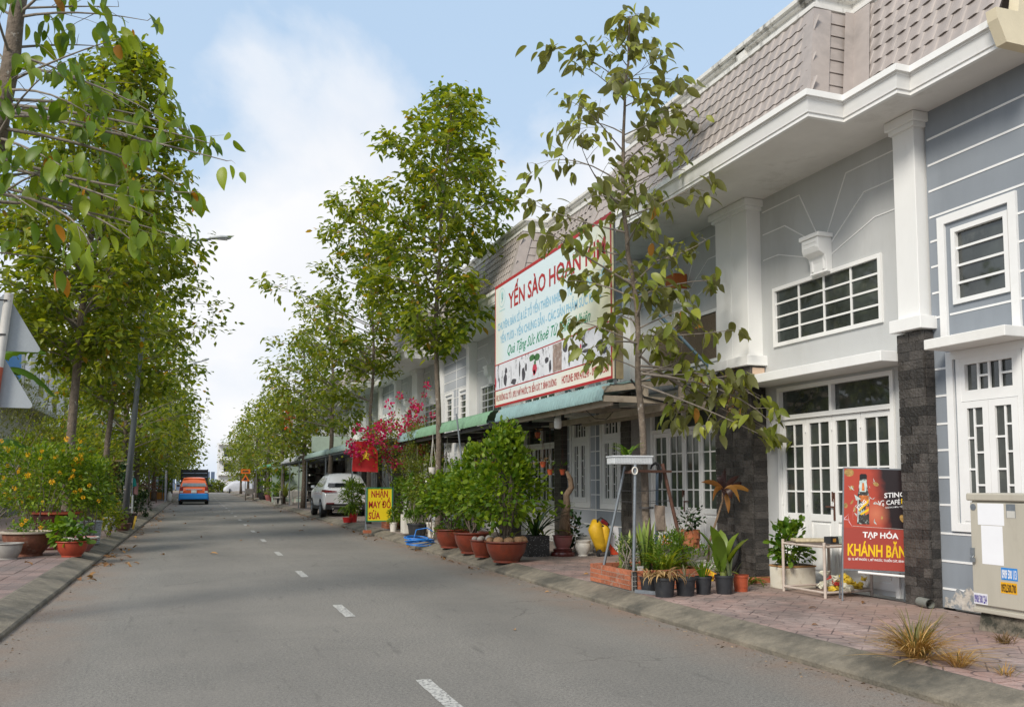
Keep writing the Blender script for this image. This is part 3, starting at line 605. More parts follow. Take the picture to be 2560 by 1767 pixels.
# ================================================================== VEGETATION
def unit(v): return v / np.maximum(1e-9, np.linalg.norm(v, axis=-1, keepdims=True))
LEAF8 = (np.array([[0,0,0],[.28,.2,.035],[.28,0,0],[.28,-.2,.035],[.66,.19,.0],[.66,0,-.05],[.66,-.19,.0],[1,0,-.17]], np.float32),
         [(0,2,1),(0,3,2),(1,2,5,4),(2,3,6,5),(4,5,7),(5,6,7)])
def _hi():
    ts = (0, .08, .22, .40, .58, .75, .89, 1.0); v = [[0, 0, 0]]; f = []
    for t in ts[1:-1]:
        w = .245 * math.sin(math.pi * t ** .82) ** .8; z = -.30 * t * t; v += [[t, w, z + .28 * w], [t, 0, z], [t, -w, z + .28 * w]]
    v.append([1.0, 0, -.34]); n = len(ts) - 2; f += [(0, 2, 1), (0, 3, 2)]
    for i in range(n - 1):
        a = 1 + 3 * i; f += [(a, a+1, a+4, a+3), (a+1, a+2, a+5, a+4)]
    a = 1 + 3 * (n - 1); f += [(a, a+1, len(v)-1), (a+1, a+2, len(v)-1)]
    return np.array(v, np.float32), f
LEAFHI = _hi()
LEAF4 = (np.array([[0,0,0],[.48,.25,.05],[.48,-.25,.05],[1,0,-.1]], np.float32), [(0,2,3),(0,3,1)])
NARROW = (np.array([[0,0,0],[.45,.13,.03],[.45,-.13,.03],[1,0,-.08]], np.float32), [(0,2,3),(0,3,1)])
ROUND = (np.array([[0,0,0],[.3,.28,.03],[.3,-.28,.03],[.75,.26,.02],[.75,-.26,.02],[1,0,-.05]], np.float32), [(0,2,1),(1,2,4,3),(3,4,5)])
def frames(D, roll=0.5, upn=None):
    """leaf frames: x along D, z as far up as possible with random roll"""
    n = len(D); D = unit(D); up = np.tile([0, 0, 1.0], (n, 1)) if upn is None else upn
    up = up + rng.normal(0, roll, (n, 3)); Y = unit(np.cross(up, D)); Z = np.cross(D, Y); return D, Y, Z
def leaf_cloud(name, P, D, Sz, m, parent, shape=LEAF4, roll=0.5, kind='stuff', wid=1.0):
    P = np.asarray(P, float); D = np.asarray(D, float); Sz = np.asarray(Sz, float); n = len(P)
    T, F = shape; X, Y, Z = frames(D, roll); k = len(T)
    base = np.array(ORG.get(parent.name, Vector())) if parent else np.zeros(3)
    V = P[:, None, :] - base + Sz[:, None, None] * (T[None, :, 0:1] * X[:, None, :] + wid * T[None, :, 1:2] * Y[:, None, :] + T[None, :, 2:3] * Z[:, None, :])
    me = bpy.data.meshes.new(name); me.vertices.add(n * k); me.vertices.foreach_set('co', V.astype(np.float32).ravel())
    fl = np.array([len(f) for f in F]); idx = np.array([i for f in F for i in f]); off = (np.arange(n) * k)[:, None]
    me.loops.add(n * len(idx)); me.loops.foreach_set('vertex_index', (idx[None, :] + off).astype(np.int32).ravel())
    me.polygons.add(n * len(F)); tot = np.tile(fl, n); me.polygons.foreach_set('loop_start', np.concatenate([[0], np.cumsum(tot)[:-1]]).astype(np.int32)); me.polygons.foreach_set('loop_total', tot.astype(np.int32))
    me.update(); me.validate(); me.materials.append(m)
    o = bpy.data.objects.new(name, me); COL.objects.link(o); o.parent = parent; ORG[o.name] = Vector(base)
    if kind: o['kind'] = kind
    return o
_leafme = {}
def leaf_objects(P, D, Sz, m, parent, shape=LEAF8, roll=0.5):
    key = m.name
    if key not in _leafme:
        me = bpy.data.meshes.new('leaf'); me.from_pydata(shape[0].tolist(), [], shape[1]); me.materials.append(m); me.polygons.foreach_set('use_smooth', [True]*len(me.polygons)); _leafme[key] = me
    X, Y, Z = frames(np.asarray(D, float), roll); base = ORG.get(parent.name, Vector())
    for p, x, y, z, s in zip(P, X, Y, Z, Sz):
        o = bpy.data.objects.new('leaf', _leafme[key]); COL.objects.link(o); o.parent = parent
        mm = Matrix((Vector(x) * s, Vector(y) * s, Vector(z) * s)).transposed().to_4x4(); mm.translation = Vector(p) - base; o.matrix_basis = mm
green_big = leafmat('broad_leaf_olive', (0.12, 0.16, 0.025), (0.34, 0.36, 0.05), (0.34, 0.16, 0.03), 0.015, trans=.36, under=(0.17, 0.18, 0.07))
green_left = leafmat('broad_leaf_fresh', (0.085, 0.165, 0.014), (0.25, 0.32, 0.022), (0.36, 0.16, 0.012), 0.02, trans=0.42)
green_tree = leafmat('tree_leaf', (0.08, 0.14, 0.016), (0.31, 0.345, 0.032), (0.36, 0.22, 0.02), 0.02, trans=0.5)
green_far = leafmat('tree_leaf_far', (0.09, 0.145, 0.02), (0.29, 0.32, 0.04), (0.32, 0.2, 0.03), 0.02, trans=0.5)
green_shrub = leafmat('shrub_leaf', (0.055, 0.13, 0.01), (0.25, 0.34, 0.025), None, trans=0.42)
green_dark = leafmat('dark_glossy_leaf', (0.014, 0.04, 0.01), (0.04, 0.09, 0.018), None, rough=0.3, trans=0.15)
green_yel = leafmat('yellow_green_leaf', (0.07, 0.11, 0.012), (0.20, 0.22, 0.025), None, trans=0.3)
green_bush = leafmat('lush_leaf', (0.045, 0.12, 0.01), (0.18, 0.28, 0.02), None, trans=0.40)
pinkflower = leafmat('magenta_bract', (0.42, 0.012, 0.12), (0.62, 0.03, 0.16), None, rough=0.6, trans=0.35)
yellowflower = leafmat('yellow_petal', (0.70, 0.36, 0.005), (0.85, 0.52, 0.012), None, rough=0.6, trans=0.2)
whiteflower = leafmat('white_petal', (0.75, 0.72, 0.62), (0.82, 0.8, 0.72), None, rough=0.6, trans=0.2)
def interp(prof, z):
    zs = [p[0] for p in prof]; return [float(np.interp(z, zs, [p[i] for p in prof])) for i in range(1, len(prof[0]))]
def tree(name, label, base, trunk, r0, r1, prof, nlimb, ncl, nleaf, ls, m, group, shape=LEAF4, leafobj=0, tw=0.02, extra=(), droop=0.55, seed=0, zstart=None, twigs=True, rise=0.35, lenvar=0.3, cat='tree', barkm=None, clump=0.16, inner=0.48):
    """trunk: points (x,y,z); prof: rows (z, radius towards -x, radius towards +x[, radius along y])"""
    global rng; rng = np.random.default_rng(seed + 100); rnd = random.Random(seed)
    t = thing(name, label, cat, (base[0], base[1], base[2]), group)
    tp = [Vector(p) for p in trunk]; zs = [p.z for p in tp]
    def tpos(z): return Vector((float(np.interp(z, zs, [p.x for p in tp])), float(np.interp(z, zs, [p.y for p in tp])), z))
    def trad(z): return r0 + (r1 - r0) * ((z - zs[0]) / (zs[-1] - zs[0])) ** 0.9
    tb = MB(); n = max(len(tp) * 3, 10); pts = [tpos(zs[0] + (zs[-1]-zs[0]) * i / (n-1)) for i in range(n)]
    for i in range(1, n-1): pts[i] += Vector((rnd.gauss(0, .012), rnd.gauss(0, .012), 0))
    tb.tube(pts, [trad(p.z) * (1 + rnd.gauss(0, .035)) * (1.25 if i == 0 else 1) for i, p in enumerate(pts)], 10)
    limbs = MB(); P, D = [], []
    z0, z1 = prof[0][0], prof[-1][0]; specs = []
    for i in range(nlimb):
        f = (i + rnd.random() * 0.8) / nlimb; ztip = z0 + (z1 - z0) * f; az = i * 2.399963 + rnd.gauss(0, .25)
        pr = interp(prof, ztip); c_, s_ = math.cos(az), math.sin(az); rx = pr[1] if c_ > 0 else pr[0]; ry = pr[2] if len(pr) > 2 else (pr[0] + pr[1]) / 2
        L = math.hypot(rx * c_, ry * s_) * (1 - lenvar * rnd.random() ** 1.5)
        if L < 0.12: L = 0.12
        tip = tpos(min(ztip, zs[-1])) + Vector((c_ * L, s_ * L, 0)); tip.z = ztip
        specs.append((max((zstart or z0) , ztip - rise * L), tip))
    specs += [(a, Vector(b)) for a, b in extra]
    for zs_, tip in specs:
        a = tpos(min(zs_, zs[-1] - .02)); L = (tip - a).length; mid = a.lerp(tip, .5) + Vector((rnd.gauss(0, .09) * L, rnd.gauss(0, .09) * L, (0.09 + rnd.gauss(0, .07)) * L))
        cp = []
        for i in range(7):
            s = i / 6; cp.append(a * (1-s)**2 + mid * (2*s*(1-s)) + tip * s**2)
        rb = max(tw * 0.55, min(trad(a.z) * 0.5, tw * (0.6 + 0.5 * L)))
        limbs.tube(cp, [rb * (1 - 0.8 * i / 6) for i in range(7)], 5, cap=False)
        k = max(2, int(round(ncl * (0.35 + 0.65 * min(1, L / 1.6)))))
        for j in range(k):
            s = min(1.0, inner + (1 - inner) * (j + rnd.random() * .7) / k) if j < k-1 else 1.0
            q = cp[int(s * 5.99)].lerp(cp[min(6, int(s * 5.99) + 1)], s * 5.99 % 1)
            dv = (tip - a).normalized(); sd = Vector((rnd.gauss(0, 1), rnd.gauss(0, 1), rnd.gauss(0.1, .5))).normalized()
            tl = (0.16 + 0.22 * L * (1 - s * .6)) * (0.5 + rnd.random()) if s < 1 else 0.1
            e = q + (dv * 0.5 + sd).normalized() * min(tl, 0.9)
            if twigs: limbs.tube([q, q.lerp(e, .5) + Vector((0, 0, .02)), e], [tw * .3, tw * .22, tw * .12], 4, cap=False)
            nl = max(3, int(nleaf * (0.7 + 0.6 * rnd.random())))
            for _ in range(nl):
                ph = rnd.random() * 2 * PI; dl = Vector((math.cos(ph), math.sin(ph), rnd.gauss(-droop, .35))) + (e - q).normalized() * 0.7
                P.append(e + Vector((rnd.gauss(0, clump), rnd.gauss(0, clump), rnd.gauss(0, clump * .8))) * (ls / 0.2) ** .6 - (e - q) * rnd.random() * .3); D.append(dl)
    tk = tb.build('trunk', barkm or bark, t, smooth='all'); limbs.build('branches', twig, t, smooth='all')
    P = np.array([tuple(p) for p in P]); D = np.array([tuple(p) for p in D]); Sz = ls * (0.6 + 0.65 * rng.random(len(P)))
    if leafobj:
        inview = ((P @ np.array([0.34, 0.94, 0])) > 0.5); cam_d = np.linalg.norm(P - np.array([0, 0, 1.45]), axis=1) / Sz
        vis = np.abs(np.arctan2(P[:, 0], P[:, 1]) - R(19.92)) < R(31.5)
        order = np.argsort(np.where(vis, cam_d, 1e6)); a, b = order[:leafobj], order[leafobj:]
        leaf_objects(P[a], D[a], Sz[a], m, t, shape)
        if len(b): leaf_cloud('crown', P[b], D[b], Sz[b], m, t, shape)
    else: leaf_cloud('crown', P, D, Sz, m, t, shape)
    return t
GR, GL = 'street trees along the house fronts', 'street trees along the left pavement'
# --- right pavement, near to far
tree('street_tree', 'slender olive-leaved tree in front of the banner, held by a pipe stake frame', (5.5, 10.1, PZ),
     [(5.52, 10.1, 0.14), (5.55, 10.15, 1.1), (5.50, 10.2, 2.6), (5.47, 10.2, 3.7), (5.33, 10.2, 4.6), (5.28, 10.2, 5.3), (5.30, 10.2, 6.5), (5.41, 10.2, 7.8)], 0.058, 0.012,
     [(3.0, .55, .5, .6), (3.9, 1.1, .9, .9), (4.8, 1.75, 1.35, 1.1), (5.5, 1.7, 1.25, 1.0), (6.2, 1.45, 1.15, .8), (6.9, .95, 1.0, .6), (7.4, .35, .5, .35), (7.9, .12, .14, .12)],
     38, 6, 7, 0.195, green_big, GR, LEAFHI, 300, tw=0.013, seed=1, zstart=2.7, rise=0.35, droop=0.9, clump=0.085, inner=.3,
     extra=[(2.95, (7.62, 10.0, 2.35)), (2.9, (7.1, 9.6, 2.25)), (2.95, (7.35, 9.9, 2.15)), (3.0, (6.9, 9.9, 2.7)), (3.3, (4.55, 10.0, 3.1)), (6.9, (6.35, 10.3, 7.0)), (6.7, (6.6, 10.1, 6.5)), (6.8, (4.1, 10.1, 7.1)), (3.4, (6.9, 10.1, 3.55)), (3.9, (6.75, 10.2, 4.25)), (2.8, (6.6, 9.7, 2.75)), (3.15, (7.45, 9.9, 2.1)), (2.75, (6.9, 9.6, 2.1))])
tree('street_tree', 'tall dense tree rising through the edge of the green awning', (5.35, 19.6, PZ),
     [(5.28, 19.6, .14), (5.28, 19.6, 3.2), (5.2, 19.6, 5.0), (5.3, 19.6, 7.5), (5.6, 19.6, 10.7)], 0.085, 0.02,
     [(4.5, .6, .6), (5.0, 1.2, 1.0), (5.6, 1.7, 1.5), (6.4, 1.9, 1.4), (7.0, 1.6, 1.6), (7.9, 1.35, 1.9), (8.8, 1.45, 1.8), (9.6, 1.85, 1.4), (10.1, 1.0, 1.0), (10.5, .7, .75), (10.9, .2, .25)], 70, 9, 16, 0.205, green_tree, GR, LEAF8, seed=2, zstart=4.6, clump=.14, lenvar=.6)
tree('street_tree', 'forked-crown tree with long leftward limbs behind the bougainvillea', (5.3, 28.3, PZ),
     [(5.3, 28.3, .14), (5.3, 28.3, 3.5), (5.42, 28.3, 5.7), (5.3, 28.3, 8), (4.95, 28.3, 10.5)], 0.08, 0.02,
     [(5.0, .9, .8), (5.9, 2.2, .9), (6.6, 3.0, .8), (7.8, 3.5, .7), (8.3, 1.9, .8), (9.2, 1.9, 1.0), (10.0, 1.6, 1.2), (10.6, 1.2, .8), (11.3, .35, .4)], 56, 8, 14, 0.225, green_tree, GR, LEAF8, seed=3, zstart=5.0, lenvar=.5,
     extra=[(4.1, (4.0, 28.2, 4.25)), (4.1, (3.4, 28.1, 4.4))], clump=.14)
tree('street_tree', 'low wide tree above the far end of the awnings, behind the white car', (5.3, 37.3, PZ),
     [(5.3, 37.3, .14), (5.35, 37.3, 3.2), (5.4, 37.3, 6), (5.1, 37.3, 9)], 0.13, 0.03,
     [(3.6, 1.2, 1.0), (4.6, 2.9, 1.5), (5.6, 3.0, 1.3), (6.8, 4.0, 1.1), (7.6, 2.2, 1.0), (8.6, 1.6, 1.0), (9.6, .3, .3)], 42, 8, 10, 0.25, green_far, GR, seed=4, lenvar=.5, zstart=3.8, clump=.16)
tree('street_tree', 'olive tree with an orange lantern bunch hanging in its crown', (5.3, 46.5, PZ), [(5.3, 46.5, .14), (5.3, 46.5, 4), (5.2, 46.5, 8.6)], 0.14, 0.03,
     [(2.9, 1.2, .8), (4, 2.2, 1.4), (5.4, 2.6, 1.4), (7, 2.0, 1.2), (8.2, 1.2, 1.0), (9.2, .3, .3)], 46, 8, 10, 0.28, green_far, GR, seed=5, zstart=2.9, clump=.2)
for i, (y, h, rl) in enumerate(((57, 7.8, 2.0), (69, 8.2, 2.1), (82, 8.8, 2.0), (96, 9.0, 2.1), (112, 9.0, 2.3))):
    tree('street_tree', ['first', 'second', 'third', 'fourth', 'fifth'][i] + ' small rounded tree beyond the stone benches, counted from the camera', (5.2, y, PZ), [(5.2, y, .14), (5.15, y, 4), (5.1, y, h - .6)], 0.15, 0.03,
         [(2.2, 1.0, .9), (3.4, rl*.9, 1.5), (5.2, rl, 1.6), (h*.78, rl*.75, 1.4), (h, .3, .3)], 34, 7, 8, 0.34, green_far, GR, seed=6 + i, zstart=2.4, twigs=False, clump=.26)
# --- left pavement
tree('street_tree', 'near tree at the left edge with very large drooping leaves on long bare branches', (-2.75, 10.0, PZ),
     [(-2.75, 10.0, .14), (-2.5, 10, 3), (-2.05, 10.0, 4.9), (-1.93, 10, 5.8), (-1.86, 10, 6.6), (-1.75, 10, 8.2)], 0.15, 0.06,
     [(3.7, .6, 1.0, 1.2), (4.6, .9, 1.5, 1.3), (5.6, 1.0, 1.3, 1.2), (6.6, 1.0, 1.2, 1.2), (7.8, .8, 1.1, 1.0), (8.6, .3, .4, .3)], 28, 5, 5, 0.21, green_left, GL, LEAFHI, 300, tw=0.013, seed=21, zstart=3.8, droop=2.0, rise=0.5, clump=.06, inner=.15,
     extra=[(5.9, (-0.75, 9.6, 5.35)), (5.75, (-0.35, 9.4, 5.15)), (5.35, (0.05, 9.3, 4.95)), (5.3, (0.22, 9.2, 4.75)), (5.1, (-0.2, 9.3, 4.45)), (4.8, (-0.1, 9.1, 4.35)), (4.7, (-0.45, 9.0, 4.05)), (4.5, (-0.6, 9.0, 3.75)), (4.4, (-0.95, 8.8, 3.6)), (4.3, (-0.2, 9.4, 3.95)), (6.3, (-0.6, 9.6, 6.3)), (6.4, (-0.9, 9.8, 6.5)), (5.5, (-1.0, 9.2, 5.0)), (5.0, (-1.2, 9.0, 4.4)), (5.2, (-0.6, 9.0, 4.8)), (4.6, (-1.35, 8.9, 3.9)), (5.4, (-0.15, 9.7, 5.2))])
tree('street_tree', 'tall tree with thick pale trunk behind the yellow flowering bush', (-2.7, 22.0, PZ),
     [(-2.75, 22, .14), (-2.72, 22, 2.2), (-2.62, 22, 4.6), (-2.4, 22, 7.5), (-1.7, 22, 11.4)], 0.125, 0.025,
     [(4.2, 1.0, .9), (4.9, 1.9, 1.6), (5.8, 2.4, 2.0), (6.9, 2.5, 2.5), (8.1, 2.4, 2.3), (9.3, 1.7, 1.7), (10.4, 1.3, 1.2), (11.3, .8, .8), (11.9, .25, .25)], 104, 11, 13, 0.23, green_tree, GL, LEAF8, seed=31, zstart=4.2, clump=.15, lenvar=.45)
tree('street_tree', 'tall tree with slim pale trunk, second behind the yellow flowering bush', (-2.75, 31.0, PZ),
     [(-2.8, 31, .14), (-2.75, 31, 2.2), (-2.55, 31, 5.6), (-2.2, 31, 10)], 0.115, 0.025,
     [(4.1, 1.0, 1.0), (5.2, 2.6, 2.6), (6.6, 2.9, 3.5), (7.6, 2.6, 3.0), (8.8, 2.3, 2.6), (10.0, 1.2, 1.3), (11.0, .3, .3)], 84, 10, 11, 0.26, green_tree, GL, seed=32, zstart=4.0, clump=.18, lenvar=.45)
for i, (y, h, rr_, zb, lab) in enumerate(((40, 9.8, 3.1, 2.7, 'leafy tree just beyond the leaning lamp post'), (48.5, 9.6, 3.5, 2.3, 'leafy tree above the clothes rack and orange table'), (69, 9.4, 3.2, 2.4, 'leafy tree just past the orange and blue van'))):
    tree('street_tree', lab, (-2.9, y, PZ), [(-2.9, y, .14), (-2.85, y, 4), (-2.6, y, h - .8)], 0.16, 0.03,
         [(zb, 1.2, 1.3), (zb+1, rr_*.8, rr_*.85), (h*.58, rr_, rr_), (h*.8, rr_*.7, rr_*.75), (h, .3, .3)], 56, 8, 9, 0.31, green_far if i else green_tree, GL, seed=40+i, zstart=zb, twigs=False, clump=.25)
for i, y in enumerate((80, 91, 104, 118)):
    tree('street_tree', ['first', 'second', 'third', 'fourth'][i] + ' distant leafy tree of the left row beyond the van', (-2.9, y, PZ), [(-2.9, y, .14), (-2.85, y, 4), (-2.7, y, 9)], 0.16, 0.04,
         [(2.3, 1.5, 1.6), (3.6, 3.0, 3.0), (6, 3.5, 3.5), (8.3, 2.4, 2.4), (10, .4, .4)], 36, 8, 7, 0.42, green_far, GL, seed=50+i, zstart=2.3, twigs=False, clump=.35)
def shrub(name, label, cat, base, r, h0, h1, nl, ls, m, group=None, shape=LEAF4, seed=0, stems=7, sr=0.012, prof=None, hollow=0.55, parent_loc=None, droop=0.1, nclump=0, stemm=None, lobes=9):
    """leafy bush: bent stems from the base, leaves in clumps through an uneven ellipsoid crown"""
    global rng; rng = np.random.default_rng(seed); rnd = random.Random(seed)
    t = thing(name, label, cat, base, group); b = Vector(base)
    rx, ry = r if isinstance(r, tuple) else (r, r)
    C = []
    for k in range(lobes * 4):
        a = rnd.random() * 2 * PI; zf = rnd.random(); rr = (prof(zf) if prof else math.sin(PI * min(.98, .12 + .8 * zf)) ** .6) * (0.35 + .65 * rnd.random() ** .6)
        C.append(b + Vector((math.cos(a) * rx * rr, math.sin(a) * ry * rr, h0 + (h1 - h0) * zf)))
    st = MB()
    for k in range(stems):
        e = C[rnd.randrange(len(C))]; a = b + Vector((rnd.gauss(0, .05), rnd.gauss(0, .05), 0))
        md = a.lerp(e, .5) + Vector((rnd.gauss(0, .05), rnd.gauss(0, .05), 0.08)); st.tube([a, a.lerp(md, .5) + Vector((rnd.gauss(0, .02), 0, 0)), md, e], [sr, sr*.85, sr*.7, sr*.3], 5, cap=False)
    st.build('stem', stemm or twig, t, smooth='all')
    per = max(1, nl // len(C)); sig = 0.13 * (rx + ry) / 2 + 0.02
    P = np.concatenate([np.array(tuple(c)) + rng.normal(0, 1, (per, 3)) * np.array([sig, sig, sig * .8]) for c in C])
    D = unit(P - np.array(tuple(b + Vector((0, 0, h0 + .25 * (h1 - h0)))))) + rng.normal(0, .55, P.shape); D[:, 2] -= droop
    leaf_cloud('foliage', P, D, ls * (.6 + .7 * rng.random(len(P))), m, t, shape)
    return t, C

# ================================================================== RIGHT PAVEMENT: awnings, banner, posts
rng = np.random.default_rng(5); random.seed(5)
bluegreen = mat('blue_green_roof_sheet', (0.20, 0.31, 0.31), 0.5, 0.12, 6.0, dirt=(0.14, 0.2, 0.2), dscale=4, dlo=.5, dhi=.8)
leafgreen = mat('green_roof_sheet', (0.16, 0.29, 0.18), 0.5, 0.12, 6.0, dirt=(0.12, 0.18, 0.13), dscale=4, dlo=.5, dhi=.8)
palegreen = mat('faded_green_roof_sheet', (0.25, 0.34, 0.31), 0.55, 0.15, 6.0, dirt=(0.14, 0.17, 0.16), dscale=3, dlo=.5, dhi=.8)
zinc = mat('zinc_sheet', (0.42, 0.44, 0.44), 0.5, 0.2, 5.0)
def awning_sheet(t, y0, y1, xe, ze, m, xb=7.5, dz=0.27, roll=0.16, step=0.0155, pitch=0.105, name='roof_sheet'):
    prof = []                                                       # rolled front lip, then a shallow slope back to the wall
    for i in range(10):
        a = R(100) * i / 9; prof.append((xe + roll * (1 - math.cos(a)) * 1.15, ze + (roll * 1.55) * math.sin(a) / math.sin(R(100))))
    x0, z0 = prof[-1]
    nb = 16
    for i in range(1, nb + 1): prof.append((x0 + (xb - x0) * i / nb, z0 + dz * i / nb))
    q = MB(); ny = int((y1 - y0) / step); vs = []
    for j in range(ny + 1):
        y = y0 + (y1 - y0) * j / ny; w = math.sin(2 * PI * y / pitch)
        for i, (x, z) in enumerate(prof):
            n_ = Vector((-1, 0, 0)).lerp(Vector((0, 0, 1)), min(1, i / 9)).normalized(); hh = 0.015 * w + (0.009 if i % 2 else -0.004)
            vs.append((x + n_.x * hh, y, z + n_.z * hh))
    n = len(prof); q.add(vs, [(j*n+i, (j+1)*n+i, (j+1)*n+i+1, j*n+i+1) for j in range(ny) for i in range(n-1)])
    return q.build(name, m, t, smooth='all')
def bars(t, name, lst, m, w=.05, h=None):
    for a, b in lst: q = MB(); q.bar(a, b, w, h); q.build(name, m, t)
aw = thing('awning', 'blue-green tile-pattern awning with curled lip right under the big banner', 'awning', (7.4, 13.6, PZ), 'awnings along the house fronts')
awning_sheet(aw, 11.2, 15.92, 5.42, 2.63, bluegreen)
bars(aw, 'beam', [((5.46, 11.24, 2.79), (7.44, 11.24, 3.06)), ((5.46, 11.24, 2.66), (7.44, 11.24, 2.66)), ((5.46, 15.8, 2.79), (7.44, 15.8, 3.06)), ((5.46, 13.6, 2.70), (7.44, 13.6, 2.70))], beige, .05, .09)
bars(aw, 'rail', [((5.62, 11.28, 2.62), (5.62, 15.85, 2.62)), ((6.55, 11.28, 2.58), (6.55, 15.85, 2.58)), ((7.25, 11.28, 2.62), (7.25, 15.85, 2.62))], beige, .05, .10)
bars(aw, 'strut', [((x, 11.24, 2.70), (x, 11.24, 2.80 + (x - 5.5) * .12)) for x in (6.15, 6.75, 7.36)] + [((6.0, 13.6, 2.74), (6.0, 13.6, 2.86)), ((6.7, 13.6, 2.74), (6.7, 13.6, 2.95))], beige, .05, .07)
aw2 = thing('awning', 'green curled awning between the banner and the tall tree', 'awning', (7.4, 20, PZ), 'awnings along the house fronts')
awning_sheet(aw2, 16.0, 21.9, 5.28, 2.60, leafgreen, step=.019); awning_sheet(aw2, 21.94, 24.3, 5.28, 2.58, bluegreen, step=.019)
bars(aw2, 'beam', [((5.34, y, 2.58), (7.44, y, 2.66)) for y in (16.05, 18.0, 20.2, 22.2, 24.2)] + [((5.38, 16.0, 2.56), (5.38, 24.25, 2.54)), ((6.4, 16.0, 2.60), (6.4, 24.25, 2.60))], steel_dark, .05, .08)
bars(aw2, 'strut', [((x, 16.05, 2.60), (x, 16.05, 2.84 + (x-5.4) * .1)) for x in (5.6, 6.2, 6.9)], steel_dark, .05)
q = MB(); q.tube([(5.10, 17.5, 2.9), (5.20, 17.5, 2.1), (5.25, 17.5, .42)], .02, 8); tag(q.build('steel_pole', galv), 'thin grey steel pole standing in the second terracotta bowl', 'pole')
# far awnings and the open shop fronts below them
def far_awning(label, y0, y1, xe, ze, m, posts=True):
    t = thing('awning', label, 'awning', (7.4, (y0+y1)/2, PZ), 'awnings along the house fronts'); awning_sheet(t, y0, y1, xe, ze, m, step=.05, pitch=.2)
    bars(t, 'beam', [((xe+.06, y, ze-.02), (7.44, y, ze+.08)) for y in np.arange(y0+.1, y1, 2.4)] + [((xe+.08, y0+.05, ze-.03), (xe+.08, y1-.05, ze-.03))], galv, .05, .08)
    if posts: bars(t, 'post', [((xe+.12, y, PZ), (xe+.12, y, ze)) for y in (y0+.2, (y0+y1)/2, y1-.2)], galv, .05)
    return t
far_awning('long faded green awning above the white car, bulging front edge', 31.8, 46.2, 5.25, 2.68, palegreen)
far_awning('zinc-grey flat awning over the dark shop beyond the white car', 46.6, 56.5, 4.95, 2.62, zinc)
far_awning('bright teal-green awning over the last open shops', 63, 74, 4.95, 2.62, mat('teal_sheet', (0.10, 0.36, 0.28), .5, .1))
far_awning('small pale green awning furthest down the right side', 75, 86, 4.9, 2.55, palegreen)
q = MB(); q.box(5.3, 43.5, 3.0, 7.3, 43.56, 3.75); tag(q.build('sign_panel', mat('pale_green_panel', (.33, .40, .34), .6)), 'blank pale green panel standing upright on the long awning', 'panel')
q = MB(); q.box(4.98, 62.3, PZ, 5.05, 63.0, 2.6); q.box(5.05, 62.3, PZ, 7.3, 62.36, 2.6); tag(q.build('shop_partition', mat('pale_green_board', (.30, .38, .33), .6, .1, stretch=(1, 1, 14))), 'pale green boarded partition closing the side of the dark shop', 'partition')
# dark shop fit-out: shelves with goods under the zinc awning
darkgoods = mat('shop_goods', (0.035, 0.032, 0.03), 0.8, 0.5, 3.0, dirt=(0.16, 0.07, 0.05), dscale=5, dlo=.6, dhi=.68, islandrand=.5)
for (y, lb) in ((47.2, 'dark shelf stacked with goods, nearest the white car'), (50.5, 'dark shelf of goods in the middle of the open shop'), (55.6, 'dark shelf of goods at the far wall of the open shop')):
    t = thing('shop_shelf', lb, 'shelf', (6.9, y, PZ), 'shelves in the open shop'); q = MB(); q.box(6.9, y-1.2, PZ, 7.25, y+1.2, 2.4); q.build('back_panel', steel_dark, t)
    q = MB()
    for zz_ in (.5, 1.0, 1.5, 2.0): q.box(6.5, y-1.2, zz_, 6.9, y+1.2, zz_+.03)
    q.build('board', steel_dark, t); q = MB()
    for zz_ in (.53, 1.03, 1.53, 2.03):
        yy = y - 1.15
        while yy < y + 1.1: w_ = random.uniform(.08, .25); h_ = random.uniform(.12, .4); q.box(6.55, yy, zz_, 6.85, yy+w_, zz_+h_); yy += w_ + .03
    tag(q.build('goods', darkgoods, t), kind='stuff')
# --- the banner
bn = thing('banner', 'large bird-nest shop banner in red, blue and green lettering above the awning', 'banner', (5.6, 13.83, 2.9))
def bannermat():
    m = bpy.data.materials.new('banner_print'); m.use_nodes = True; t = m.node_tree; b = t.nodes['Principled BSDF']; b.inputs['Roughness'].default_value = .35
    g_ = N('ShaderNodeNewGeometry', t); sp = N('ShaderNodeSeparateXYZ', t); t.links.new(g_.outputs['Position'], sp.inputs[0])
    u = M('DIVIDE', M('SUBTRACT', 16.45, sp.outputs[1], t), 5.25, t); v = M('DIVIDE', M('SUBTRACT', sp.outputs[2], 2.95, t), 2.45, t)
    e = M('ADD', M('MULTIPLY', M('SUBTRACT', u, .58, t), 1.7, t), M('MULTIPLY', M('SUBTRACT', .4, v, t), .35, t), t)
    c = MIXC(RAMP(e, [(0.0, 0.0), (0.8, 1.0)], t), (0.66, 0.77, 0.80), (0.80, 0.74, 0.44), t)
    c = MIXC(RAMP(v, [(.10, .7), (.14, 0.0)], t), c, (.80, .74, .66), t)
    c = MIXC(RAMP(u, [(0.0, .75), (.12, 0.0)], t), c, (.74, .72, .55), t)
    t.links.new(c, b.inputs['Base Color']); return m
q = MB(); q.box(5.60, 11.2, 2.95, 5.63, 16.45, 5.40); q.build('panel', bannermat(), bn)
signred = mat('sign_red', (0.40, 0.018, 0.022), .4, .04); signblue = mat('sign_blue', (0.24, 0.50, 0.66), .4, .04); signgreen = mat('sign_green', (0.01, 0.26, 0.13), .4, .04)
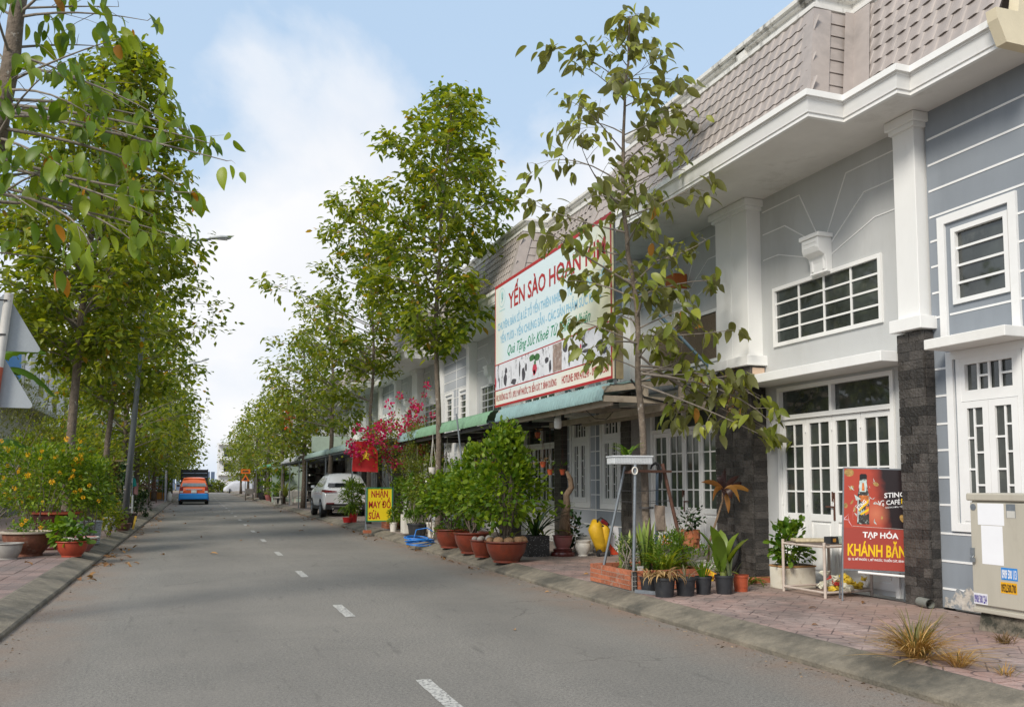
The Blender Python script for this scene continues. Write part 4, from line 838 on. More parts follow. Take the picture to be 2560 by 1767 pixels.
paleteal = mat('sign_teal', (.38, .62, .62), .4, .04); strip = mat('picture_strip_white', (.70, .71, .75), .4, .10, 5, dirt=(.10, .095, .11), dscale=4.2, dlo=.56, dhi=.62, stretch=(1, 1.6, .8)); ink = mat('picture_ink', (.06, .055, .07), .4, .5, 14); roseink = mat('picture_rose', (.50, .05, .09), .4, .3, 20); leafink = mat('picture_leaf', (.05, .15, .05), .4, .4, 20); nestink = mat('picture_nest', (.30, .22, .19), .4, .45, 14, dirt=(.6, .58, .55), dscale=9)
def by(s): return 16.45 - s
def strip_box(mb, s0, s1, z0, z1, x=5.597): mb.box(x, by(s1), z0, 5.5995, by(s0), z1)
q = MB(); strip_box(q, 0, 5.25, 5.34, 5.40); strip_box(q, 0, 5.25, 2.95, 2.995); strip_box(q, 0, .035, 2.995, 5.34); strip_box(q, 5.205, 5.25, 2.995, 5.34); strip_box(q, .035, 5.205, 3.785, 3.805); strip_box(q, .035, 5.205, 3.27, 3.29); q.build('red_border', signred, bn)
q = MB(); strip_box(q, .036, 5.204, 3.291, 3.784, 5.598); q.build('picture_strip', strip, bn)
def blob(mb, s, z, rs, rz, n=11, x=5.5972, jit=.18):
    mb.quad(*[(x, by(s + rs * math.cos(2*PI*k/n) * (1 + random.uniform(-jit, jit))), z + rz * math.sin(2*PI*k/n) * (1 + random.uniform(-jit, jit))) for k in range(n)])
q = MB(); random.seed(9)
for s, z, a, b in ((.28, 3.42, .02, .12), (.42, 3.40, .012, .10), (.62, 3.45, .10, .13), (.66, 3.62, .07, .06), (.95, 3.50, .012, .2), (1.1, 3.36, .14, .06), (1.42, 3.55, .035, .16), (1.62, 3.44, .09, .13), (1.75, 3.55, .05, .08), (2.75, 3.55, .10, .05), (2.9, 3.42, .06, .1), (3.55, 3.66, .10, .1), (3.7, 3.45, .035, .14), (4.35, 3.48, .15, .028), (4.3, 3.57, .1, .03), (4.85, 3.5, .14, .08), (5.0, 3.4, .1, .05)): blob(q, s, z, a, b)
q.build('picture_shapes', ink, bn)
q = MB(); q.m = 0
for s, z, a, b in ((2.18, 3.47, .10, .10), (2.16, 3.40, .06, .05), (4.15, 3.58, .03, .04), (.06, 3.45, .03, .1)): blob(q, s, z, a, b, x=5.5970)
q.build('picture_rose', roseink, bn)
q = MB()
for s, z, a, b in ((2.05, 3.68, .14, .06), (2.3, 3.66, .12, .07), (2.2, 3.58, .05, .04), (3.85, 3.45, .05, .08), (3.95, 3.5, .04, .06)): blob(q, s, z, a, b, x=5.5969)
q.build('picture_leaves', leafink, bn)
q = MB(); strip_box(q, 3.02, 3.40, 3.30, 3.77, 5.5974); q.build('picture_nest', nestink, bn)
q = MB()
for k in range(24):
    a0, a1 = 2*PI*k/24, 2*PI*(k+1)/24
    q.quad(*[(5.5985, by(.42 + r_ * math.cos(a)), 5.10 + r_ * math.sin(a)) for r_, a in ((.19, a0), (.175, a0), (.175, a1), (.19, a1))])
for pts in (((.36, 5.0), (.46, 5.03), (.52, 5.16), (.44, 5.10)), ((.38, 5.08), (.47, 5.06), (.43, 5.22), (.36, 5.2)), ((.42, 5.12), (.5, 5.17), (.46, 5.25))): q.quad(*[(5.5983, by(s), z) for s, z in pts])
q.quad(*[(5.5983, by(s), z) for s, z in ((.27, 4.84), (.27, 4.86), (.60, 4.86), (.60, 4.84))])
q.build('bird_emblem', paleteal, bn)
Rt, Up = (0, -1, 0), (0, 0, 1)
def bt(s, s0, s1, z, h, m, **k): return text('lettering', s, (s1 - s0, h), m, bn, (5.5985, by(s0), z), Rt, Up, **k)
bt('YẾN SÀO HOÀN KIM', .80, 5.06, 4.80, .31, signred, bold=.022)
bt('CHUYÊN: BÁN SỈ & LẺ TỔ YẾN THIÊN NHIÊN - TỔ YẾN TINH CHẾ', .17, 5.02, 4.47, .15, signblue, bold=.014)
bt('YẾN TƯƠI - YẾN CHƯNG SẴN - CÁC SẢN PHẨM SỨC KHOẺ', .32, 4.94, 4.20, .15, signblue, bold=.014)
bt('Quà Tặng Sức Khoẻ Từ Thiên Nhiên', .75, 4.52, 3.92, .19, signgreen, shear=.45, bold=.004)
bt('ĐC: ĐƯỜNG D2, TỔ 1, KP3, P. MỸ PHƯỚC, TX. BẾN CÁT, T. BÌNH DƯƠNG', .09, 3.17, 3.07, .115, signred, bold=.018)
bt('HOTLINE: 0909.470.249 - 0977.084.580', 3.40, 5.13, 3.07, .125, signred, bold=.018)
bars(bn, 'frame_bar', [((5.655, y, 2.85), (5.655, y, 5.38)) for y in (11.24, 13.0, 14.7, 16.4)] + [((5.655, 11.22, z), (5.655, 16.43, z)) for z in (3.0, 4.2, 5.36)], galv, .04)
bars(bn, 'brace', [((5.68, 11.3, 4.6), (7.3, 11.35, 3.22)), ((5.68, 16.3, 4.6), (7.3, 16.3, 3.22))], mat('blue_grey_brace', (.16, .25, .33), .5), .035)
q = MB(); q.box(5.66, 11.21, 2.95, 5.78, 11.27, 3.75); q.build('side_board', mat('worn_plywood', (.34, .28, .17), .8, .25, 8), bn)
# --- lamp bulb, camera
t = thing('hanging_lamp', 'white bulb lamp hanging below the blue-green awning', 'lamp', (5.84, 13.8, 2.42)); q = MB(); q.tube([(5.84, 13.8, 2.66), (5.84, 13.8, 2.59)], .022, 10); q.build('socket', white, t)
q = MB(); q.lathe(5.84, 13.8, 2.38, [(0.0, 0), (.05, .004), (.064, .03), (.066, .12), (.06, .15), (.058, .155), (.058, .18), (.025, .215)], 16); q.build('bulb', mat('opal_bulb', (.82, .82, .80), .35), t, smooth=True)
t = thing('security_camera', 'small white dome-ended camera under the awning beam', 'camera', (5.8, 13.0, 2.62)); q = MB(); q.tube([(5.86, 13.02, 2.66), (5.74, 12.93, 2.645)], .045, 12); q.build('housing', white, t); q = MB(); q.tube([(5.739, 12.929, 2.645), (5.733, 12.924, 2.644)], .03, 12); q.build('lens', rubber, t)
q = MB(); q.tube([(5.95, 12.9, 2.64), (6.1, 12.85, 2.5), (6.3, 12.85, 2.49), (6.45, 12.9, 2.62)], .006, 5); tag(q.build('cable', rubber), 'black cable sagging behind the camera below the awning', 'cable')
q = MB(); q.tube([(5.9, 11.22, 2.95), (6.1, 11.2, 2.70), (6.5, 11.19, 2.62), (7.0, 11.2, 2.66), (7.35, 11.22, 2.8)], .014, 6); tag(q.build('black_hose', rubber), 'black hose looped along the end beam of the blue-green awning', 'hose')

# ================================================================== POTS AND PLANTS
def pot(name, label, x, y, rt, h, m, rb=None, group=None, cat='pot', style='bowl', soilm=None, fill=.85, z=PZ, rim=.03):
    t = thing(name, label, cat, (x, y, z), group); rb = rb or rt * .62; q = MB()
    if style == 'bowl': p = [(rb, 0), (rb, .03*h/.3), (rb*1.08, .14*h), (rt*.86, .48*h), (rt*.93, .72*h), (rt*.955, .88*h), (rt*.92, .885*h), (rt, .93*h), (rt+rim*.4, .96*h), (rt+rim*.3, h), (rt-.02, h), (rt*.88, .86*h), (rt*.8, fill*h*.8)]
    elif style == 'bucket': p = [(rb, 0), (rt*.97, .86*h), (rt*1.04, .87*h), (rt*1.05, .97*h), (rt*1.04, h), (rt*.97, h), (rt*.93, fill*h*.9)]
    elif style == 'urn': p = [(rb, 0), (rb*1.02, .05*h), (rb*.92, .1*h), (rt*1.02, .5*h), (rt*1.04, .7*h), (rt*.93, .84*h), (rt*1.06, .95*h), (rt*1.06, h), (rt*.92, h), (rt*.86, .8*h)]
    q.lathe(x, y, z, p, 36); q.build('body', m, t, smooth=True)
    q = MB(); zs_ = z + fill*h; n = 20; rr = rt * (.9 if style != 'bucket' else .94)
    ring = [(x + rr*math.cos(2*PI*k/n), y + rr*math.sin(2*PI*k/n), zs_ + random.uniform(-.008, .008)) for k in range(n)]
    q.add(ring + [(x, y, zs_ + .02)], [(k, (k+1) % n, n) for k in range(n)]); q.build('soil', soilm or soil, t)
    return t
GP = 'terracotta bowls along the kerb'
pot('planter_bowl', 'glazed terracotta bowl with coconut husks around the pyramid shrub, nearest of the kerb row', 4.90, 13.80, .36, .35, terra, group=GP)
pot('planter_bowl', 'smaller terracotta bowl with grey stones, half behind the nearest bowl', 4.83, 14.85, .23, .31, terra, group=GP)
pot('planter_bowl', 'wide terracotta bowl with a steel pole standing in it, third along the kerb', 4.92, 15.75, .36, .39, terra, group=GP)
pot('planter_bowl', 'terracotta bowl with low green ground cover, furthest of the kerb row', 4.93, 17.25, .35, .38, terra, group=GP)
husk = mat('coconut_husk', (.34, .20, .11), .85, .3, 14, .4, 40, rand=.25); stone = mat('grey_stone', (.30, .27, .24), .85, .25, 12, .4, 40, rand=.25)
for k, (dx, dy, r_) in enumerate(((-.2, -.18, .085), (-.05, -.27, .08), (.12, -.24, .085), (.24, -.12, .085), (-.27, .02, .07))):
    q = MB(); q.ball((4.90+dx, 13.80+dy, PZ+.36), r_, 9, 7, (1.1, 1, .85)); tag(q.build('coconut_husk', husk, None, smooth='all', loc=(4.90+dx, 13.80+dy, PZ+.3)), ['left front', 'middle front', 'second from the right', 'rightmost', 'rear left'][k] + ' brown coconut husk in the nearest terracotta bowl', 'coconut', 'coconut husks in the nearest bowl')
for k, (dx, dy, r_) in enumerate(((.1, -.1, .095), (-.08, -.12, .07), (-.15, .0, .06), (.0, .06, .06))):
    q = MB(); q.ball((4.83+dx, 14.85+dy, PZ+.32), r_, 8, 6, (1, 1.1, .8)); tag(q.build('pot_stone', stone, None, smooth='all', loc=(4.83+dx, 14.85+dy, PZ+.27)), ['big rounded grey stone at the right of the smaller terracotta bowl', 'middle grey stone in the smaller terracotta bowl', 'leftmost grey stone in the smaller terracotta bowl', 'small grey stone at the back of the smaller terracotta bowl'][k], 'stone', 'stones in the smaller bowl')
pyr = lambda f: (1.0 - .88 * (max(0, f - .25) / .75) ** .8) * (.55 + .45 * min(1, f / .2))
shrub('potted_shrub', 'bright green pyramid shrub growing in the nearest terracotta bowl', 'shrub', (4.90, 13.80, PZ+.3), (.74, .66), .38, 1.90, 3000, .10, green_shrub, 'potted shrubs along the kerb', ROUND, 61, 14, .016, pyr, lobes=26, stemm=bark)
shrub('potted_shrub', 'round-leaved shrub with a leafy top shoot in the bowl with the steel pole', 'shrub', (4.92, 15.75, PZ+.3), (.58, .55), .48, 1.15, 1700, .092, green_shrub, 'potted shrubs along the kerb', ROUND, 62, 8, .018, None, lobes=15, stemm=bark)
shrub('potted_shrub', 'leafy shoot rising above the bowl with the steel pole', 'shrub', (5.02, 15.95, PZ+.5), (.24, .24), .75, 1.5, 520, .095, green_shrub, 'potted shrubs along the kerb', ROUND, 68, 3, .012, None, lobes=5)
shrub('potted_shrub', 'spreading green shrub over the furthest terracotta bowl', 'shrub', (4.93, 17.25, PZ+.3), (.66, .5), .42, 1.1, 2000, .095, green_shrub, 'potted shrubs along the kerb', ROUND, 63, 8, .016, None, lobes=17, stemm=bark)
shrub('ground_cover', 'low mat of small bright leaves filling the furthest terracotta bowl', 'ground cover', (4.93, 17.25, PZ+.32), (.33, .33), .02, .10, 900, .035, green_bush, None, ROUND, 64, 2, .004, lambda f: 1, lobes=8)
pot('black_planter', 'black plastic planter behind the blue hose coil', 5.12, 20.95, .24, .33, blackpot, .19, cat='planter', style='bucket')
pot('white_bucket', 'white ribbed bucket planter beside the black planter', 5.50, 20.75, .2, .36, whitepot, .15, cat='bucket', style='bucket')
q = MB(); q.box(4.92, 21.5, PZ+.05, 5.18, 21.9, PZ+.52); o = q.build('tile_box', whitepot, bevel=.006); tag(o, 'tall white tile box planter left of the black planter', 'planter')
q = MB(); q.ball((5.12, 20.95, PZ), .01); q.v = []; q.f = []; q.mi = []
shrub('potted_shrub', 'small fern-like plant in the black planter', 'plant', (5.12, 20.95, PZ+.3), (.26, .26), .06, .38, 700, .07, green_bush, None, NARROW, 65, 5, .008, lobes=6)
shrub('fern_tree', 'feathery bright green shrub rising under the end of the green awning', 'shrub', (5.62, 22.3, PZ), (.55, .75), .7, 2.75, 6200, .085, green_yel, None, NARROW, 66, 9, .02, lambda f: .55 + .45 * math.sin(PI * min(1, f * 1.1)), lobes=34, droop=-.1)
shrub('mango_sapling', 'dark drooping long-leaved sapling behind the blue hose', 'sapling', (5.08, 21.0, PZ), (.24, .26), .55, 1.5, 460, .16, green_bush, None, NARROW, 67, 5, .014, lobes=8, droop=.9)
shrub('hedge_shrub', 'mixed green foliage filling the gap under the green awning', 'shrub', (5.75, 19.0, PZ), (.5, 1.2), .35, 1.6, 3600, .085, green_bush, None, ROUND, 69, 12, .012, lobes=34)
shrub('hedge_shrub', 'low dark green foliage behind the brick planter with the sign', 'shrub', (5.7, 24.2, PZ), (.55, .9), .2, 1.35, 2600, .085, green_bush, None, ROUND, 70, 8, .012, lobes=20)
t, C = shrub('white_flower_shrub', 'loose shrub with tiny white blossoms beside the hanging white pots', 'shrub', (5.3, 20.4, PZ), (.45, .35), .85, 1.95, 1500, .075, green_yel, None, ROUND, 71, 6, .01, lobes=12)
P = np.array([tuple(c) for c in C]); P = np.repeat(P, 2, 0) + rng.normal(0, .09, (len(P)*2, 3)); leaf_cloud('blossom', P, rng.normal(0, 1, P.shape), np.full(len(P), .05), whiteflower, t, ROUND)
# bougainvillea: arching canes with bract clusters
bg_, C = shrub('bougainvillea', 'magenta bougainvillea arching over the red flag and the green awning', 'bougainvillea', (5.5, 24.8, PZ), (1.15, .9), 1.7, 2.95, 2600, .075, green_tree, None, ROUND, 72, 16, .016, lambda f: .8 + .3 * f, lobes=26, stemm=bark)
canes = MB(); fl_p = []; rnd = random.Random(4); lf_p = []
for (ex, ey, ez) in ((5.95, 23.4, 4.15), (5.6, 23.5, 3.7), (5.25, 23.7, 3.85), (5.75, 23.3, 3.55), (6.2, 23.6, 3.35), (4.15, 24.0, 2.95), (3.95, 24.1, 2.55), (4.4, 23.8, 2.75), (4.75, 23.7, 3.1), (5.0, 23.6, 2.95), (4.2, 23.9, 2.25), (3.88, 24.1, 2.3), (6.35, 23.5, 2.75), (6.0, 22.8, 2.35), (6.3, 23.0, 2.2), (4.6, 23.7, 2.6), (5.4, 23.5, 3.2)):
    a = Vector((5.4 + rnd.gauss(0, .2), 24.6, 1.6)); b = Vector((ex, ey, ez)); m_ = a.lerp(b, .55) + Vector((0, 0, .35)); pts = [a*(1-s)**2 + m_*2*s*(1-s) + b*s*s for s in [i/6 for i in range(7)]]
    canes.tube(pts, [.012*(1-.8*i/6) for i in range(7)], 5, cap=False)
    for s in range(2, 7):
        for _ in range(7): lf_p.append(pts[s] + Vector((rnd.gauss(0, .09), rnd.gauss(0, .09), rnd.gauss(0, .09))))
    fl_p.append(b); fl_p.append(pts[5] + Vector((rnd.gauss(0, .12), rnd.gauss(0, .1), .05))); fl_p.append(pts[4] + Vector((rnd.gauss(0, .15), rnd.gauss(0, .1), .05)))
fl_p += [Vector(tuple(c)) for c in C if c.z > 1.9 and c.y < 24.9][:34]
canes.build('cane', bark, bg_)
P = np.array([tuple(p) for p in lf_p]); leaf_cloud('cane_leaves', P, rng.normal(0, 1, P.shape), .07 * (.6 + .8 * rng.random(len(P))), green_tree, bg_, ROUND)
cl = MB(); rnd = random.Random(8)
def cluster_mesh(name, n, r, ls, m, shape):
    T, F = shape; q = MB(); rg = np.random.default_rng(n); D = unit(rg.normal(0, 1, (n, 3))); X, Y, Z = frames(D, 1.0)
    for i in range(n): q.add((D[i] * r * (.3 + .7 * rg.random()) + ls * (T[:, 0:1] * X[i] + T[:, 1:2] * Y[i] + T[:, 2:3] * Z[i])).tolist(), F)
    return q.mesh(name, m)
cms = [cluster_mesh('flower_cluster', 26, .085, .075, pinkflower, ROUND), cluster_mesh('flower_cluster', 18, .07, .07, pinkflower, ROUND)]
for i, p in enumerate(fl_p):
    link_mesh('flower_cluster', cms[i % 2], None, bg_, tuple(p), (rnd.random()*6, rnd.random()*6, 0), [(.7 + .7 * rnd.random()) * (1.25 if i % 5 == 0 else 1)] * 3)
# flag
t = thing('flag', 'red flag with a yellow star hanging in the bougainvillea', 'flag', (4.3, 24.3, 1.78)); q = MB(); vs = []; nu, nv = 12, 14
for j in range(nv+1):
    for i in range(nu+1):
        u, v = i/nu, j/nv; wid_ = .66 + .06 * (1-v) - .28 * max(0, v - .7) / .3
        vs.append((4.12 - .04*(1-v) + u*wid_*.98, 24.35 - u*.14 + .035*math.sin(u*7 + v*2) + .02*math.sin(v*9), 1.78 + v*.83 - .03*u*(1-v)))
q.add(vs, [(j*(nu+1)+i, j*(nu+1)+i+1, (j+1)*(nu+1)+i+1, (j+1)*(nu+1)+i) for j in range(nv) for i in range(nu)]); q.build('cloth', mat('flag_red', (.45, .012, .014), .75, .08, 6), t, smooth='all')
q = MB(); cxs, czs = .50, .52; pts = []
for k in range(10): a = PI/2 + k*PI/5; r_ = .155 if k % 2 == 0 else .062; pts.append((cxs + r_*math.cos(a)/.66, czs + r_*math.sin(a)/.83))
q.quad(*[(4.12 - .04*(1-v) + u*(.66+.06*(1-v))*.98, 24.35 - u*.14 + .035*math.sin(u*7+v*2) + .02*math.sin(v*9) - .02, 1.78 + v*.83 - .03*u*(1-v)) for u, v in pts]); q.build('star', mat('flag_yellow', (.75, .52, .02), .7), t)
q = MB(); q.tube([(4.08, 24.4, 2.63), (5.3, 24.3, 2.70)], .012, 6); q.build('rod', rust, t)
# yellow tailor sign on its stand
t = thing('folding_sign', 'yellow street sign with red tailor lettering on the kerb', 'sign', (4.55, 23.95, PZ)); yl = mat('sign_yellow', (.80, .60, .015), .45, .04); Xs = 4.42
q = MB(); q.box(4.44, 23.93, .42, 5.12, 23.97, 1.30); q.build('board', yl, t)
q = MB(); frame_ = [((4.43, 23.925, .40), (4.43, 23.925, 1.32)), ((5.13, 23.925, .40), (5.13, 23.925, 1.32)), ((4.42, 23.925, 1.315), (5.14, 23.925, 1.315)), ((4.42, 23.925, .405), (5.14, 23.925, .405))]
for a, b in frame_: q.bar(a, b, .025)
q.build('frame', mat('green_edge', (.03, .25, .12), .5), t)
q = MB(); q.bar((4.40, 23.95, .1), (4.40, 23.95, 1.33), .03); q.bar((4.40, 23.8, .12), (4.41, 23.95, .34), .02); q.bar((4.40, 24.1, .12), (4.41, 23.95, .34), .02); q.bar((5.16, 23.95, PZ), (5.16, 23.95, 1.33), .03); q.build('stand', galv, t)
for s_, a, b, z in (('NHẬN', .11, .57, 1.06), ('MAY ĐỒ', .04, .65, .77), ('SỬA', .04, .36, .47)): text('lettering', s_, (b - a, .185), signred, t, (4.44 + a, 23.928, z), (1, 0, 0), (0, 0, 1), bold=.025)
for k, (x, y) in enumerate(((4.37, 23.8), (4.47, 23.78))): q = MB(); q.box(x-.05, y-.08, 0.09, x+.05, y+.08, 0.17); tag(q.build('loose_brick', brick, None, loc=(x, y, .09)), ['left', 'right'][k] + ' broken brick weighing down the foot of the yellow sign', 'brick', 'bricks at the foot of the yellow sign')
pot('flower_pot', 'small white pot with a drooping plant in front of the yellow sign', 5.06, 23.4, .105, .25, whitepot, .08, style='bucket')
shrub('potted_plant', 'drooping long-leaved plant in the small white pot at the yellow sign', 'plant', (5.06, 23.4, PZ+.2), (.13, .13), .08, .42, 200, .11, green_shrub, None, NARROW, 73, 4, .007, lobes=4, droop=.9)
pot('red_pot', 'bright red plastic pot left of the yellow sign', 4.98, 29.4, .15, .30, redpl, .12, style='bucket')
pot('red_pot', 'low red plastic basin beside the bright red pot', 4.78, 29.3, .16, .17, redpl, .13, style='bucket')
shrub('potted_plant', 'lush drooping plant in the bright red pot behind the white car', 'plant', (4.95, 29.4, PZ+.25), (.36, .36), .1, 1.1, 1000, .17, green_shrub, None, NARROW, 74, 8, .01, lobes=10, droop=.7)
# brick planters, laid brick by brick
def brick_wall(t, p0, p1, z0, rows, bl, bh, th, holes_end=False, rnd=random.Random(3), me_cache={}):
    p0, p1 = Vector(p0), Vector(p1); dv = (p1 - p0); L = dv.length; dv.normalize(); ang = math.atan2(dv.y, dv.x); n = max(1, round(L / bl)); bl = L / n
    for r_ in range(rows):
        off = -.5 * bl if r_ % 2 else 0; x = off
        while x < L - .01:
            a, b = max(0, x), min(L, x + bl)
            if b - a > .03:
                key = (round(b - a, 3), bh, th)
                if key not in me_cache: q = MB(); q.box(-(b-a)/2+.004, -th/2, -bh/2+.004, (b-a)/2-.004, th/2, bh/2-.004); me_cache[key] = q.mesh('brick', brick)
                c = p0 + dv * (a + b) / 2; link_mesh('brick', me_cache[key], None, t, (c.x, c.y, z0 + (r_ + .5) * bh), (0, 0, ang + rnd.gauss(0, .012)))
            x += bl
bp = thing('brick_planter', 'low brick planter around the foot of the slender tree', 'planter', (5.45, 10.0, PZ))
brick_wall(bp, (4.99, 10.62), (4.99, 9.47), PZ+.02, 4, .165, .058, .075); brick_wall(bp, (5.03, 9.475), (5.98, 9.475), PZ+.02, 4, .165, .058, .075); brick_wall(bp, (5.98, 9.51), (5.98, 10.62), PZ+.02, 4, .165, .058, .075); brick_wall(bp, (5.03, 10.6), (5.94, 10.6), PZ+.02, 4, .165, .058, .075)
q = MB(); q.box(4.97, 9.46, PZ-.02, 6.0, 10.64, PZ+.02); q.box(4.962, 9.44, PZ, 5.02, 9.468, PZ+.25); q.build('mortar_base', concrete, bp)
q = MB(); q.box(4.9565, 9.50, PZ+.02, 5.02, 10.6, PZ+.245); q.box(5.04, 9.4415, PZ+.02, 5.95, 9.50, PZ+.245); q.build('mortar', mat('mortar_joint', (.36, .31, .26), .95, .15, 20), bp)
q = MB()
for r_ in range(4):
    for k in range(2):
        for u in range(2): zc_ = PZ+.02+(r_+.5)*.058 + (u-.5)*.024; q.box(4.966+k*.032, 9.4325-.0, zc_-.008, 4.984+k*.032, 9.4385, zc_+.008)
q.build('dark_hole_block', rubber, bp)  # solid black blocks stand in for the shaded holes in the brick ends
q = MB(); q.box(5.02, 9.51, PZ+.01, 5.95, 10.57, PZ+.19); q.build('soil', soil, bp)
bp2 = thing('brick_planter', 'brick planter on the pavement right of the yellow sign', 'planter', (5.5, 24.85, PZ)); brick_wall(bp2, (5.22, 24.75), (5.88, 24.75), PZ, 4, .2, .075, .09); brick_wall(bp2, (5.22, 25.6), (5.22, 24.8), PZ, 4, .2, .075, .09)
q = MB(); q.box(5.25, 24.78, PZ, 5.85, 25.6, PZ+.27); q.build('soil', soil, bp2)
# blue hose coil
q = MB(); rnd = random.Random(2)
for k in range(7):
    rx, ry = .27 + rnd.uniform(-.03, .05), .24 + rnd.uniform(-.05, .05); c = (4.66 + rnd.gauss(0, .03), 18.7 + rnd.gauss(0, .03)); ph = rnd.random() * 6; pts = []
    for i in range(33): a = ph + 2*PI*i/32; pts.append((c[0] + rx*math.cos(a), c[1] + ry*math.sin(a), .135 + .02*k + .035*math.sin(a + k) + max(0, (c[0] - 4.7)) ))
    q.tube(pts, .0125, 6)
q.tube([(4.5, 18.75, .2), (4.6, 18.9, .42), (4.85, 18.9, .46), (4.95, 18.8, .38)], .0125, 6)
tag(q.build('hose_coil', blueplastic, smooth='all'), 'coiled bright blue garden hose on the kerb', 'hose')
# black terrazzo box with long-leaved lily
def terrazzo():
    m = mat('black_terrazzo', (.028, .029, .032), .45, .2, 8); t = m.node_tree; v = N('ShaderNodeTexVoronoi', t); v.inputs['Scale'].default_value = 38; g_ = N('ShaderNodeNewGeometry', t); t.links.new(g_.outputs['Position'], v.inputs['Vector'])
    b = t.nodes['Principled BSDF']; src = b.inputs['Base Color'].links[0].from_socket; c = MIXC(M('LESS_THAN', v.outputs['Distance'], .2, t), src, (.45, .45, .45), t); t.links.new(c, b.inputs['Base Color']); return m
t = thing('terrazzo_planter', 'square black speckled planter right of the nearest terracotta bowl', 'planter', (5.78, 14.75, PZ)); q = MB(); x0, y0 = 5.57, 14.55
for (a, b, c, d_) in ((0, 0, .42, .03), (0, .37, .42, .40), (0, .03, .03, .37), (.39, .03, .42, .37)): q.box(x0+a, y0+b, PZ, x0+c, y0+d_, PZ+.37)
q.build('walls', terrazzo(), t); q = MB(); q.box(x0+.03, y0+.03, PZ+.02, x0+.39, y0+.37, PZ+.33); q.build('soil', soil, t)
def strap_plant(name, label, cat, base, n, L, w, m, lean=.5, seed=0, sag=.5, group=None, seg=7, up=1.0, spread=None):
    """rosette of long arching strap leaves, each leaf folded along its midrib"""
    rnd = random.Random(seed); t = thing(name, label, cat, base, group); q = MB(); b = Vector(base)
    for k in range(n):
        az = rnd.random() * 2 * PI if spread is None else spread[k % len(spread)] + rnd.gauss(0, .2); l_ = L * (.6 + .5 * rnd.random()); ln = lean * (.4 + rnd.random()); dh = Vector((math.cos(az), math.sin(az), 0)); sd = Vector((-dh.y, dh.x, 0)); vs = []
        st = b + dh * .02 + Vector((rnd.gauss(0, .02), rnd.gauss(0, .02), 0)); p = st.copy(); el = math.atan2(up, ln)
        for i in range(seg + 1):
            s = i / seg; ww = w * (math.sin(PI * min(.97, .12 + .85 * s)) ** .7) * (.5 if i == 0 else 1) * (0.12 if i == seg else 1); nn = dh * (-math.sin(el)) + Vector((0, 0, math.cos(el)))
            vs += [p + sd * ww + nn * ww * .35, p.copy(), p - sd * ww + nn * ww * .35]
            p = p + (dh * math.cos(el) + Vector((0, 0, math.sin(el)))) * (l_ / seg); el -= sag * (0.4 + s) * 2.2 / seg
        q.add(vs, [f for i in range(seg) for f in ((i*3, i*3+1, i*3+4, i*3+3), (i*3+1, i*3+2, i*3+5, i*3+4))])
    q.build('leaves', m, t, smooth='all'); return t
strap_plant('spider_lily', 'dark strap-leaved lily in the black speckled planter', 'plant', (5.78, 14.75, PZ+.33), 22, .95, .028, green_dark, .8, 3, .75)
strap_plant('spider_lily', 'yellow-green drooping leaves over the edge of the black speckled planter', 'plant', (5.9, 14.6, PZ+.36), 6, .7, .03, green_yel, 1.4, 4, 1.3)
# pink pot on a red dish with driftwood
t = thing('pot_stand', 'round dark red glazed stand under the pink pot', 'stand', (6.27, 14.6, PZ)); q = MB(); q.lathe(6.27, 14.6, PZ, [(.215, 0), (.225, .04), (.215, .07), (.17, .08), (.18, .12), (.16, .13)], 30, close=True); q.build('disc', terra2, t, smooth=True)
pot('pink_pot', 'dusty pink glazed pot standing on the red stand', 6.27, 14.6, .185, .24, pinkpot, .12, z=PZ+.13)
q = MB(); q.tube([(6.29, 14.58, .45), (6.25, 14.5, .76), (6.31, 14.5, 1.05), (6.29, 14.48, 1.23), (6.40, 14.5, 1.37), (6.38, 14.5, 1.52), (6.30, 14.48, 1.66)], [.10, .085, .07, .06, .055, .05, .03], 9); q.tube([(6.36, 14.56, .45), (6.33, 14.52, .8), (6.3, 14.5, 1.0)], [.05, .045, .03], 7)
for k in range(24): a = k/24; q.tube([(6.28 + random.gauss(0, .05), 14.5 + random.gauss(0, .05), .5 + a*.5), (6.28 + random.gauss(0, .1), 14.48 + random.gauss(0, .08), .45 + a*.4)], .008, 4)
tag(q.build('driftwood_trunk', driftwood, smooth='all'), 'gnarled driftwood trunk standing in the pink pot', 'driftwood')
strap_plant('air_fern', 'small fern tuft clinging to the driftwood trunk', 'fern', (6.24, 14.44, 1.0), 16, .28, .012, green_bush, 1.2, 8, .8)
GU = 'white ceramic urns by the striped wall'
pot('white_urn', 'white ceramic urn in front, right of the pink pot', 6.60, 14.45, .14, .28, whitepot, .09, GU, style='urn')
pot('white_urn', 'white ceramic urn behind, half hidden by the pink pot', 6.52, 15.2, .17, .33, whitepot, .11, GU, style='urn')
pot('white_urn', 'white ceramic urn behind, next to the yellow bag', 6.92, 14.95, .17, .32, whitepot, .11, GU, style='urn')
shrub('wall_plant', 'small dark leafy plant behind the driftwood trunk', 'plant', (6.75, 15.2, PZ), (.16, .16), .15, .75, 180, .10, green_dark, None, ROUND, 75, 3, .008, lobes=4)
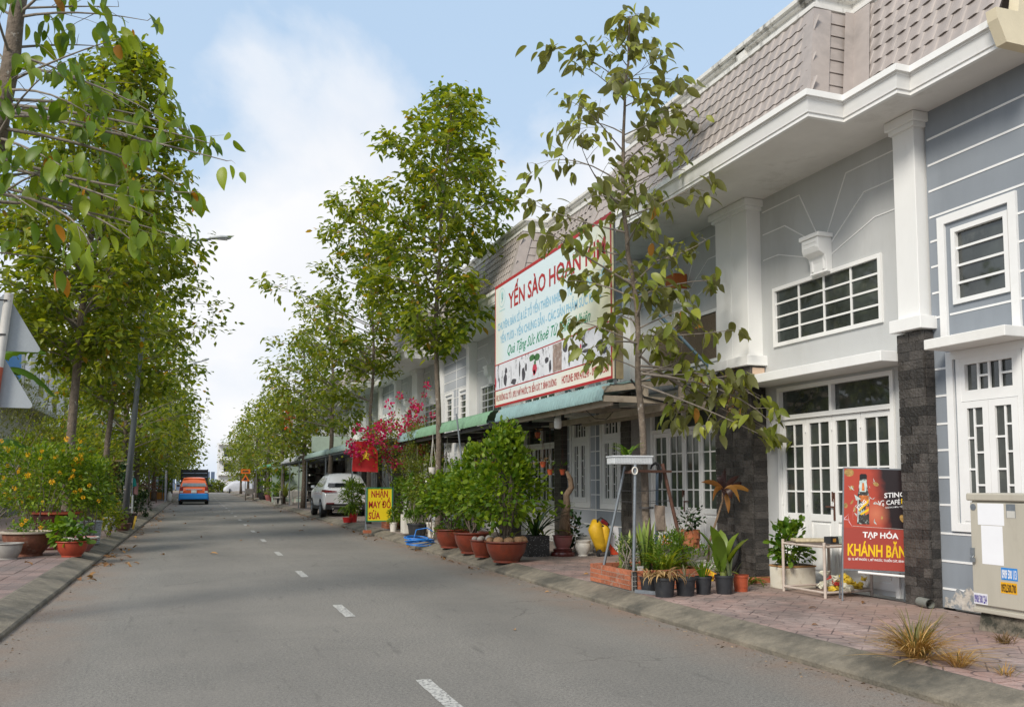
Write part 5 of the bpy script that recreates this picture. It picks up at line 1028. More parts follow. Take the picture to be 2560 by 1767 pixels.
# yellow covered trolley bag
t = thing('trolley_bag', 'yellow draped trolley bag with black handle and red grip by the striped wall', 'trolley', (6.85, 14.3, PZ)); ym = mat('yellow_cloth', (.60, .36, .012), .6, .12, 10, .5, 10); q = MB()
q.tube([(6.90, 14.3, .22), (6.87, 14.28, .36), (6.80, 14.25, .50), (6.76, 14.25, .62), (6.80, 14.28, .71), (6.86, 14.3, .70)], [.10, .12, .13, .14, .12, .05], 12); q.tube([(6.90, 14.22, .72), (6.92, 14.2, .62), (6.94, 14.22, .45), (6.95, 14.25, .24)], [.05, .09, .08, .06], 9); q.build('bag', ym, t, smooth='all')
q = MB(); q.tube([(6.78, 14.2, .71), (6.76, 14.18, .79), (6.83, 14.18, .83), (6.93, 14.18, .77), (6.99, 14.18, .70), (6.94, 14.17, .66), (6.84, 14.17, .69)], .017, 8); q.build('handle', rubber, t, smooth='all')
q = MB(); q.tube([(6.84, 14.16, .78), (6.94, 14.16, .71)], .035, 8); q.build('grip', mat('dark_red_grip', (.20, .01, .015), .5), t)
for x in (6.78, 6.98): q = MB(); q.tube([(x, 14.22, PZ+.055), (x+.03, 14.22, PZ+.055)], .055, 14); q.build('wheel', rubber, t)
q = MB(); q.box(6.80, 14.2, PZ+.06, 6.99, 14.3, PZ+.13); q.build('axle', steel_dark, t)
t = thing('leaning_panel', 'white printed panel with red and orange corners leaning behind the pipe stand', 'panel', (7.15, 14.35, PZ)); q = MB(); q.obox((7.13, 14.32, PZ+.26), (.26, .015, .52), 0, R(-8)); q.build('sheet', paper, t)
q = MB(); q.prism([(7.01, PZ+.02), (7.24, PZ+.02), (7.01, PZ+.26)], 'y', 14.262, 14.27); q.build('red_corner', mat('red_orange_print', (.6, .06, .02), .5), t)
q = MB(); q.prism([(7.18, PZ+.52), (7.25, PZ+.52), (7.25, PZ+.46)], 'y', 14.372, 14.38); q.build('orange_corner', mat('orange_print', (.75, .30, .02), .5), t)
# ================================================================== NEAR RIGHT: pipe frame, black pots, rack, sign board, cabinet
rng = np.random.default_rng(6); random.seed(6)
t = thing('tree_stake_stand', 'stake frame of grey and rusty pipes around the slender tree', 'frame', (5.4, 10.0, PZ))
for nm, a, b, m_, r_ in (('pipe', (5.02, 10.38, .30), (5.27, 10.2, 1.67), galv, .018), ('pipe', (5.05, 9.58, .28), (5.10, 9.6, 1.68), galv, .019), ('pipe', (6.0, 9.9, .30), (5.68, 9.95, 1.70), rust, .023), ('pipe', (5.88, 10.5, .30), (5.80, 10.3, 1.62), mat('blue_grey_pipe', (.10, .14, .19), .6), .02)):
    q = MB(); q.tube([a, b], r_, 10); q.build(nm, m_, t, smooth=True)
bars(t, 'cross_bar', [((5.05, 9.62, 1.60), (5.80, 9.95, 1.60)), ((5.26, 10.2, 1.60), (5.80, 10.3, 1.60)), ((5.08, 9.6, 1.585), (5.27, 10.2, 1.585))], rust, .035, .03)
for a, b in (((5.21, 10.24, 1.35), (5.74, 9.94, 1.37)), ((5.17, 10.27, 1.21), (5.77, 9.93, 1.23)), ((5.09, 9.6, 1.36), (5.74, 9.94, 1.37)), ((5.09, 9.59, 1.20), (5.77, 9.93, 1.22))):
    q = MB(); q.tube([a, ((a[0]+b[0])/2, (a[1]+b[1])/2, (a[2]+b[2])/2-.015), b], .004, 4); q.build('wire', steel_dark, t)
q = MB()
for zz_ in (1.12, 1.135, 1.60): q.tube([(5.545+.095*math.cos(a), 10.15+.095*math.sin(a), zz_) for a in [2*PI*i/14 for i in range(15)]], .006, 4)
q.build('tie', steel_dark, t)
q = MB(); q.tube([(5.08+.035*math.cos(a), 9.575, 1.60+.045*math.sin(a)) for a in [2*PI*i/12 for i in range(13)]], .009, 6); q.build('ring', whitepot, t)
t = thing('seed_tray', 'ribbed white plastic tray lying on top of the pipe frame', 'tray', (5.22, 9.95, 1.68)); tw_ = mat('grey_white_plastic', (.55, .57, .58), .5, .06); q = MB(); A = R(-12); ca, sa = math.cos(A), math.sin(A)
def T2(u, v, z): return (5.22 + u*ca - v*sa, 9.98 + u*sa + v*ca, z)
for (u0, v0, u1, v1) in ((-.25, -.17, .25, -.15), (-.25, .15, .25, .17), (-.25, -.15, -.23, .15), (.23, -.15, .25, .15)):
    q.add([T2(u0, v0, 1.69), T2(u1, v0, 1.69), T2(u1, v1, 1.69), T2(u0, v1, 1.69), T2(u0, v0, 1.79), T2(u1, v0, 1.79), T2(u1, v1, 1.79), T2(u0, v1, 1.79)], [(0,3,2,1),(4,5,6,7),(0,1,5,4),(1,2,6,5),(2,3,7,6),(3,0,4,7)])
q.add([T2(-.24, -.16, 1.70), T2(.24, -.16, 1.70), T2(.24, .16, 1.70), T2(-.24, .16, 1.70)], [(0, 1, 2, 3)]); q.build('tray', tw_, t)
q = MB()
for i in range(24): u = -.235 + i * .0204; q.bar(T2(u, -.174, 1.70), T2(u, -.174, 1.775), .009)
for i in range(14): v = -.15 + i * .023; q.bar(T2(-.254, v, 1.70), T2(-.254, v, 1.775), .009)
q.bar(T2(-.26, -.178, 1.788), T2(.26, -.178, 1.788), .018); q.bar(T2(-.258, -.17, 1.788), T2(-.258, .18, 1.788), .018); tag(q.build('ribs', tw_, t), kind='stuff')
pot('orchid_pot', 'tiny white pot with an orchid standing in the seed tray', 5.20, 10.0, .055, .10, whitepot, .04, z=1.705, style='bucket')
strap_plant('orchid', 'green orchid leaves above the seed tray on the pipe frame', 'plant', (5.20, 10.0, 1.78), 20, .30, .018, green_bush, .55, 11, .8)
q = MB(); q.lathe(5.09, 9.95, 1.70, [(.0, .0), (.045, 0), (.028, .09), (.03, .10), (0, .10)], 8); tag(q.build('clay_piece', terra3), 'small red clay piece beside the orchid pot in the tray', 'pot')
q = MB(); vs = []
for j in range(13):
    for i in range(9):
        u, v = i/8, j/12; vs.append((5.475 + u*.15, 9.80 + .012*math.sin(u*6 + v*5) - .02*v + (.03*(v-.6) if .58 < v < .7 else 0), 1.18 - .01*math.sin(u*PI) - v*.33 - (.012*u)))
q.add(vs, [(j*9+i, j*9+i+1, (j+1)*9+i+1, (j+1)*9+i) for j in range(12) for i in range(8)]); q.add([(5.49, 9.785, 1.04), (5.60, 9.785, 1.04), (5.60, 9.77, .86), (5.50, 9.77, .86)], [(0, 1, 2, 3)])
tag(q.build('towel', mat('brown_towel', (.20, .155, .12), .95, .15, 30, .4, 80), smooth='all'), 'brown towel hanging from the wire of the pipe frame', 'towel')
q = MB(); q.tube([(5.50, 9.93, 1.63), (5.52, 9.93, 1.69), (5.57, 9.93, 1.715), (5.62, 9.93, 1.69), (5.655, 9.93, 1.60), (5.65, 9.93, 1.50), (5.625, 9.93, 1.40)], .012, 7); q.tube([(5.52, 9.95, 1.66), (5.58, 9.95, 1.70), (5.63, 9.95, 1.63), (5.64, 9.95, 1.48)], .009, 6)
tag(q.build('rubber_hose', rubber, smooth='all'), 'short black rubber hose slung over the pipe frame', 'hose')
# plants inside the brick planter
variegated = leafmat('variegated_strap', (.16, .25, .05), (.46, .50, .12), None, trans=.2)
strap_plant('snake_plant', 'upright yellow-edged snake plant at the middle of the brick planter', 'plant', (5.40, 9.95, PZ+.19), 14, .68, .034, variegated, .12, 12, .06, seg=6)
strap_plant('snake_plant', 'upright grey-green snake plant at the left of the brick planter', 'plant', (5.20, 10.1, PZ+.19), 12, .52, .03, variegated, .13, 13, .06, seg=6)
strap_plant('snake_plant', 'short upright snake plant in front of the tree trunk', 'plant', (5.55, 9.9, PZ+.19), 10, .48, .03, variegated, .15, 14, .06, seg=6)
shrub('cactus_bush', 'small-leaved upright succulent at the left corner of the brick planter', 'succulent', (5.15, 9.9, PZ+.19), (.13, .16), .03, .42, 900, .035, mat_ := leafmat('dusty_green_leaf', (.05, .08, .03), (.10, .14, .05), None, trans=.1), None, LEAF4, 76, 8, .012, lobes=8)
shrub('planter_herbs', 'light green feathery herbs at the right end of the brick planter', 'herbs', (5.65, 9.75, PZ+.19), (.28, .22), .05, .46, 1700, .055, green_bush, None, NARROW, 77, 6, .006, lobes=10)
strap_plant('yellow_grass', 'yellow-green arching grass plant at the centre of the brick planter', 'plant', (5.55, 9.7, PZ+.19), 60, .50, .014, leafmat('bright_yellow_green', (.12, .20, .02), (.40, .44, .05), None, trans=.35), .8, 15, .7)
q = MB(); q.lathe(5.22, 9.72, PZ+.19, [(.032, 0), (.045, .09), (.038, .09)], 14); tag(q.build('white_cup', whitepot), 'small white cup standing in the brick planter', 'cup')
# row of black pots with a red bucket
GB = 'row of pots in front of the brick planter'
def cpos(x, y, r_): return x + r_ * .50, y + r_ * .86
strawy = leafmat('straw_leaf', (.20, .12, .05), (.42, .28, .12), None, rough=.8, trans=.15)
bps = [(5.10, 9.30, .105, .19, 'black plastic pot half hidden at the left of the pot row'), (5.08, 8.89, .125, .22, 'black plastic pot with a withered brown plant, largest of the row'), (5.36, 8.89, .118, .21, 'black plastic pot with a few thin blades, third of the row'), (5.64, 8.95, .098, .21, 'slim black plastic pot with green spiky aloe'), (5.89, 8.89, .112, .22, 'black plastic pot holding the tall broad-leaved plant')]
for x, y, r_, h_, lb in bps: px, py = cpos(x, y, r_); pot('nursery_pot', lb, px, py, r_, h_, blackpot, r_*.82, GB, style='bucket')
px, py = cpos(6.21, 9.02, .09); pot('red_bucket', 'empty red-orange plastic bucket at the right end of the pot row', px, py, .092, .20, terra3, .078, GB, style='bucket', fill=.3)
strap_plant('dried_plant', 'withered straw-brown leaves hanging in the left black pot', 'dried plant', cpos(5.10, 9.30, .1) + (PZ+.18,), 22, .30, .010, strawy, 1.2, 16, 1.3)
strap_plant('dried_plant', 'withered brown drooping plant in the largest black pot', 'dried plant', cpos(5.08, 8.89, .12) + (PZ+.19,), 34, .34, .012, strawy, 1.0, 17, 1.5)
strap_plant('thin_grass', 'few thin grey-green blades in the third black pot', 'plant', cpos(5.36, 8.89, .12) + (PZ+.18,), 9, .32, .008, leafmat('grey_blade', (.12, .13, .09), (.3, .25, .16), None), 1.0, 18, .6)
strap_plant('aloe', 'small green spiky aloe in the slim black pot', 'plant', cpos(5.64, 8.95, .1) + (PZ+.18,), 22, .30, .011, green_bush, .45, 19, .25)
strap_plant('aloe', 'grey spiky blades at the foot of the broad-leaved plant', 'plant', (5.99, 8.93, PZ+.19), 12, .26, .010, leafmat('grey_green_blade', (.10, .14, .08), (.2, .24, .13), None), .4, 20, .2)
cl_ = leafmat('canna_leaf', (.07, .14, .015), (.19, .25, .025), None, trans=.3, rough=.35)
t = strap_plant('broad_leaf_plant', 'tall yellow-green plant with big paddle leaves in the black pot', 'plant', (5.94, 8.99, PZ+.26), 8, .58, .085, cl_, .42, 23, .32, seg=7, spread=[PI, .0, 2.3, -.6, 4.0, PI*.8, -.2, 1.2])
q = MB(); q.tube([(5.94, 8.99, PZ+.17), (5.94, 8.99, PZ+.42)], [.045, .03], 10); q.build('stem', mat('canna_stem', (.16, .19, .04), .5), t, smooth=True)
t = thing('loose_pipe', 'short grey square steel tube lying at the corner of the brick planter', 'tube', (5.05, 9.3, PZ+.02)); q = MB(); q.bar((4.98, 9.40, PZ+.022), (5.13, 9.13, PZ+.022), .04, .04); q.build('tube', galv, t); q = MB(); q.bar((5.1305, 9.129, PZ+.022), (5.132, 9.126, PZ+.022), .03, .03); q.build('dark_end_plate', rubber, t)  # black plate on the tube end stands in for its shaded inside
# behind the pots: concrete basin with bonsai, dracaena in a white pot, flowers, bags
t = thing('concrete_basin', 'rough grey concrete basin behind the pots', 'basin', (6.95, 11.75, PZ)); q = MB(); q.prism([(6.60, PZ), (7.30, PZ), (7.38, .46), (6.52, .46)], 'y', 11.4, 12.1); q.build('basin', concrete, t, bevel=.02); q = MB(); q.box(6.48, 11.38, .46, 7.0, 12.0, .50); q.build('slab', mat('dark_slab', (.09, .075, .065), .9, .3), t)
t = thing('shard_pot', 'orange clay pot shaped like stacked shards on the concrete basin', 'pot', (7.15, 11.7, .47)); q = MB(); rnd = random.Random(5)
for lv in range(3):
    for k in range(9): a = 2*PI*k/9 + lv*.3; r_ = .11 + rnd.uniform(-.01, .015); q.obox((7.15 + r_*math.cos(a), 11.7 + r_*math.sin(a), .50 + lv*.085 + rnd.uniform(-.01, .01)), (.05, .085, .10 + (.05*rnd.random() if lv == 2 else 0)), a, rnd.gauss(0, .2), rnd.gauss(0, .25))
q.lathe(7.15, 11.7, .47, [(.09, 0), (.105, .1), (.11, .22), (.0, .22)], 14); q.build('shards', mat('orange_clay', (.42, .14, .06), .8, .3, 15, .3, 40, dirt=(.42, .3, .2), dscale=9), t)
shrub('bonsai', 'small sparse bonsai in the orange shard pot', 'bonsai', (7.13, 11.7, .68), (.20, .16), .12, .40, 150, .065, green_dark, None, ROUND, 78, 6, .008, lobes=6)
t, C = shrub('flower_plant', 'little plant with red and yellow blooms beside the bonsai', 'flower', (6.60, 11.5, .49), (.07, .06), .0, .16, 30, .05, green_bush, None, ROUND, 79, 3, .004, lobes=2)
P = np.array([[6.60, 11.48, .58], [6.64, 11.47, .56], [6.57, 11.47, .60]]); P = np.repeat(P, 14, 0) + rng.normal(0, .02, (42, 3)); leaf_cloud('red_bloom', P[:28], rng.normal(0, 1, (28, 3)), np.full(28, .045), leafmat('red_petal', (.55, .03, .01), (.75, .12, .01), None), t, ROUND); leaf_cloud('yellow_bloom', P[28:] + np.array([0, 0, .05]), rng.normal(0, 1, (14, 3)), np.full(14, .045), yellowflower, t, ROUND)
t = thing('papaya_seedling', 'thin-stemmed young papaya with lobed leaves before the grey door', 'seedling', (6.46, 10.9, PZ)); q = MB(); q.tube([(6.46, 10.9, PZ), (6.45, 10.9, .45), (6.44, 10.9, .74)], .012, 6); q.build('stem', twig, t); P = []; D = []
for c in ((6.42, 10.88, .76), (6.29, 10.85, .72), (6.5, 10.9, .66), (6.38, 10.9, .62)):
    for k in range(7): a = k/7*2*PI; P.append(c); D.append((math.cos(a), .3*math.sin(a), math.sin(a)*.8 - .2))
leaf_cloud('leaves', P, D, np.full(len(P), .10), green_bush, t, NARROW, wid=1.3)
shrub('low_plants', 'low mixed green plants in front of the concrete basin', 'plants', (6.55, 10.6, PZ), (.42, .3), .05, .38, 620, .075, green_bush, None, NARROW, 80, 8, .006, lobes=10)
pot('white_pot', 'white pot with a frilled blue rim holding the brown-leaved plant', 6.85, 10.75, .16, .21, whitepot, .10, style='urn')
t = thing('dracaena', 'leggy plant with dark centre and drooping orange-brown leaves before the stone pillar', 'plant', (6.85, 10.75, PZ+.15)); q = MB(); q.tube([(6.85, 10.75, .3), (6.83, 10.68, .6), (6.86, 10.58, .85), (6.97, 10.54, 1.2), (6.98, 10.55, 1.36)], [.02, .018, .016, .014, .012], 8); q.build('stem', driftwood, t, smooth=True)
brown_l = leafmat('orange_brown_leaf', (.20, .075, .015), (.48, .24, .05), None, rough=.5, trans=.25); dark_l = leafmat('dark_maroon_leaf', (.02, .008, .008), (.05, .02, .015), None, rough=.4, trans=.1)
def arched(t, name, lst, m, w=.035):
    q = MB()
    for a, b, c in lst:
        a, b, c = Vector(a), Vector(b), Vector(c); vs = []; sd = (c - a).cross(Vector((.3, 1, .2))).normalized()
        for i in range(7): s = i/6; p = a*(1-s)**2 + b*2*s*(1-s) + c*s*s; ww = w * math.sin(PI*min(.97, .1+.88*s)) ** .8 * (0.1 if i == 6 else 1); vs += [p + sd*ww, p - Vector((0, .006, 0)), p - sd*ww]
        q.add(vs, [f for i in range(6) for f in ((i*3, i*3+1, i*3+4, i*3+3), (i*3+1, i*3+2, i*3+5, i*3+4))])
    q.build(name, m, t, smooth='all')
c0 = (6.98, 10.53, 1.36); arched(t, 'withered_leaf', [(c0, (6.8, 10.5, 1.5), (6.60, 10.5, 1.46)), (c0, (6.82, 10.48, 1.45), (6.77, 10.48, 1.20)), (c0, (7.1, 10.45, 1.5), (7.19, 10.45, 1.18)), (c0, (7.2, 10.45, 1.46), (7.38, 10.42, 1.30)), (c0, (7.02, 10.45, 1.2), (7.0, 10.45, 1.03))], brown_l)
arched(t, 'dark_leaf', [(c0, (6.95, 10.5, 1.5), (7.03, 10.55, 1.66)), (c0, (6.88, 10.5, 1.55), (6.93, 10.55, 1.55)), (c0, (7.1, 10.5, 1.5), (7.22, 10.5, 1.55)), (c0, (7.03, 10.4, 1.35), (7.06, 10.45, 1.22)), (c0, (6.9, 10.4, 1.4), (6.9, 10.4, 1.26)), (c0, (7.15, 10.45, 1.42), (7.27, 10.5, 1.46))], dark_l, .04)
t = thing('old_tyre', 'black tyre leaning on the foot of the slate pillar', 'tyre', (7.2, 10.75, PZ+.28)); q = MB(); q.tube([(7.15 + .06*math.sin(a)+.06, 10.80 + .2*math.cos(a), PZ+.28 + .24*math.sin(a)) for a in [2*PI*i/22 for i in range(23)]], .05, 8); q.build('tread', rubber, t, smooth='all')
for (x, y, s_, m_, lb) in ((6.15, 10.3, .15, mat('white_plastic_bag', (.62, .62, .64), .4, .1), 'crumpled white plastic bag behind the black pots'), (6.5, 10.25, .12, mat('striped_bag', (.68, .20, .03), .5, .5, 30, dirt=(.75, .5, .02), dscale=16, dlo=.45, dhi=.55), 'orange and yellow striped bag behind the aloe pot')):
    q = MB(); q.ball((x, y, PZ+s_*.6), s_, 12, 8, (1.3, 1, .62)); q.v = [(a + random.gauss(0, .012), b + random.gauss(0, .012), max(PZ, c + random.gauss(0, .015))) for a, b, c in q.v]; tag(q.build('plastic_bag', m_), lb, 'bag')
# foam box with basil
t = thing('foam_box', 'dirty white foam box with a basil plant beside the pole rack', 'box', (7.05, 9.2, PZ)); q = MB(); q.box(6.83, 8.99, PZ, 7.28, 9.31, PZ+.27); q.build('box', foam, t, bevel=.012); q = MB(); q.box(6.825, 8.985, PZ+.27, 7.285, 9.315, PZ+.29); q.build('rim', mat('brown_rim', (.36, .20, .08), .8, .2), t); q = MB(); q.box(6.85, 9.01, PZ+.288, 7.26, 9.29, PZ+.295); q.build('soil', soil, t)
shrub('basil', 'leafy green basil plant growing in the foam box', 'plant', (7.03, 9.15, PZ+.28), (.24, .17), .05, .52, 520, .085, green_bush, None, ROUND, 81, 8, .007, lambda f: 1 - .55*f, lobes=12)
strap_plant('creeping_weed', 'pale creeping weed at the foot of the slate pillar', 'weed', (6.75, 9.7, PZ), 16, .4, .018, green_yel, 1.8, 24, 1.0)
q = MB(); q.box(6.9, 9.75, PZ, 7.25, 9.85, PZ+.07); tag(q.build('loose_brick', brick), 'loose red brick lying by the slate pillar behind the weeds', 'brick')
# pale pole rack
pale = mat('pale_pipe', (.52, .44, .38), .6, .15, 8, dirt=(.3, .22, .16), dscale=8)
t = thing('pole_rack', 'low rack of pale poles with a board on top beside the red shop sign', 'rack', (7.1, 8.6, PZ))
lg = ((6.76, 8.94), (6.78, 8.22), (7.46, 8.24), (7.44, 8.94))
for x, y in lg: q = MB(); q.tube([(x, y, PZ), (x, y, .77)], .018, 10); q.build('leg', pale, t, smooth=True)
for zz_ in (.20, .72):
    for a, b in zip(lg, lg[1:] + lg[:1]): q = MB(); q.tube([a + (zz_,), b + (zz_,)], .014, 8); q.build('rail', pale, t, smooth=True)
q = MB(); q.box(6.80, 8.28, .733, 7.43, 8.93, .745); q.build('board', mat('dark_mesh_board', (.16, .12, .10), .8, .3, 40), t)
t = thing('reed_mat', 'rolled straw mat on the pole rack', 'mat', (6.95, 8.75, .745)); q = MB(); q.obox((6.97, 8.70, .765), (.40, .28, .035), R(-25)); q.build('mat', mat('straw_mat', (.50, .42, .28), .9, .25, 25), t, bevel=.01)
t = thing('printed_box', 'small black printed carton on the pole rack', 'box', (7.05, 8.36, .745)); q = MB(); q.obox((7.02, 8.38, .785), (.14, .10, .08), R(10)); q.build('carton', blackpot, t); q = MB(); q.obox((7.02, 8.329, .785), (.05, .002, .04), R(10)); q.build('print', mat('carton_print', (.6, .3, .05), .5, .4, 60), t)
t = thing('printed_box', 'small pale printed tub on the pole rack, beside the black carton', 'box', (7.2, 8.34, .745)); q = MB(); q.prism([(7.10, .745), (7.25, .745), (7.27, .83), (7.08, .83)], 'y', 8.28, 8.38); q.build('tub', mat('tub_print', (.40, .48, .42), .5, .5, 45, dirt=(.45, .1, .15), dscale=40), t)
t = thing('rubbish_bag', 'clear bag of yellow wrappers inside the pole rack', 'bag', (7.2, 8.4, PZ)); rnd = random.Random(12)
for k, (c_, nm) in enumerate((((.70, .50, .05), 'wrapper_yellow'), ((.62, .60, .48), 'wrapper_pale'), ((.45, .05, .04), 'wrapper_red'))):
    q = MB()
    for _ in range(26 - 9*k): c = Vector((7.18 + rnd.gauss(0, .10) - (.15 if k else 0), 8.40 + rnd.gauss(0, .07), PZ+.08 + abs(rnd.gauss(0, .06)))); w_ = rnd.uniform(.03, .06); q.ball(c, w_, 7, 5, (1, 1, .55)); q.v[-30:] = [(a + rnd.gauss(0, .012), b + rnd.gauss(0, .012), z + rnd.gauss(0, .012)) for a, b, z in q.v[-30:]]
    tag(q.build('wrappers', mat(nm, c_, .35, .25, 20), t), kind='stuff')
# red shop sign board
sb = thing('shop_sign', 'red and black drinks poster board advertising a grocery, in front of the white doors', 'sign', (0, 0, 0))
def postermat():
    m = bpy.data.materials.new('poster_print'); m.use_nodes = True; t = m.node_tree; b = t.nodes['Principled BSDF']; b.inputs['Roughness'].default_value = .35
    tc_ = N('ShaderNodeTexCoord', t); sp = N('ShaderNodeSeparateXYZ', t); t.links.new(tc_.outputs['Object'], sp.inputs[0]); x, z = sp.outputs[0], sp.outputs[2]
    n = N('ShaderNodeTexNoise', t); n.inputs['Scale'].default_value = 9; t.links.new(tc_.outputs['Object'], n.inputs['Vector'])
    e = M('ADD', M('ADD', x, M('MULTIPLY', M('SUBTRACT', n.outputs[0], .5, t), .10, t), t), M('MULTIPLY', M('SUBTRACT', z, .85, t), .18, t), t)
    c = MIXC(RAMP(e, [(.33, 0.0), (.48, 1.0)], t), (.42, .06, .035), (.018, .011, .012), t)
    dx = M('SUBTRACT', x, .36, t); dz = M('SUBTRACT', z, .62, t); rr = M('SQRT', M('ADD', M('MULTIPLY', dx, dx, t), M('MULTIPLY', dz, dz, t), t), None, t)
    c = MIXC(RAMP(rr, [(.0, .75), (.17, 0.0)], t), c, (.62, .22, .12), t)
    low = M('LESS_THAN', z, .455, t); c = MIXC(low, c, (.34, .055, .04), t)
    t.links.new(c, b.inputs['Base Color']); return m
q = MB(); q.box(0, 0, .0, .72, .02, 1.115); q.build('board', postermat(), sb)
q = MB(); q.bar((-.008, .012, -.36), (-.008, .012, 1.12), .018); q.bar((.728, .012, -.36), (.728, .012, 1.12), .018); q.bar((-.008, .012, 1.122), (.728, .012, 1.122), .014); q.bar((0, .012, -.012), (.72, .012, -.012), .014); q.bar((-.01, .20, -.35), (-.008, .03, .2), .018); q.bar((.73, .20, -.35), (.728, .03, .2), .018); q.build('frame', galv, sb)
q = MB(); q.tube([(.16, -.03, -.03), (.74, -.01, -.055)], .013, 8); q.build('tube_light', white, sb)
wink = mat('print_white', (.80, .80, .80), .4, .02); yink = mat('print_yellow', (.78, .50, .01), .4, .04); gold = mat('print_gold', (.36, .22, .07), .4, .5, 30); bott = mat('print_bottle', (.05, .045, .04), .3, .7, 18, dirt=(.42, .50, .47), dscale=26, dlo=.52, dhi=.6); skyink = mat('print_sheen', (.50, .60, .58), .35, .2, 20)
def st(s, u, v, w, h, m, **k): return text('lettering', s, (w, h), m, sb, (u, -.0006, v), (1, 0, 0), (0, 0, 1), **k)
st('TẠP HÓA', .215, .355, .40, .062, wink, bold=.03); st('KHÁNH BĂN', .045, .15, .655, .13, yink, bold=.028); st('QL 13, MỸ PHƯỚC 1, MỸ PHƯỚC, TX.BẾN CÁT, BÌNH D', .05, .098, .655, .024, wink, bold=.02)
def st2(s, u, v, w, h, m, sl, **k): return text('lettering', s, (w, h), m, sb, (u, -.0006, v), (1, 0, sl), (-sl*.3, 0, 1), **k)
st2('STING', .455, .80, .23, .055, wink, .10, bold=.02); st2('VỊ CAFÉ', .385, .715, .25, .05, wink, .10, bold=.012); st2('D', .645, .745, .05, .055, yink, .10, bold=.03); st2('NGON HƠN, TỈNH', .47, .685, .22, .017, wink, .10)
def pl(name, m, polys, e=-.0005):
    q = MB()
    for p in polys: q.quad(*[(u, e, v) for u, v in p])
    return q.build(name, m, sb)
def ell(u, v, a, b, n=12, rot=0): return [(u + a*math.cos(2*PI*k/n)*math.cos(rot) - b*math.sin(2*PI*k/n)*math.sin(rot), v + a*math.cos(2*PI*k/n)*math.sin(rot) + b*math.sin(2*PI*k/n)*math.cos(rot)) for k in range(n)]
pl('bottle_print', bott, [[(.15, .50), (.155, .62), (.15, .80), (.165, .88), (.17, .95), (.175, 1.0), (.255, 1.0), (.26, .95), (.27, .88), (.29, .80), (.285, .62), (.29, .50)]])
pl('cap_print', mat('print_black', (.012, .012, .013), .4), [[(.175, 1.0), (.175, 1.045), (.19, 1.06), (.245, 1.06), (.258, 1.045), (.256, 1.0)]], -.0007)
pl('bottle_sheen', skyink, [[(.155, .52), (.165, .52), (.165, .80), (.155, .80)], [(.175, .86), (.25, .86), (.258, .94), (.25, .985), (.18, .985), (.172, .93)], [(.262, .82), (.275, .83), (.29, .78), (.285, .72)]], -.0006)
pl('bottle_amber', mat('print_orange', (.55, .16, .04), .4, .5, 25), [[(.17, .82), (.28, .82), (.285, .74), (.25, .70), (.17, .77)], [(.20, .87), (.235, .87), (.225, .96), (.205, .96)], [(.24, .60), (.28, .62), (.285, .70), (.25, .70)]], -.00065)
pl('label_yellow', yink, [[(.16, .66), (.28, .78), (.275, .74), (.175, .64)], [(.18, .61), (.28, .68), (.28, .65), (.20, .60)]], -.0008)
pl('coffee_beans', gold, [ell(.055, 1.07, .055, .045), ell(.085, .90, .03, .022, 10, .8), ell(.36, .95, .035, .022, 10, -.4), ell(.02, .70, .022, .03), ell(.66, .58, .03, .045, 10, .5), ell(.68, 1.02, .018, .026), ell(.43, .58, .012, .02), ell(.09, .74, .03, .012, 8, 1.0), ell(.12, .66, .015, .03)], -.0006)
rnd = random.Random(3); pl('splinters', skyink, [[(u, v), (u + rnd.gauss(.02, .02), v + rnd.gauss(0, .03)), (u + rnd.gauss(0, .02), v + rnd.gauss(.02, .02))] for u, v in [(rnd.uniform(.06, .38), rnd.uniform(.5, .98)) for _ in range(46)] if not (.15 < u < .29)], -.0007)
pl('bolts', mat('print_pink', (.75, .45, .50), .4), [[(.0, .56), (.05, .60), (.09, .68), (.055, .61), (.005, .55)], [(.05, .60), (.06, .53), (.10, .46), (.055, .52)], [(.05, .61), (.11, .64), (.14, .70), (.10, .635)], [(.0, .55), (.05, .545), (.05, .54), (.0, .54)]], -.0008)
pl('rule_line', mat('print_grey', (.5, .45, .42), .4, .3, 60), [[(.10, .478), (.72, .462), (.72, .458), (.10, .473)]])
text('lettering', 'STING', (.13, .04), wink, sb, (.165, -.0009, .655), (1, 0, 1.0), (-.9, 0, 1), bold=.03)
sb.scale = (.93, 1, 1); sb.location = (6.83, 7.97, .50); sb.rotation_euler = (0, R(2.0), R(-32)); ORG[sb.name] = Vector(sb.location)
# electric cabinet
t = thing('electric_cabinet', 'grey-beige street cabinet with paper notices and phone stickers on a stained concrete base', 'cabinet', (6.8, 5.75, PZ)); cabm = mat('cabinet_paint', (.44, .41, .34), .55, .08, 4, dirt=(.28, .24, .19), dscale=3, dlo=.5, dhi=.8, stretch=(1, 1, .25))
q = MB(); q.box(6.63, 5.41, .315, 7.03, 6.04, 1.29); q.build('body', cabm, t, bevel=.006); q = MB(); q.box(6.60, 5.38, 1.292, 7.06, 6.075, 1.36); q.build('lid', cabm, t, bevel=.012); q = MB(); q.box(6.605, 5.45, .37, 6.628, 6.035, 1.275); q.build('door', cabm, t, bevel=.005); q = MB(); q.box(6.61, 5.40, .30, 7.05, 6.05, .34); q.build('skirt', cabm, t, bevel=.008)
q = MB(); q.prism([(6.62, .12), (7.06, .12), (7.05, .30), (6.66, .30)], 'y', 5.34, 6.02); q.build('plinth', mat('mossy_concrete', (.26, .22, .17), .95, .3, 8, .7, 30, dirt=(.035, .035, .025), dscale=4, dlo=.42, dhi=.6), t, bevel=.02)
def cab_quad(nm, m, y0, y1, z0, z1, e=6.6035): q = MB(); q.box(e, y0, z0, 6.6048, y1, z1); return q.build(nm, m, t)
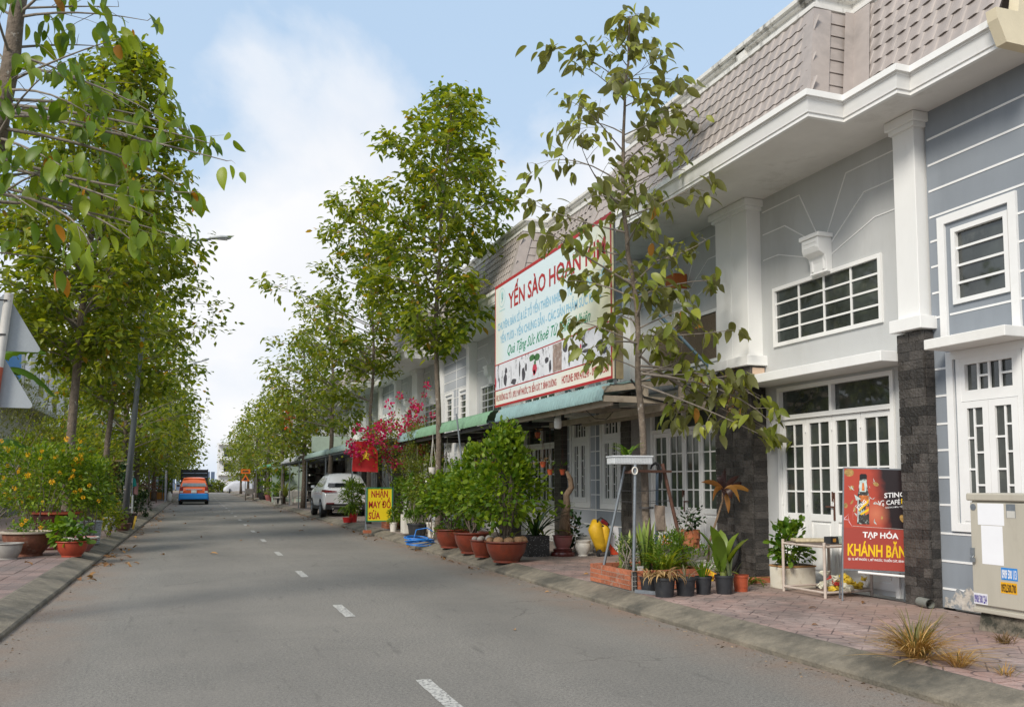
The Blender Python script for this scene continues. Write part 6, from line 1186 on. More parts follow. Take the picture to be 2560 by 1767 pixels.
cab_quad('paper', paper, 5.685, 5.955, 1.08, 1.27); cab_quad('paper', paper, 5.705, 5.925, .735, 1.075); cab_quad('metal_plate', galv, 5.57, 5.66, 1.15, 1.27); cab_quad('sticker', mat('clear_sticker', (.55, .54, .50), .3), 5.575, 5.655, 1.15, 1.21, 6.6025); q = MB()
for k in range(10): pass
q.tube([(6.60, 6.0, 1.235), (6.606, 6.0, 1.235)], .03, 14); q.build('vent_badge', galv, t)
def sticker(s, bgm, fm, y0, y1, z0, z1, body): cab_quad('sticker', bgm, y0, y1, z0, z1); text('lettering', s, (y1 - y0 - .015, (z1 - z0) * .72), fm, t, (6.6032, y1 - .007, z0 + (z1-z0)*.14), (0, -1, 0), (0, 0, 1), bold=.03)
sticker('0909 500 113', mat('sticker_blue', (.02, .22, .62), .4), wink, 5.575, 5.735, .615, .72, 0); sticker('0932.500.700', mat('sticker_orange', (.75, .38, .01), .4), mat('sticker_black', (.01, .01, .01), .4), 5.585, 5.745, .50, .595, 0); sticker('0908 500 234', mat('sticker_white', (.72, .72, .76), .4), mat('sticker_purple', (.05, .03, .26), .4), 5.885, 6.03, .375, .47, 0)
q = MB(); q.box(6.64, 5.4075, 1.12, 6.75, 5.4085, 1.27); q.build('sticker', mat('sticker_teal_dark', (.01, .22, .27), .4), t); q = MB(); q.box(6.64, 5.4075, .93, 6.76, 5.4085, 1.03); q.build('sticker', mat('sticker_green', (.01, .42, .32), .4), t)
q = MB(); q.box(6.585, 6.0, .80, 6.605, 6.035, .87); q.tube([(6.585, 6.02, .80), (6.575, 6.02, .785), (6.575, 6.0, .785), (6.585, 6.0, .80)], .004, 5); q.box(6.57, 5.985, .745, 6.59, 6.025, .785); q.build('padlock', galv, t)
t = thing('pipe_stub', 'short grey plastic pipe stub lying at the slate pillar foot', 'pipe', (7.25, 7.35, PZ+.05)); q = MB(); q.tube([(7.24, 7.16, PZ+.05), (7.30, 7.36, PZ+.05)], .05, 18, cap=False); q.tube([(7.242, 7.163, PZ+.05), (7.30, 7.36, PZ+.05)], .042, 18, cap=False); q.build('tube', mat('grey_pvc', (.20, .21, .19), .5), t, smooth=True)
# dry grass tufts on the pavement
straw = leafmat('dry_grass_blade', (.26, .14, .04), (.58, .38, .14), (.12, .13, .04), .10, rough=.8, trans=.2); strawg = leafmat('half_dry_blade', (.10, .11, .035), (.26, .19, .07), None, rough=.7, trans=.2)
strap_plant('grass_tuft', 'large dry grass tuft at the kerb edge of the pink pavement', 'grass', (5.12, 5.22, PZ), 300, .40, .0036, straw, .9, 31, .75, seg=7)
strap_plant('grass_tuft', 'greenish blades standing up from the large dry tuft', 'grass', (5.16, 5.26, PZ), 60, .40, .0045, strawg, .5, 32, .35, seg=6)
strap_plant('grass_tuft', 'long dry stalks lying flat around the large tuft', 'grass', (5.12, 5.12, PZ+.015), 110, .62, .003, straw, 3.5, 33, .16, seg=5, up=.6)
strap_plant('grass_tuft', 'small golden tuft next to the large dry one', 'grass', (5.16, 4.86, PZ), 110, .18, .003, straw, 1.0, 34, .4, seg=4)
strap_plant('grass_tuft', 'smallest golden tuft nearest the camera', 'grass', (5.23, 4.54, PZ), 40, .11, .003, straw, 1.2, 35, .3, seg=4)
strap_plant('grass_tuft', 'dark dry tuft in front of the cabinet base', 'grass', (6.25, 5.42, PZ), 60, .14, .004, leafmat('dark_straw', (.10, .065, .03), (.22, .14, .07), None), 1.2, 36, .4, seg=4)
strap_plant('grass_tuft', 'flat orange dry wisp on the tiles left of the cabinet', 'grass', (5.85, 5.9, PZ), 30, .16, .003, straw, 2.5, 37, .3, seg=4)
# hanging orchid pots below the awnings
GH = 'hanging clay orchid pots'
hm = cluster_mesh('orchid_leaves', 14, .06, .11, green_bush, NARROW); rm_ = cluster_mesh('dry_roots', 10, .05, .10, strawy, NARROW)
hp = [(6.05, 15.0, 1.74, 'hanging clay pot in front of the white lattice door, highest of the near group'), (6.19, 15.0, 1.60, 'hanging clay pot with bare wires left of the driftwood'), (6.40, 14.9, 1.60, 'hanging clay pot right beside the driftwood top'), (6.02, 15.6, 1.66, 'dark hanging pot half behind the pyramid shrub top'), (5.83, 18.0, 2.06, 'highest hanging clay pot, behind the bushes'), (5.72, 18.1, 1.82, 'hanging clay pot left of the steel pole shrub'), (5.80, 17.4, 1.88, 'hanging clay pot between two shrub tops'), (5.70, 16.9, 1.78, 'hanging clay pot with twisted white roots'), (5.74, 16.8, 1.55, 'lowest hanging clay pot behind the pyramid shrub'), (6.34, 16.0, 2.34, 'small clay pot hanging right under the awning rail')]
for i, (x, y, z, lb) in enumerate(hp):
    t = thing('hanging_pot', lb, 'hanging pot', (x, y, z), GH); q = MB(); q.lathe(x, y, z, [(.035, 0), (.05, .05), (.062, .10), (.066, .105), (.058, .105), (.05, .07), (0, .07)], 14); q.build('pot', terra3 if i != 3 else blackpot, t, smooth=True); q = MB()
    for k in range(3): a = k*2.1; q.tube([(x+.06*math.cos(a), y+.06*math.sin(a), z+.1), (x, y, min(2.5, z+.5)), (x, y, 2.56)], .0035, 4)
    q.build('wire', rust, t); link_mesh('plant', hm if i % 3 else rm_, None, t, (x, y, z+.14))
for x, y, z, lb in ((5.25, 20.0, 1.66, 'white hanging pot on a white chain, left of three'), (5.55, 19.8, 1.64, 'white hanging pot, middle of three behind the shrubs'), (5.80, 19.6, 1.62, 'white hanging pot, right of three behind the steel pole')):
    t = thing('hanging_pot', lb, 'hanging pot', (x, y, z), 'white hanging pots'); q = MB(); q.lathe(x, y, z, [(.06, 0), (.085, .06), (.10, .16), (.108, .165), (.1, .165), (.09, .12), (0, .12)], 16); q.build('pot', whitepot, t, smooth=True); q = MB()
    for k in range(3): a = k*2.1; q.tube([(x+.1*math.cos(a), y+.1*math.sin(a), z+.16), (x, y, z+.85)], .006, 4)
    q.tube([(x, y, z+.85), (x, y, 2.6)], .006, 4); q.build('chain', whitepot, t); link_mesh('plant', hm, None, t, (x, y, z+.2), None, (1.5, 1.5, 1.5))

t = thing('dry_vine', 'dry brown vine hanging down the top of the wide slate pillar', 'vine', (7.28, 10.8, 2.3)); rg = np.random.default_rng(3); P = np.stack([7.29 + rg.normal(0, .015, 170), 10.78 + rg.normal(0, .05, 170), 2.35 + .85 * rg.random(170)], 1); leaf_cloud('dry_leaves', P, rg.normal(0, 1, (170, 3)) - np.array([.5, 0, .8]), np.full(170, .05), strawy, t, LEAF4)
q = MB(); q.tube([(7.30, 10.78, 3.2), (7.30, 10.80, 2.8), (7.30, 10.76, 2.35)], .008, 5); q.build('stem', twig, t)
q = MB(); q.box(7.36, 10.322, 2.955, 7.56, 10.331, 3.08); q.build('plaster_patch', mat('peach_plaster', (.62, .46, .34), .9, .1), hA)
# ================================================================== VEHICLES
def wheel(t, x, y, z, r_, w, rim, out):
    q = MB(); a = out * w / 2; q.tube([(x - a, y, z), (x - a*.6, y, z), (x + a*.6, y, z), (x + a, y, z)], [r_*.94, r_, r_, r_*.94], 26); o = q.build('wheel', rubber, t, smooth=True)
    q = MB(); q.tube([(x + a*1.01, y, z), (x + a*1.05, y, z)], [r_*.66, r_*.62], 20)
    for k in range(5): an = k*2*PI/5; q.bar((x + a*1.06, y + .12*r_*math.cos(an), z + .12*r_*math.sin(an)), (x + a*1.06, y + .6*r_*math.cos(an), z + .6*r_*math.sin(an)), .05, .012)
    q.build('rim', rim, o)
carglass = mat('car_glass', (.018, .022, .024), .05, .2, spec=.9); lampred = mat('tail_lamp_red', (.22, .006, .008), .2, .2, coat=.5); lampclear = mat('lamp_clear', (.55, .55, .55), .2); chrome = mat('chrome_trim', (.75, .75, .76), .2, .02, metal=.9); plate_w = mat('number_plate', (.72, .72, .70), .5); blackplastic = mat('black_trim', (.02, .02, .021), .6)
def car(name, label, cat, x0, y0, z0, top, bot, wid, m):
    """lofted body: top and bot are side curves [(y from the tail, z)], wid the half width by height; tail at y0, nose up the road"""
    t = thing(name, label, cat, (x0, y0, z0)); hw = lambda z: float(np.interp(z, [p[0] for p in wid], [p[1] for p in wid]))
    zt = lambda y: float(np.interp(y, [p[0] for p in top], [p[1] for p in top])); zb = lambda y: float(np.interp(y, [p[0] for p in bot], [p[1] for p in bot]))
    def ends(y): return 1 - .09 * (max(0, .40 - y) / .40) ** 1.6 - .16 * (max(0, y - 3.6) / .92) ** 1.8
    ys = sorted({p[0] for p in top} | {.14, .3, 1.1, 2.0, 2.8, 3.6, 3.9}); nl = 12; q = MB(); vs = []; rows = []
    for y in ys:
        a, b = zb(y), zt(y); half = []
        for k in range(nl + 1): z = a + (b - a) * k / nl; half.append((hw(z) * ends(y) * (1 if k < nl else .97), z))
        wtop = half[-1][0]; cr = .05 if b > 1.3 else .03
        ring = [(-w, z) for w, z in half] + [(-wtop*.72, b + cr*.6), (-wtop*.36, b + cr*.92), (0, b + cr), (wtop*.36, b + cr*.92), (wtop*.72, b + cr*.6)] + [(w, z) for w, z in reversed(half)]
        rows.append(len(ring)); vs += [(x0 + x, y0 + y - (.05 * (1 - (x / max(.1, wtop))**2) if y < .45 and abs(x) < wtop else 0), z0 + z) for x, z in ring]
    n = rows[0]; q.add(vs, [(r*n+k, r*n+k+1, (r+1)*n+k+1, (r+1)*n+k) for r in range(len(ys)-1) for k in range(n-1)] + [tuple(range(n)), tuple((len(ys)-1)*n + k for k in range(n-1, -1, -1))] + [(r*n+n-1, r*n, (r+1)*n, (r+1)*n+n-1) for r in range(len(ys)-1)])
    q.build('body', m, t, smooth=True); return t, hw, ends
def rear_glass(t, x, y, z, lv, m, off=.085):
    q = MB(); n = 8; vs = []
    for zz_, yy, w in lv:
        for i in range(n + 1): u = -1 + 2*i/n; vs.append((x + u*w, y + yy - .05*(1 - (u*.85)**2) - off, z + zz_))
    q.add(vs, [(i, i+1, n+2+i, n+1+i) for i in range(n)]); return q.build('rear_window', m, t)
suvw = mat('white_car_paint', (.84, .85, .86), .25, .02, coat=.6)
SX, SY = 5.60, 34.55
t, hw, ends = car('white_suv', 'white SUV parked on the right pavement, seen from behind', 'car', SX, SY, PZ, [(0, .86), (.05, 1.02), (.20, 1.13), (.46, 1.50), (.55, 1.60), (.9, 1.66), (1.6, 1.66), (2.4, 1.58), (3.15, 1.12), (4.1, 1.0), (4.45, .80), (4.52, .60)], [(0, .44), (.25, .26), (4.3, .26), (4.52, .40)], [(.26, .84), (.5, .91), (.85, .925), (1.05, .90), (1.13, .86), (1.5, .68), (1.66, .60)], suvw)
def P3(x, y, z): return (SX + x, SY + y, PZ + z)
rear_glass(t, SX, SY, PZ, [(1.16, .222, .74), (1.31, .335, .69), (1.47, .437, .60)], carglass)
for s in (-1, 1):
    def SP(y, z, e=.012): return (SX + s * (hw(z) * ends(y) + e), SY + y, PZ + z)
    q = MB(); q.quad(SP(.62, 1.17), SP(1.35, 1.16), SP(1.35, 1.52), SP(.80, 1.53)); q.quad(SP(1.41, 1.16), SP(2.25, 1.15), SP(2.12, 1.52), SP(1.41, 1.53)); q.quad(SP(2.32, 1.15), SP(2.95, 1.14), SP(2.45, 1.45), SP(2.2, 1.50)); q.build('side_window', carglass, t)
    q = MB(); q.add([P3(s*.86, -.03, .94), P3(s*.40, -.085, .96), P3(s*.40, -.07, .995), P3(s*.865, .00, 1.05), SP(.50, .98, .015), SP(.42, 1.04, .015)], [(0, 1, 2, 3), (0, 3, 5, 4)]); q.build('tail_lamp', lampred, t)
    q = MB(); q.obox(P3(s*.985, 2.75, 1.16), (.14, .10, .11)); q.build('mirror', suvw, t, bevel=.02)
    for y in (.85, 3.5):
        q = MB(); q.tube([(SX + s*(.70), SY + y, PZ+.36), (SX + s*.918, SY + y, PZ+.36)], .395, 26); q.build('wheel_arch', blackplastic, t, smooth=True); wheel(t, SX + s*.825, SY + y, PZ+.35, .35, .20, galv, s)
    q = MB(); q.box(SX + s*.90, SY + 1.25, PZ+.27, SX + s*.935, SY + 3.1, PZ+.40); q.build('sill', blackplastic, t)
    q = MB(); q.bar(P3(s*.62, .9, 1.69), P3(s*.62, 2.0, 1.68), .03); q.build('roof_rail', galv, t)
    q = MB(); q.bar(SP(1.05, .95, .02), SP(1.25, .95, .02), .03); q.bar(SP(1.95, .95, .02), SP(2.15, .95, .02), .03); q.build('door_handle', suvw, t)
q = MB(); q.box(SX-.82, SY-.075, PZ+.27, SX+.82, SY+.1, PZ+.50); q.build('lower_bumper', blackplastic, t, bevel=.02); q = MB(); q.box(SX-.8, SY-.085, PZ+.50, SX-.5, SY-.02, PZ+.54); q.box(SX+.5, SY-.085, PZ+.50, SX+.8, SY-.02, PZ+.54); q.build('reflector', lampred, t)
q = MB(); q.box(SX-.6, SY-.09, PZ+.38, SX+.6, SY-.07, PZ+.41); q.tube([(SX-.55, SY-.10, PZ+.31), (SX-.55, SY+.1, PZ+.31)], .04, 10); q.tube([(SX+.55, SY-.10, PZ+.31), (SX+.55, SY+.1, PZ+.31)], .04, 10); q.build('exhaust_trim', chrome, t)
q = MB(); q.tube([(SX + .085*math.cos(a), SY-.085, PZ+1.0 + .065*math.sin(a)) for a in [2*PI*i/16 for i in range(17)]], .011, 6); q.tube([(SX-.07, SY-.085, PZ+1.02), (SX, SY-.085, PZ+.99), (SX+.07, SY-.085, PZ+1.02)], .009, 5); q.build('badge', chrome, t); q = MB(); q.box(SX-.24, SY-.08, PZ+.70, SX+.24, SY-.055, PZ+.82); q.build('number_plate', plate_w, t)
# orange and blue van, tail towards the camera
orange = mat('van_orange', (.78, .13, .02), .3, .05, coat=.5); vblue = mat('van_blue', (.01, .24, .66), .3, .05, coat=.5)
VX, VY = -.12, 62.4
t, hw, ends = car('taxi_van', 'orange and blue people carrier driving away up the road', 'van', VX, VY, 0, [(0, .90), (.05, 1.08), (.15, 1.20), (.38, 1.68), (.50, 1.76), (.9, 1.80), (1.6, 1.80), (2.7, 1.70), (3.5, 1.18), (4.3, 1.0), (4.52, .70)], [(0, .40), (.25, .28), (4.3, .28), (4.52, .40)], [(.26, .84), (.5, .91), (.85, .93), (1.1, .91), (1.2, .88), (1.6, .74), (1.82, .66)], orange)
def P3(x, y, z): return (VX + x, VY + y, z)
rear_glass(t, VX, VY, 0, [(1.23, .165, .78), (1.45, .27, .71), (1.63, .355, .64)], mat('bright_reflecting_glass', (.16, .19, .20), .05, .4, 3, spec=1.0))
q = MB(); q.box(VX-.90, VY-.10, .36, VX+.90, VY+.32, .76); q.build('blue_bumper', vblue, t, bevel=.05)
for s in (-1, 1):
    q = MB(); q.box(VX + s*.84, VY+.3, .30, VX + s*.945, VY+4.3, .76); q.build('blue_side', vblue, t)
    q = MB(); q.box(VX + s*.70, VY-.03, .92, VX + s*.88, VY+.14, 1.20); q.build('tail_lamp', lampred, t, bevel=.02); q = MB(); q.box(VX + s*.68, VY-.035, .80, VX + s*.88, VY+.12, .92); q.build('lamp_lens', lampclear, t)
    for y in (.85, 3.6): q = MB(); q.tube([(VX + s*.80, VY + y, .34), (VX + s*.95, VY + y, .34)], .40, 24); q.build('wheel_arch', blackplastic, t, smooth=True); wheel(t, VX + s*.84, VY + y, .33, .33, .22, galv, s)
    q = MB(); q.obox(P3(s*1.04, 2.9, 1.27), (.20, .10, .16)); q.bar(P3(s*.88, 2.95, 1.22), P3(s*1.0, 2.92, 1.25), .04); q.build('mirror', blackplastic, t, bevel=.02)
    def SP(y, z, e=.012): return (VX + s * (hw(z) * ends(y) + e), VY + y, z)
    q = MB(); q.quad(SP(.5, 1.22), SP(1.5, 1.22), SP(1.5, 1.62), SP(.62, 1.62)); q.quad(SP(1.58, 1.22), SP(2.6, 1.22), SP(2.5, 1.62), SP(1.58, 1.62)); q.build('side_window', carglass, t)
q = MB(); q.box(VX-.50, VY-.06, 1.0, VX+.50, VY-.02, 1.05); q.build('chrome_strip', chrome, t); q = MB(); q.box(VX-.17, VY-.085, .78, VX+.17, VY-.05, .98); q.build('number_plate', plate_w, t)
q = MB(); q.box(VX-.7, VY+.3, 1.70, VX+.7, VY+.55, 1.76); q.build('spoiler', orange, t, bevel=.02); q = MB(); q.box(VX-.8, VY+.05, .2, VX+.8, VY+4.2, .34); q.build('underbody', blackplastic, t)
# truck in front of the van
t = thing('truck', 'dark slatted cargo truck parked just ahead of the van', 'truck', (-.12, 73, 0)); q = MB(); cargo = mat('dark_cargo_side', (.035, .037, .042), .7, .2)
TX = .5; q.box(-1.6, 71.0, .95, .35, 75.0, 1.1); q.box(-1.57, 71.03, 1.1, .32, 74.97, 1.3)
for k in range(4): q.box(-1.6, 71.0, 1.33 + .30*k, .35, 71.04, 1.58 + .30*k); q.box(-1.6, 71.0, 1.33 + .30*k, -1.56, 75, 1.58 + .30*k); q.box(.31, 71.0, 1.33 + .30*k, .35, 75, 1.58 + .30*k)
q.v = [(x + TX, y, z) for x, y, z in q.v]; q.build('cargo_side', cargo, t); q = MB()
for x in (-1.1, -.12, .80): q.box(x, 70.96, 1.1, x+.06, 71.0, 2.52)
q.build('post', cargo, t); q = MB(); q.box(-1.0, 75.2, .6, .75, 77.0, 2.3); q.build('cab', mat('truck_cab', (.10, .14, .20), .4), t, bevel=.06); q = MB(); q.box(-.8, 71.2, .55, .55, 77, .9); q.build('chassis', blackplastic, t)
for x in (-.95, .7):
    for y in (72, 76): wheel(t, x, y, .45, .45, .26, galv, -1 if x < -.5 else 1)
q = MB(); q.box(-1.0, 70.97, .78, -.7, 71.0, .9); q.box(.45, 70.97, .78, .75, 71.0, .9); q.build('tail_lamp', lampred, t)
# covered car across the road end
t = thing('covered_car', 'car under a silver dust cover standing across the road end', 'car', (5.9, 133, 0)); q = MB(); vs = []; prof = [(-2.15, .35, .78), (-2.1, .75, .8), (-1.75, 1.05, .82), (-1.0, 1.62, .74), (-.2, 1.78, .72), (.8, 1.74, .74), (1.6, 1.42, .78), (2.1, .95, .8), (2.2, .4, .78)]
ns = 16
for k, (x, h_, w_) in enumerate(prof):
    for i in range(ns + 1): a = PI * i / ns; vs.append((5.9 + x + .02*math.sin(i*3+k), 133 - math.cos(a) * w_ * (abs(math.cos(a)) ** -.35 if abs(math.cos(a)) > .05 else 1) * .95, .28 + (h_-.28) * min(1, math.sin(a) ** .55) + .02*math.sin(i*2.1 + k*1.7)))
q.add(vs, [(k*(ns+1)+i, (k+1)*(ns+1)+i, (k+1)*(ns+1)+i+1, k*(ns+1)+i+1) for k in range(len(prof)-1) for i in range(ns)]); q.build('cover', mat('silver_cover', (.46, .47, .50), .55, .12, 2.0, .5, 3), t, smooth='all')
for x in (4.6, 7.3):
    for y in (132.3, 133.7): wheel(t, x, y, .32, .32, .2, galv, -1)
# ================================================================== FAR RIGHT PAVEMENT
stonew = mat('cast_stone_white', (.58, .56, .52), .8, .1, 5, dirt=(.36, .33, .28), dscale=3)
def bench(label, x, y, rot, w=1.15):
    t = thing('stone_bench', label, 'bench', (0, 0, 0), 'cast stone benches'); q = MB(); q.box(-w/2, -.02, .50, w/2, .05, .84); q.build('backrest', stonew, t, bevel=.02); q = MB(); q.box(-w/2, .0, .38, w/2, .42, .44); q.build('seat', stonew, t, bevel=.02)
    for s in (-1, 1): q = MB(); q.prism([(-.05, 0), (.10, 0), (.05, .4), (.05, .8), (-.04, .8), (-.04, .4)], 'x', s*w*.33-.05, s*w*.33+.05); q.build('leg', stonew, t, bevel=.01); q = MB(); q.prism([(.30, 0), (.42, 0), (.38, .38), (.30, .38)], 'x', s*w*.33-.05, s*w*.33+.05); q.build('leg', stonew, t)
    t.location = (x, y, PZ); t.rotation_euler = (0, 0, rot); return t
bench('white cast stone bench seen from behind, beside the white car', 5.80, 53.9, R(3)); bench('white cast stone bench seen end-on, left of the other', 5.0, 55.9, R(78), 1.0)
bench('white cast stone bench among the far pots', 5.9, 60.5, R(180))
for (x, y, r_, h_, m_, lb) in ((4.98, 71.2, .42, .55, blackpot, 'dark round pot at the kerb beside the road box'), (5.15, 67.5, .32, .45, pinkpot, 'pinkish round pot on the far kerb'), (5.1, 63.6, .30, .5, terra2, 'dark red tall pot on the far kerb'), (5.3, 62.0, .34, .5, blackpot, 'black pot near the end-on bench'), (5.05, 58.0, .33, .45, blackpot, 'black pot left of the end-on bench')):
    pot('far_pot', lb, x, y, r_, h_, m_, style='bowl', group='pots on the far right kerb')
shrub('far_plant', 'round leafy shrub beside the pale green partition', 'shrub', (5.5, 62.5, PZ), (.8, .7), .4, 2.3, 1500, .16, green_bush, None, ROUND, 91, 8, .02, lobes=14)
strap_plant('far_dracaena', 'tall pale dracaena beside the end-on stone bench', 'plant', (5.35, 57.0, PZ+.4), 26, 1.5, .05, variegated, .8, 92, .6)
shrub('far_plant', 'small shrub in the dark round pot by the road box', 'shrub', (4.98, 71.2, PZ+.45), (.5, .4), .1, .9, 380, .14, green_bush, None, ROUND, 93, 5, .015, lobes=6)
shrub('far_plant', 'small reddish shrub in the pinkish far pot', 'shrub', (5.15, 67.5, PZ+.4), (.45, .4), .1, .9, 380, .13, green_tree, None, ROUND, 94, 5, .015, lobes=6)
shrub('far_plant', 'leafy plant in the black pot left of the benches', 'shrub', (5.05, 58.0, PZ+.4), (.35, .35), .1, .7, 260, .12, green_bush, None, ROUND, 95, 5, .012, lobes=5)
t = thing('road_box', 'pale wooden box on legs standing on the road edge', 'box', (4.15, 75.3, 0)); q = MB(); q.box(3.85, 75.1, .52, 4.5, 75.6, .98); q.build('box', mat('pale_crate', (.36, .32, .28), .8, .15, 8), t, bevel=.01)
for x in (3.84, 4.46):
    for y in (75.1, 75.56): q = MB(); q.box(x, y, 0, x+.06, y+.05, .52); q.build('leg', mat('grey_timber', (.22, .17, .13), .9, .2), t)
q = MB(); q.box(3.84, 75.1, .12, 4.52, 75.15, .17); q.build('rail', MATS['grey_timber'], t)
t = thing('roadwork_sign', 'orange triangular roadwork signs stacked on a post', 'sign', (4.05, 79.5, 0)); q = MB(); q.bar((4.05, 79.55, 0), (4.05, 79.55, 2.5), .06); q.build('post', galv, t); om = mat('roadwork_orange', (.62, .14, .01), .5); q = MB(); q.prism([(3.68, 1.62), (4.42, 1.62), (4.05, 2.22)], 'y', 79.50, 79.52); q.build('triangle', om, t); q = MB(); q.box(3.66, 79.5, 2.27, 4.44, 79.52, 2.66); q.build('top_board', om, t)
q = MB(); q.prism([(3.86, 1.70), (4.24, 1.70), (4.05, 2.02)], 'y', 79.494, 79.499); q.build('symbol', blackpot, t); q = MB(); q.box(3.8, 79.494, 2.40, 4.3, 79.499, 2.52); q.build('symbol', blackpot, t)
P = np.array([[4.45, 46.5, 5.05]]) + rng.normal(0, 1, (160, 3)) * np.array([.14, .1, .42]); t = thing('lantern_bunch', 'bunch of small orange-red lanterns hanging in the far tree', 'lanterns', (4.45, 46.5, 4.4)); leaf_cloud('paper', P, rng.normal(0, 1, P.shape), np.full(160, .15), leafmat('orange_paper', (.65, .06, .01), (.75, .14, .02), None, rough=.7), t, ROUND); q = MB(); q.tube([(4.45, 46.5, 6.2), (4.45, 46.5, 4.5)], .01, 4); q.build('cord', rubber, t)
t = thing('scooter', 'dark scooter parked behind the white car', 'scooter', (6.0, 41.5, PZ)); q = MB(); q.prism([(-.1, .3), (1.25, .3), (1.35, .75), (.75, .72), (.5, .42), (.25, .45), (.05, 1.0), (-.08, 1.0)], 'x', 5.85, 6.15); q.v = [(x, y + 41, z + PZ) for x, y, z in q.v]; q.build('body', mat('scooter_teal', (.02, .06, .09), .3, coat=.5), t, bevel=.03)
for y in (41.0, 42.2): wheel(t, 6.0, y, PZ+.25, .25, .1, galv, -1)
q = MB(); q.bar((5.7, 41.0, 1.15), (6.3, 41.0, 1.15), .04); q.build('handlebar', rubber, t)
# white building and gate at the road end
t = thing('far_building', 'white three-storey house closing the end of the road', 'building', (6.5, 176, 0)); q = MB(); q.box(3.9, 172, 0, 13, 184, 9.0); q.build('wall', mat('far_white_wall', (.66, .66, .67), .8, .04, 1), t); q = MB()
for z in (2.9, 5.7, 8.6): q.box(3.5, 171.2, z, 13.2, 172, z+.3)
q.build('ledge', white, t)
for z in (3.6, 6.4): q = MB(); q.box(4.8, 171.93, z, 6.4, 171.99, z+1.5); q.build('window', carglass, t); q = MB(); q.box(8.4, 171.93, z, 10.4, 171.99, z+1.5); q.build('window', carglass, t)
t = thing('far_gate', 'blue-grey slatted gate and fence at the road end', 'gate', (0, 160, 0))
for x in np.arange(-8, 3.2, .8): q = MB(); q.box(x, 160, .2, x+.62, 160.06, 3.4); q.build('panel', mat('blue_gate', (.10, .14, .22), .5), t)
shrub('far_hedge', 'low yellow-green hedge at the end of the road', 'hedge', (2, 147, 0), (3.5, 1.2), .1, 1.5, 2600, .35, green_yel, None, ROUND, 96, 8, .03, lobes=30)
tree('far_tree', 'rounded tree standing beside the white end building', (7.5, 152, 0), [(7.5, 152, 0), (7.4, 152, 5)], .2, .08, [(1.6, 1.5, 1.8), (3.5, 2.8, 2.8), (6, 2.5, 2.6), (8.5, .5, .5)], 34, 8, 7, .45, green_far, None, seed=97, twigs=False, clump=.5)
# ================================================================== LEFT PAVEMENT
rng = np.random.default_rng(9); random.seed(9)
GLP = 'pots on the left pavement'
pot('rim_pot', 'pale grey pot with a white rim at the left edge of the frame', -3.02, 17.2, .23, .28, mat('pale_grey_ceramic', (.30, .285, .26), .6, .15, 6, dirt=(.45, .42, .38), dscale=5), group=GLP)
t = pot('bowl_planter', 'large aged brown bowl with a pale chipped rim, yellow flowers inside', -2.83, 17.9, .44, .44, brownpot, .24, group=GLP)
q = MB(); q.lathe(-2.83, 17.9, PZ, [(.425, .40), (.462, .412), (.466, .44), (.40, .445), (.40, .41)], 36); q.build('rim', mat('pale_rim', (.42, .36, .29), .8, .2, 10), t, smooth=True)
t = pot('tall_pot', 'tall dark red glazed pot with wide orange rim behind the brown bowl', -2.62, 19.6, .44, .76, terra2, .25, group=GLP); q = MB(); q.lathe(-2.62, 19.6, PZ, [(.46, .69), (.475, .70), (.475, .735), (.45, .74)], 36); q.build('rim', terra3, t, smooth=True); q = MB(); q.lathe(-2.62, 19.6, PZ, [(.40, 0), (.42, .04), (.40, .08), (.26, .12)], 32); q.build('foot_ring', terra2, t, smooth=True)
pot('orange_pot', 'orange-red plastic bowl pot nearest the left kerb', -2.06, 17.45, .28, .28, mat('orange_red_plastic', (.36, .055, .025), .45, .12, 5), .165, group=GLP)
t = pot('pink_bowl', 'dusty pink bowl with a white rim half behind the orange pot', -2.08, 18.85, .31, .27, mat('dusty_rose', (.30, .10, .095), .5, .15, 6), .18, group=GLP); q = MB(); q.lathe(-2.08, 18.85, PZ, [(.315, .235), (.33, .245), (.328, .27), (.29, .272)], 30); q.build('rim', whitepot, t, smooth=True)
t = thing('metal_tub', 'grey ribbed metal tub behind the pink bowl', 'tub', (-2.10, 20.8, PZ), GLP); q = MB(); pr = [(.17, 0)]
for i in range(12): pr += [(.175 + .045*i/12, .04*i + .008), (.185 + .045*i/12, .04*i + .02), (.175 + .045*i/12, .04*i + .034)]
pr += [(.235, .49), (.22, .50), (.2, .46)]; q.lathe(-2.10, 20.8, PZ, pr, 28, close=True); q.build('body', mat('tub_metal', (.36, .38, .40), .5, .15, 8), t, smooth=True)
pot('white_bucket', 'plain white bucket planter beside the brown bowls', -2.22, 26.75, .185, .37, mat('white_plastic', (.66, .68, .68), .45, .05), .14, group=GLP, style='bucket')
pot('brown_bowl', 'brown glazed bowl in front, right of the white bucket', -1.86, 26.35, .225, .20, mat('brown_glaze', (.10, .045, .032), .4, .25, 6), .14, group=GLP)
pot('brown_bowl', 'dark red bowl between the white bucket and the wide grey bowl', -1.98, 27.0, .2, .32, terra2, .12, group=GLP)
pot('brown_bowl', 'wide dark grey-brown bowl holding dry leaves, behind the small brown bowl', -1.92, 28.1, .32, .42, mat('grey_brown_glaze', (.075, .055, .045), .6, .3, 8), .19, group=GLP)
q = MB(); q.box(-2.02, 26.0, PZ, -1.99, 26.2, PZ+.22); q.box(-2.42, 26.5, PZ, -2.39, 26.7, PZ+.3); q.v = []; q.f = []; q.mi = []
for (x, y, lb) in ((-2.43, 26.4, 'yellow painted stake left of the white bucket'), (-1.66, 27.2, 'yellow painted stake right of the dark grey-brown bowl')):
    q = MB(); q.bar((x, y, PZ), (x+.06, y+.1, PZ+.36), .05); tag(q.build('stake', mat('yellow_paint', (.65, .40, .03), .6, .1)), lb, 'stake')
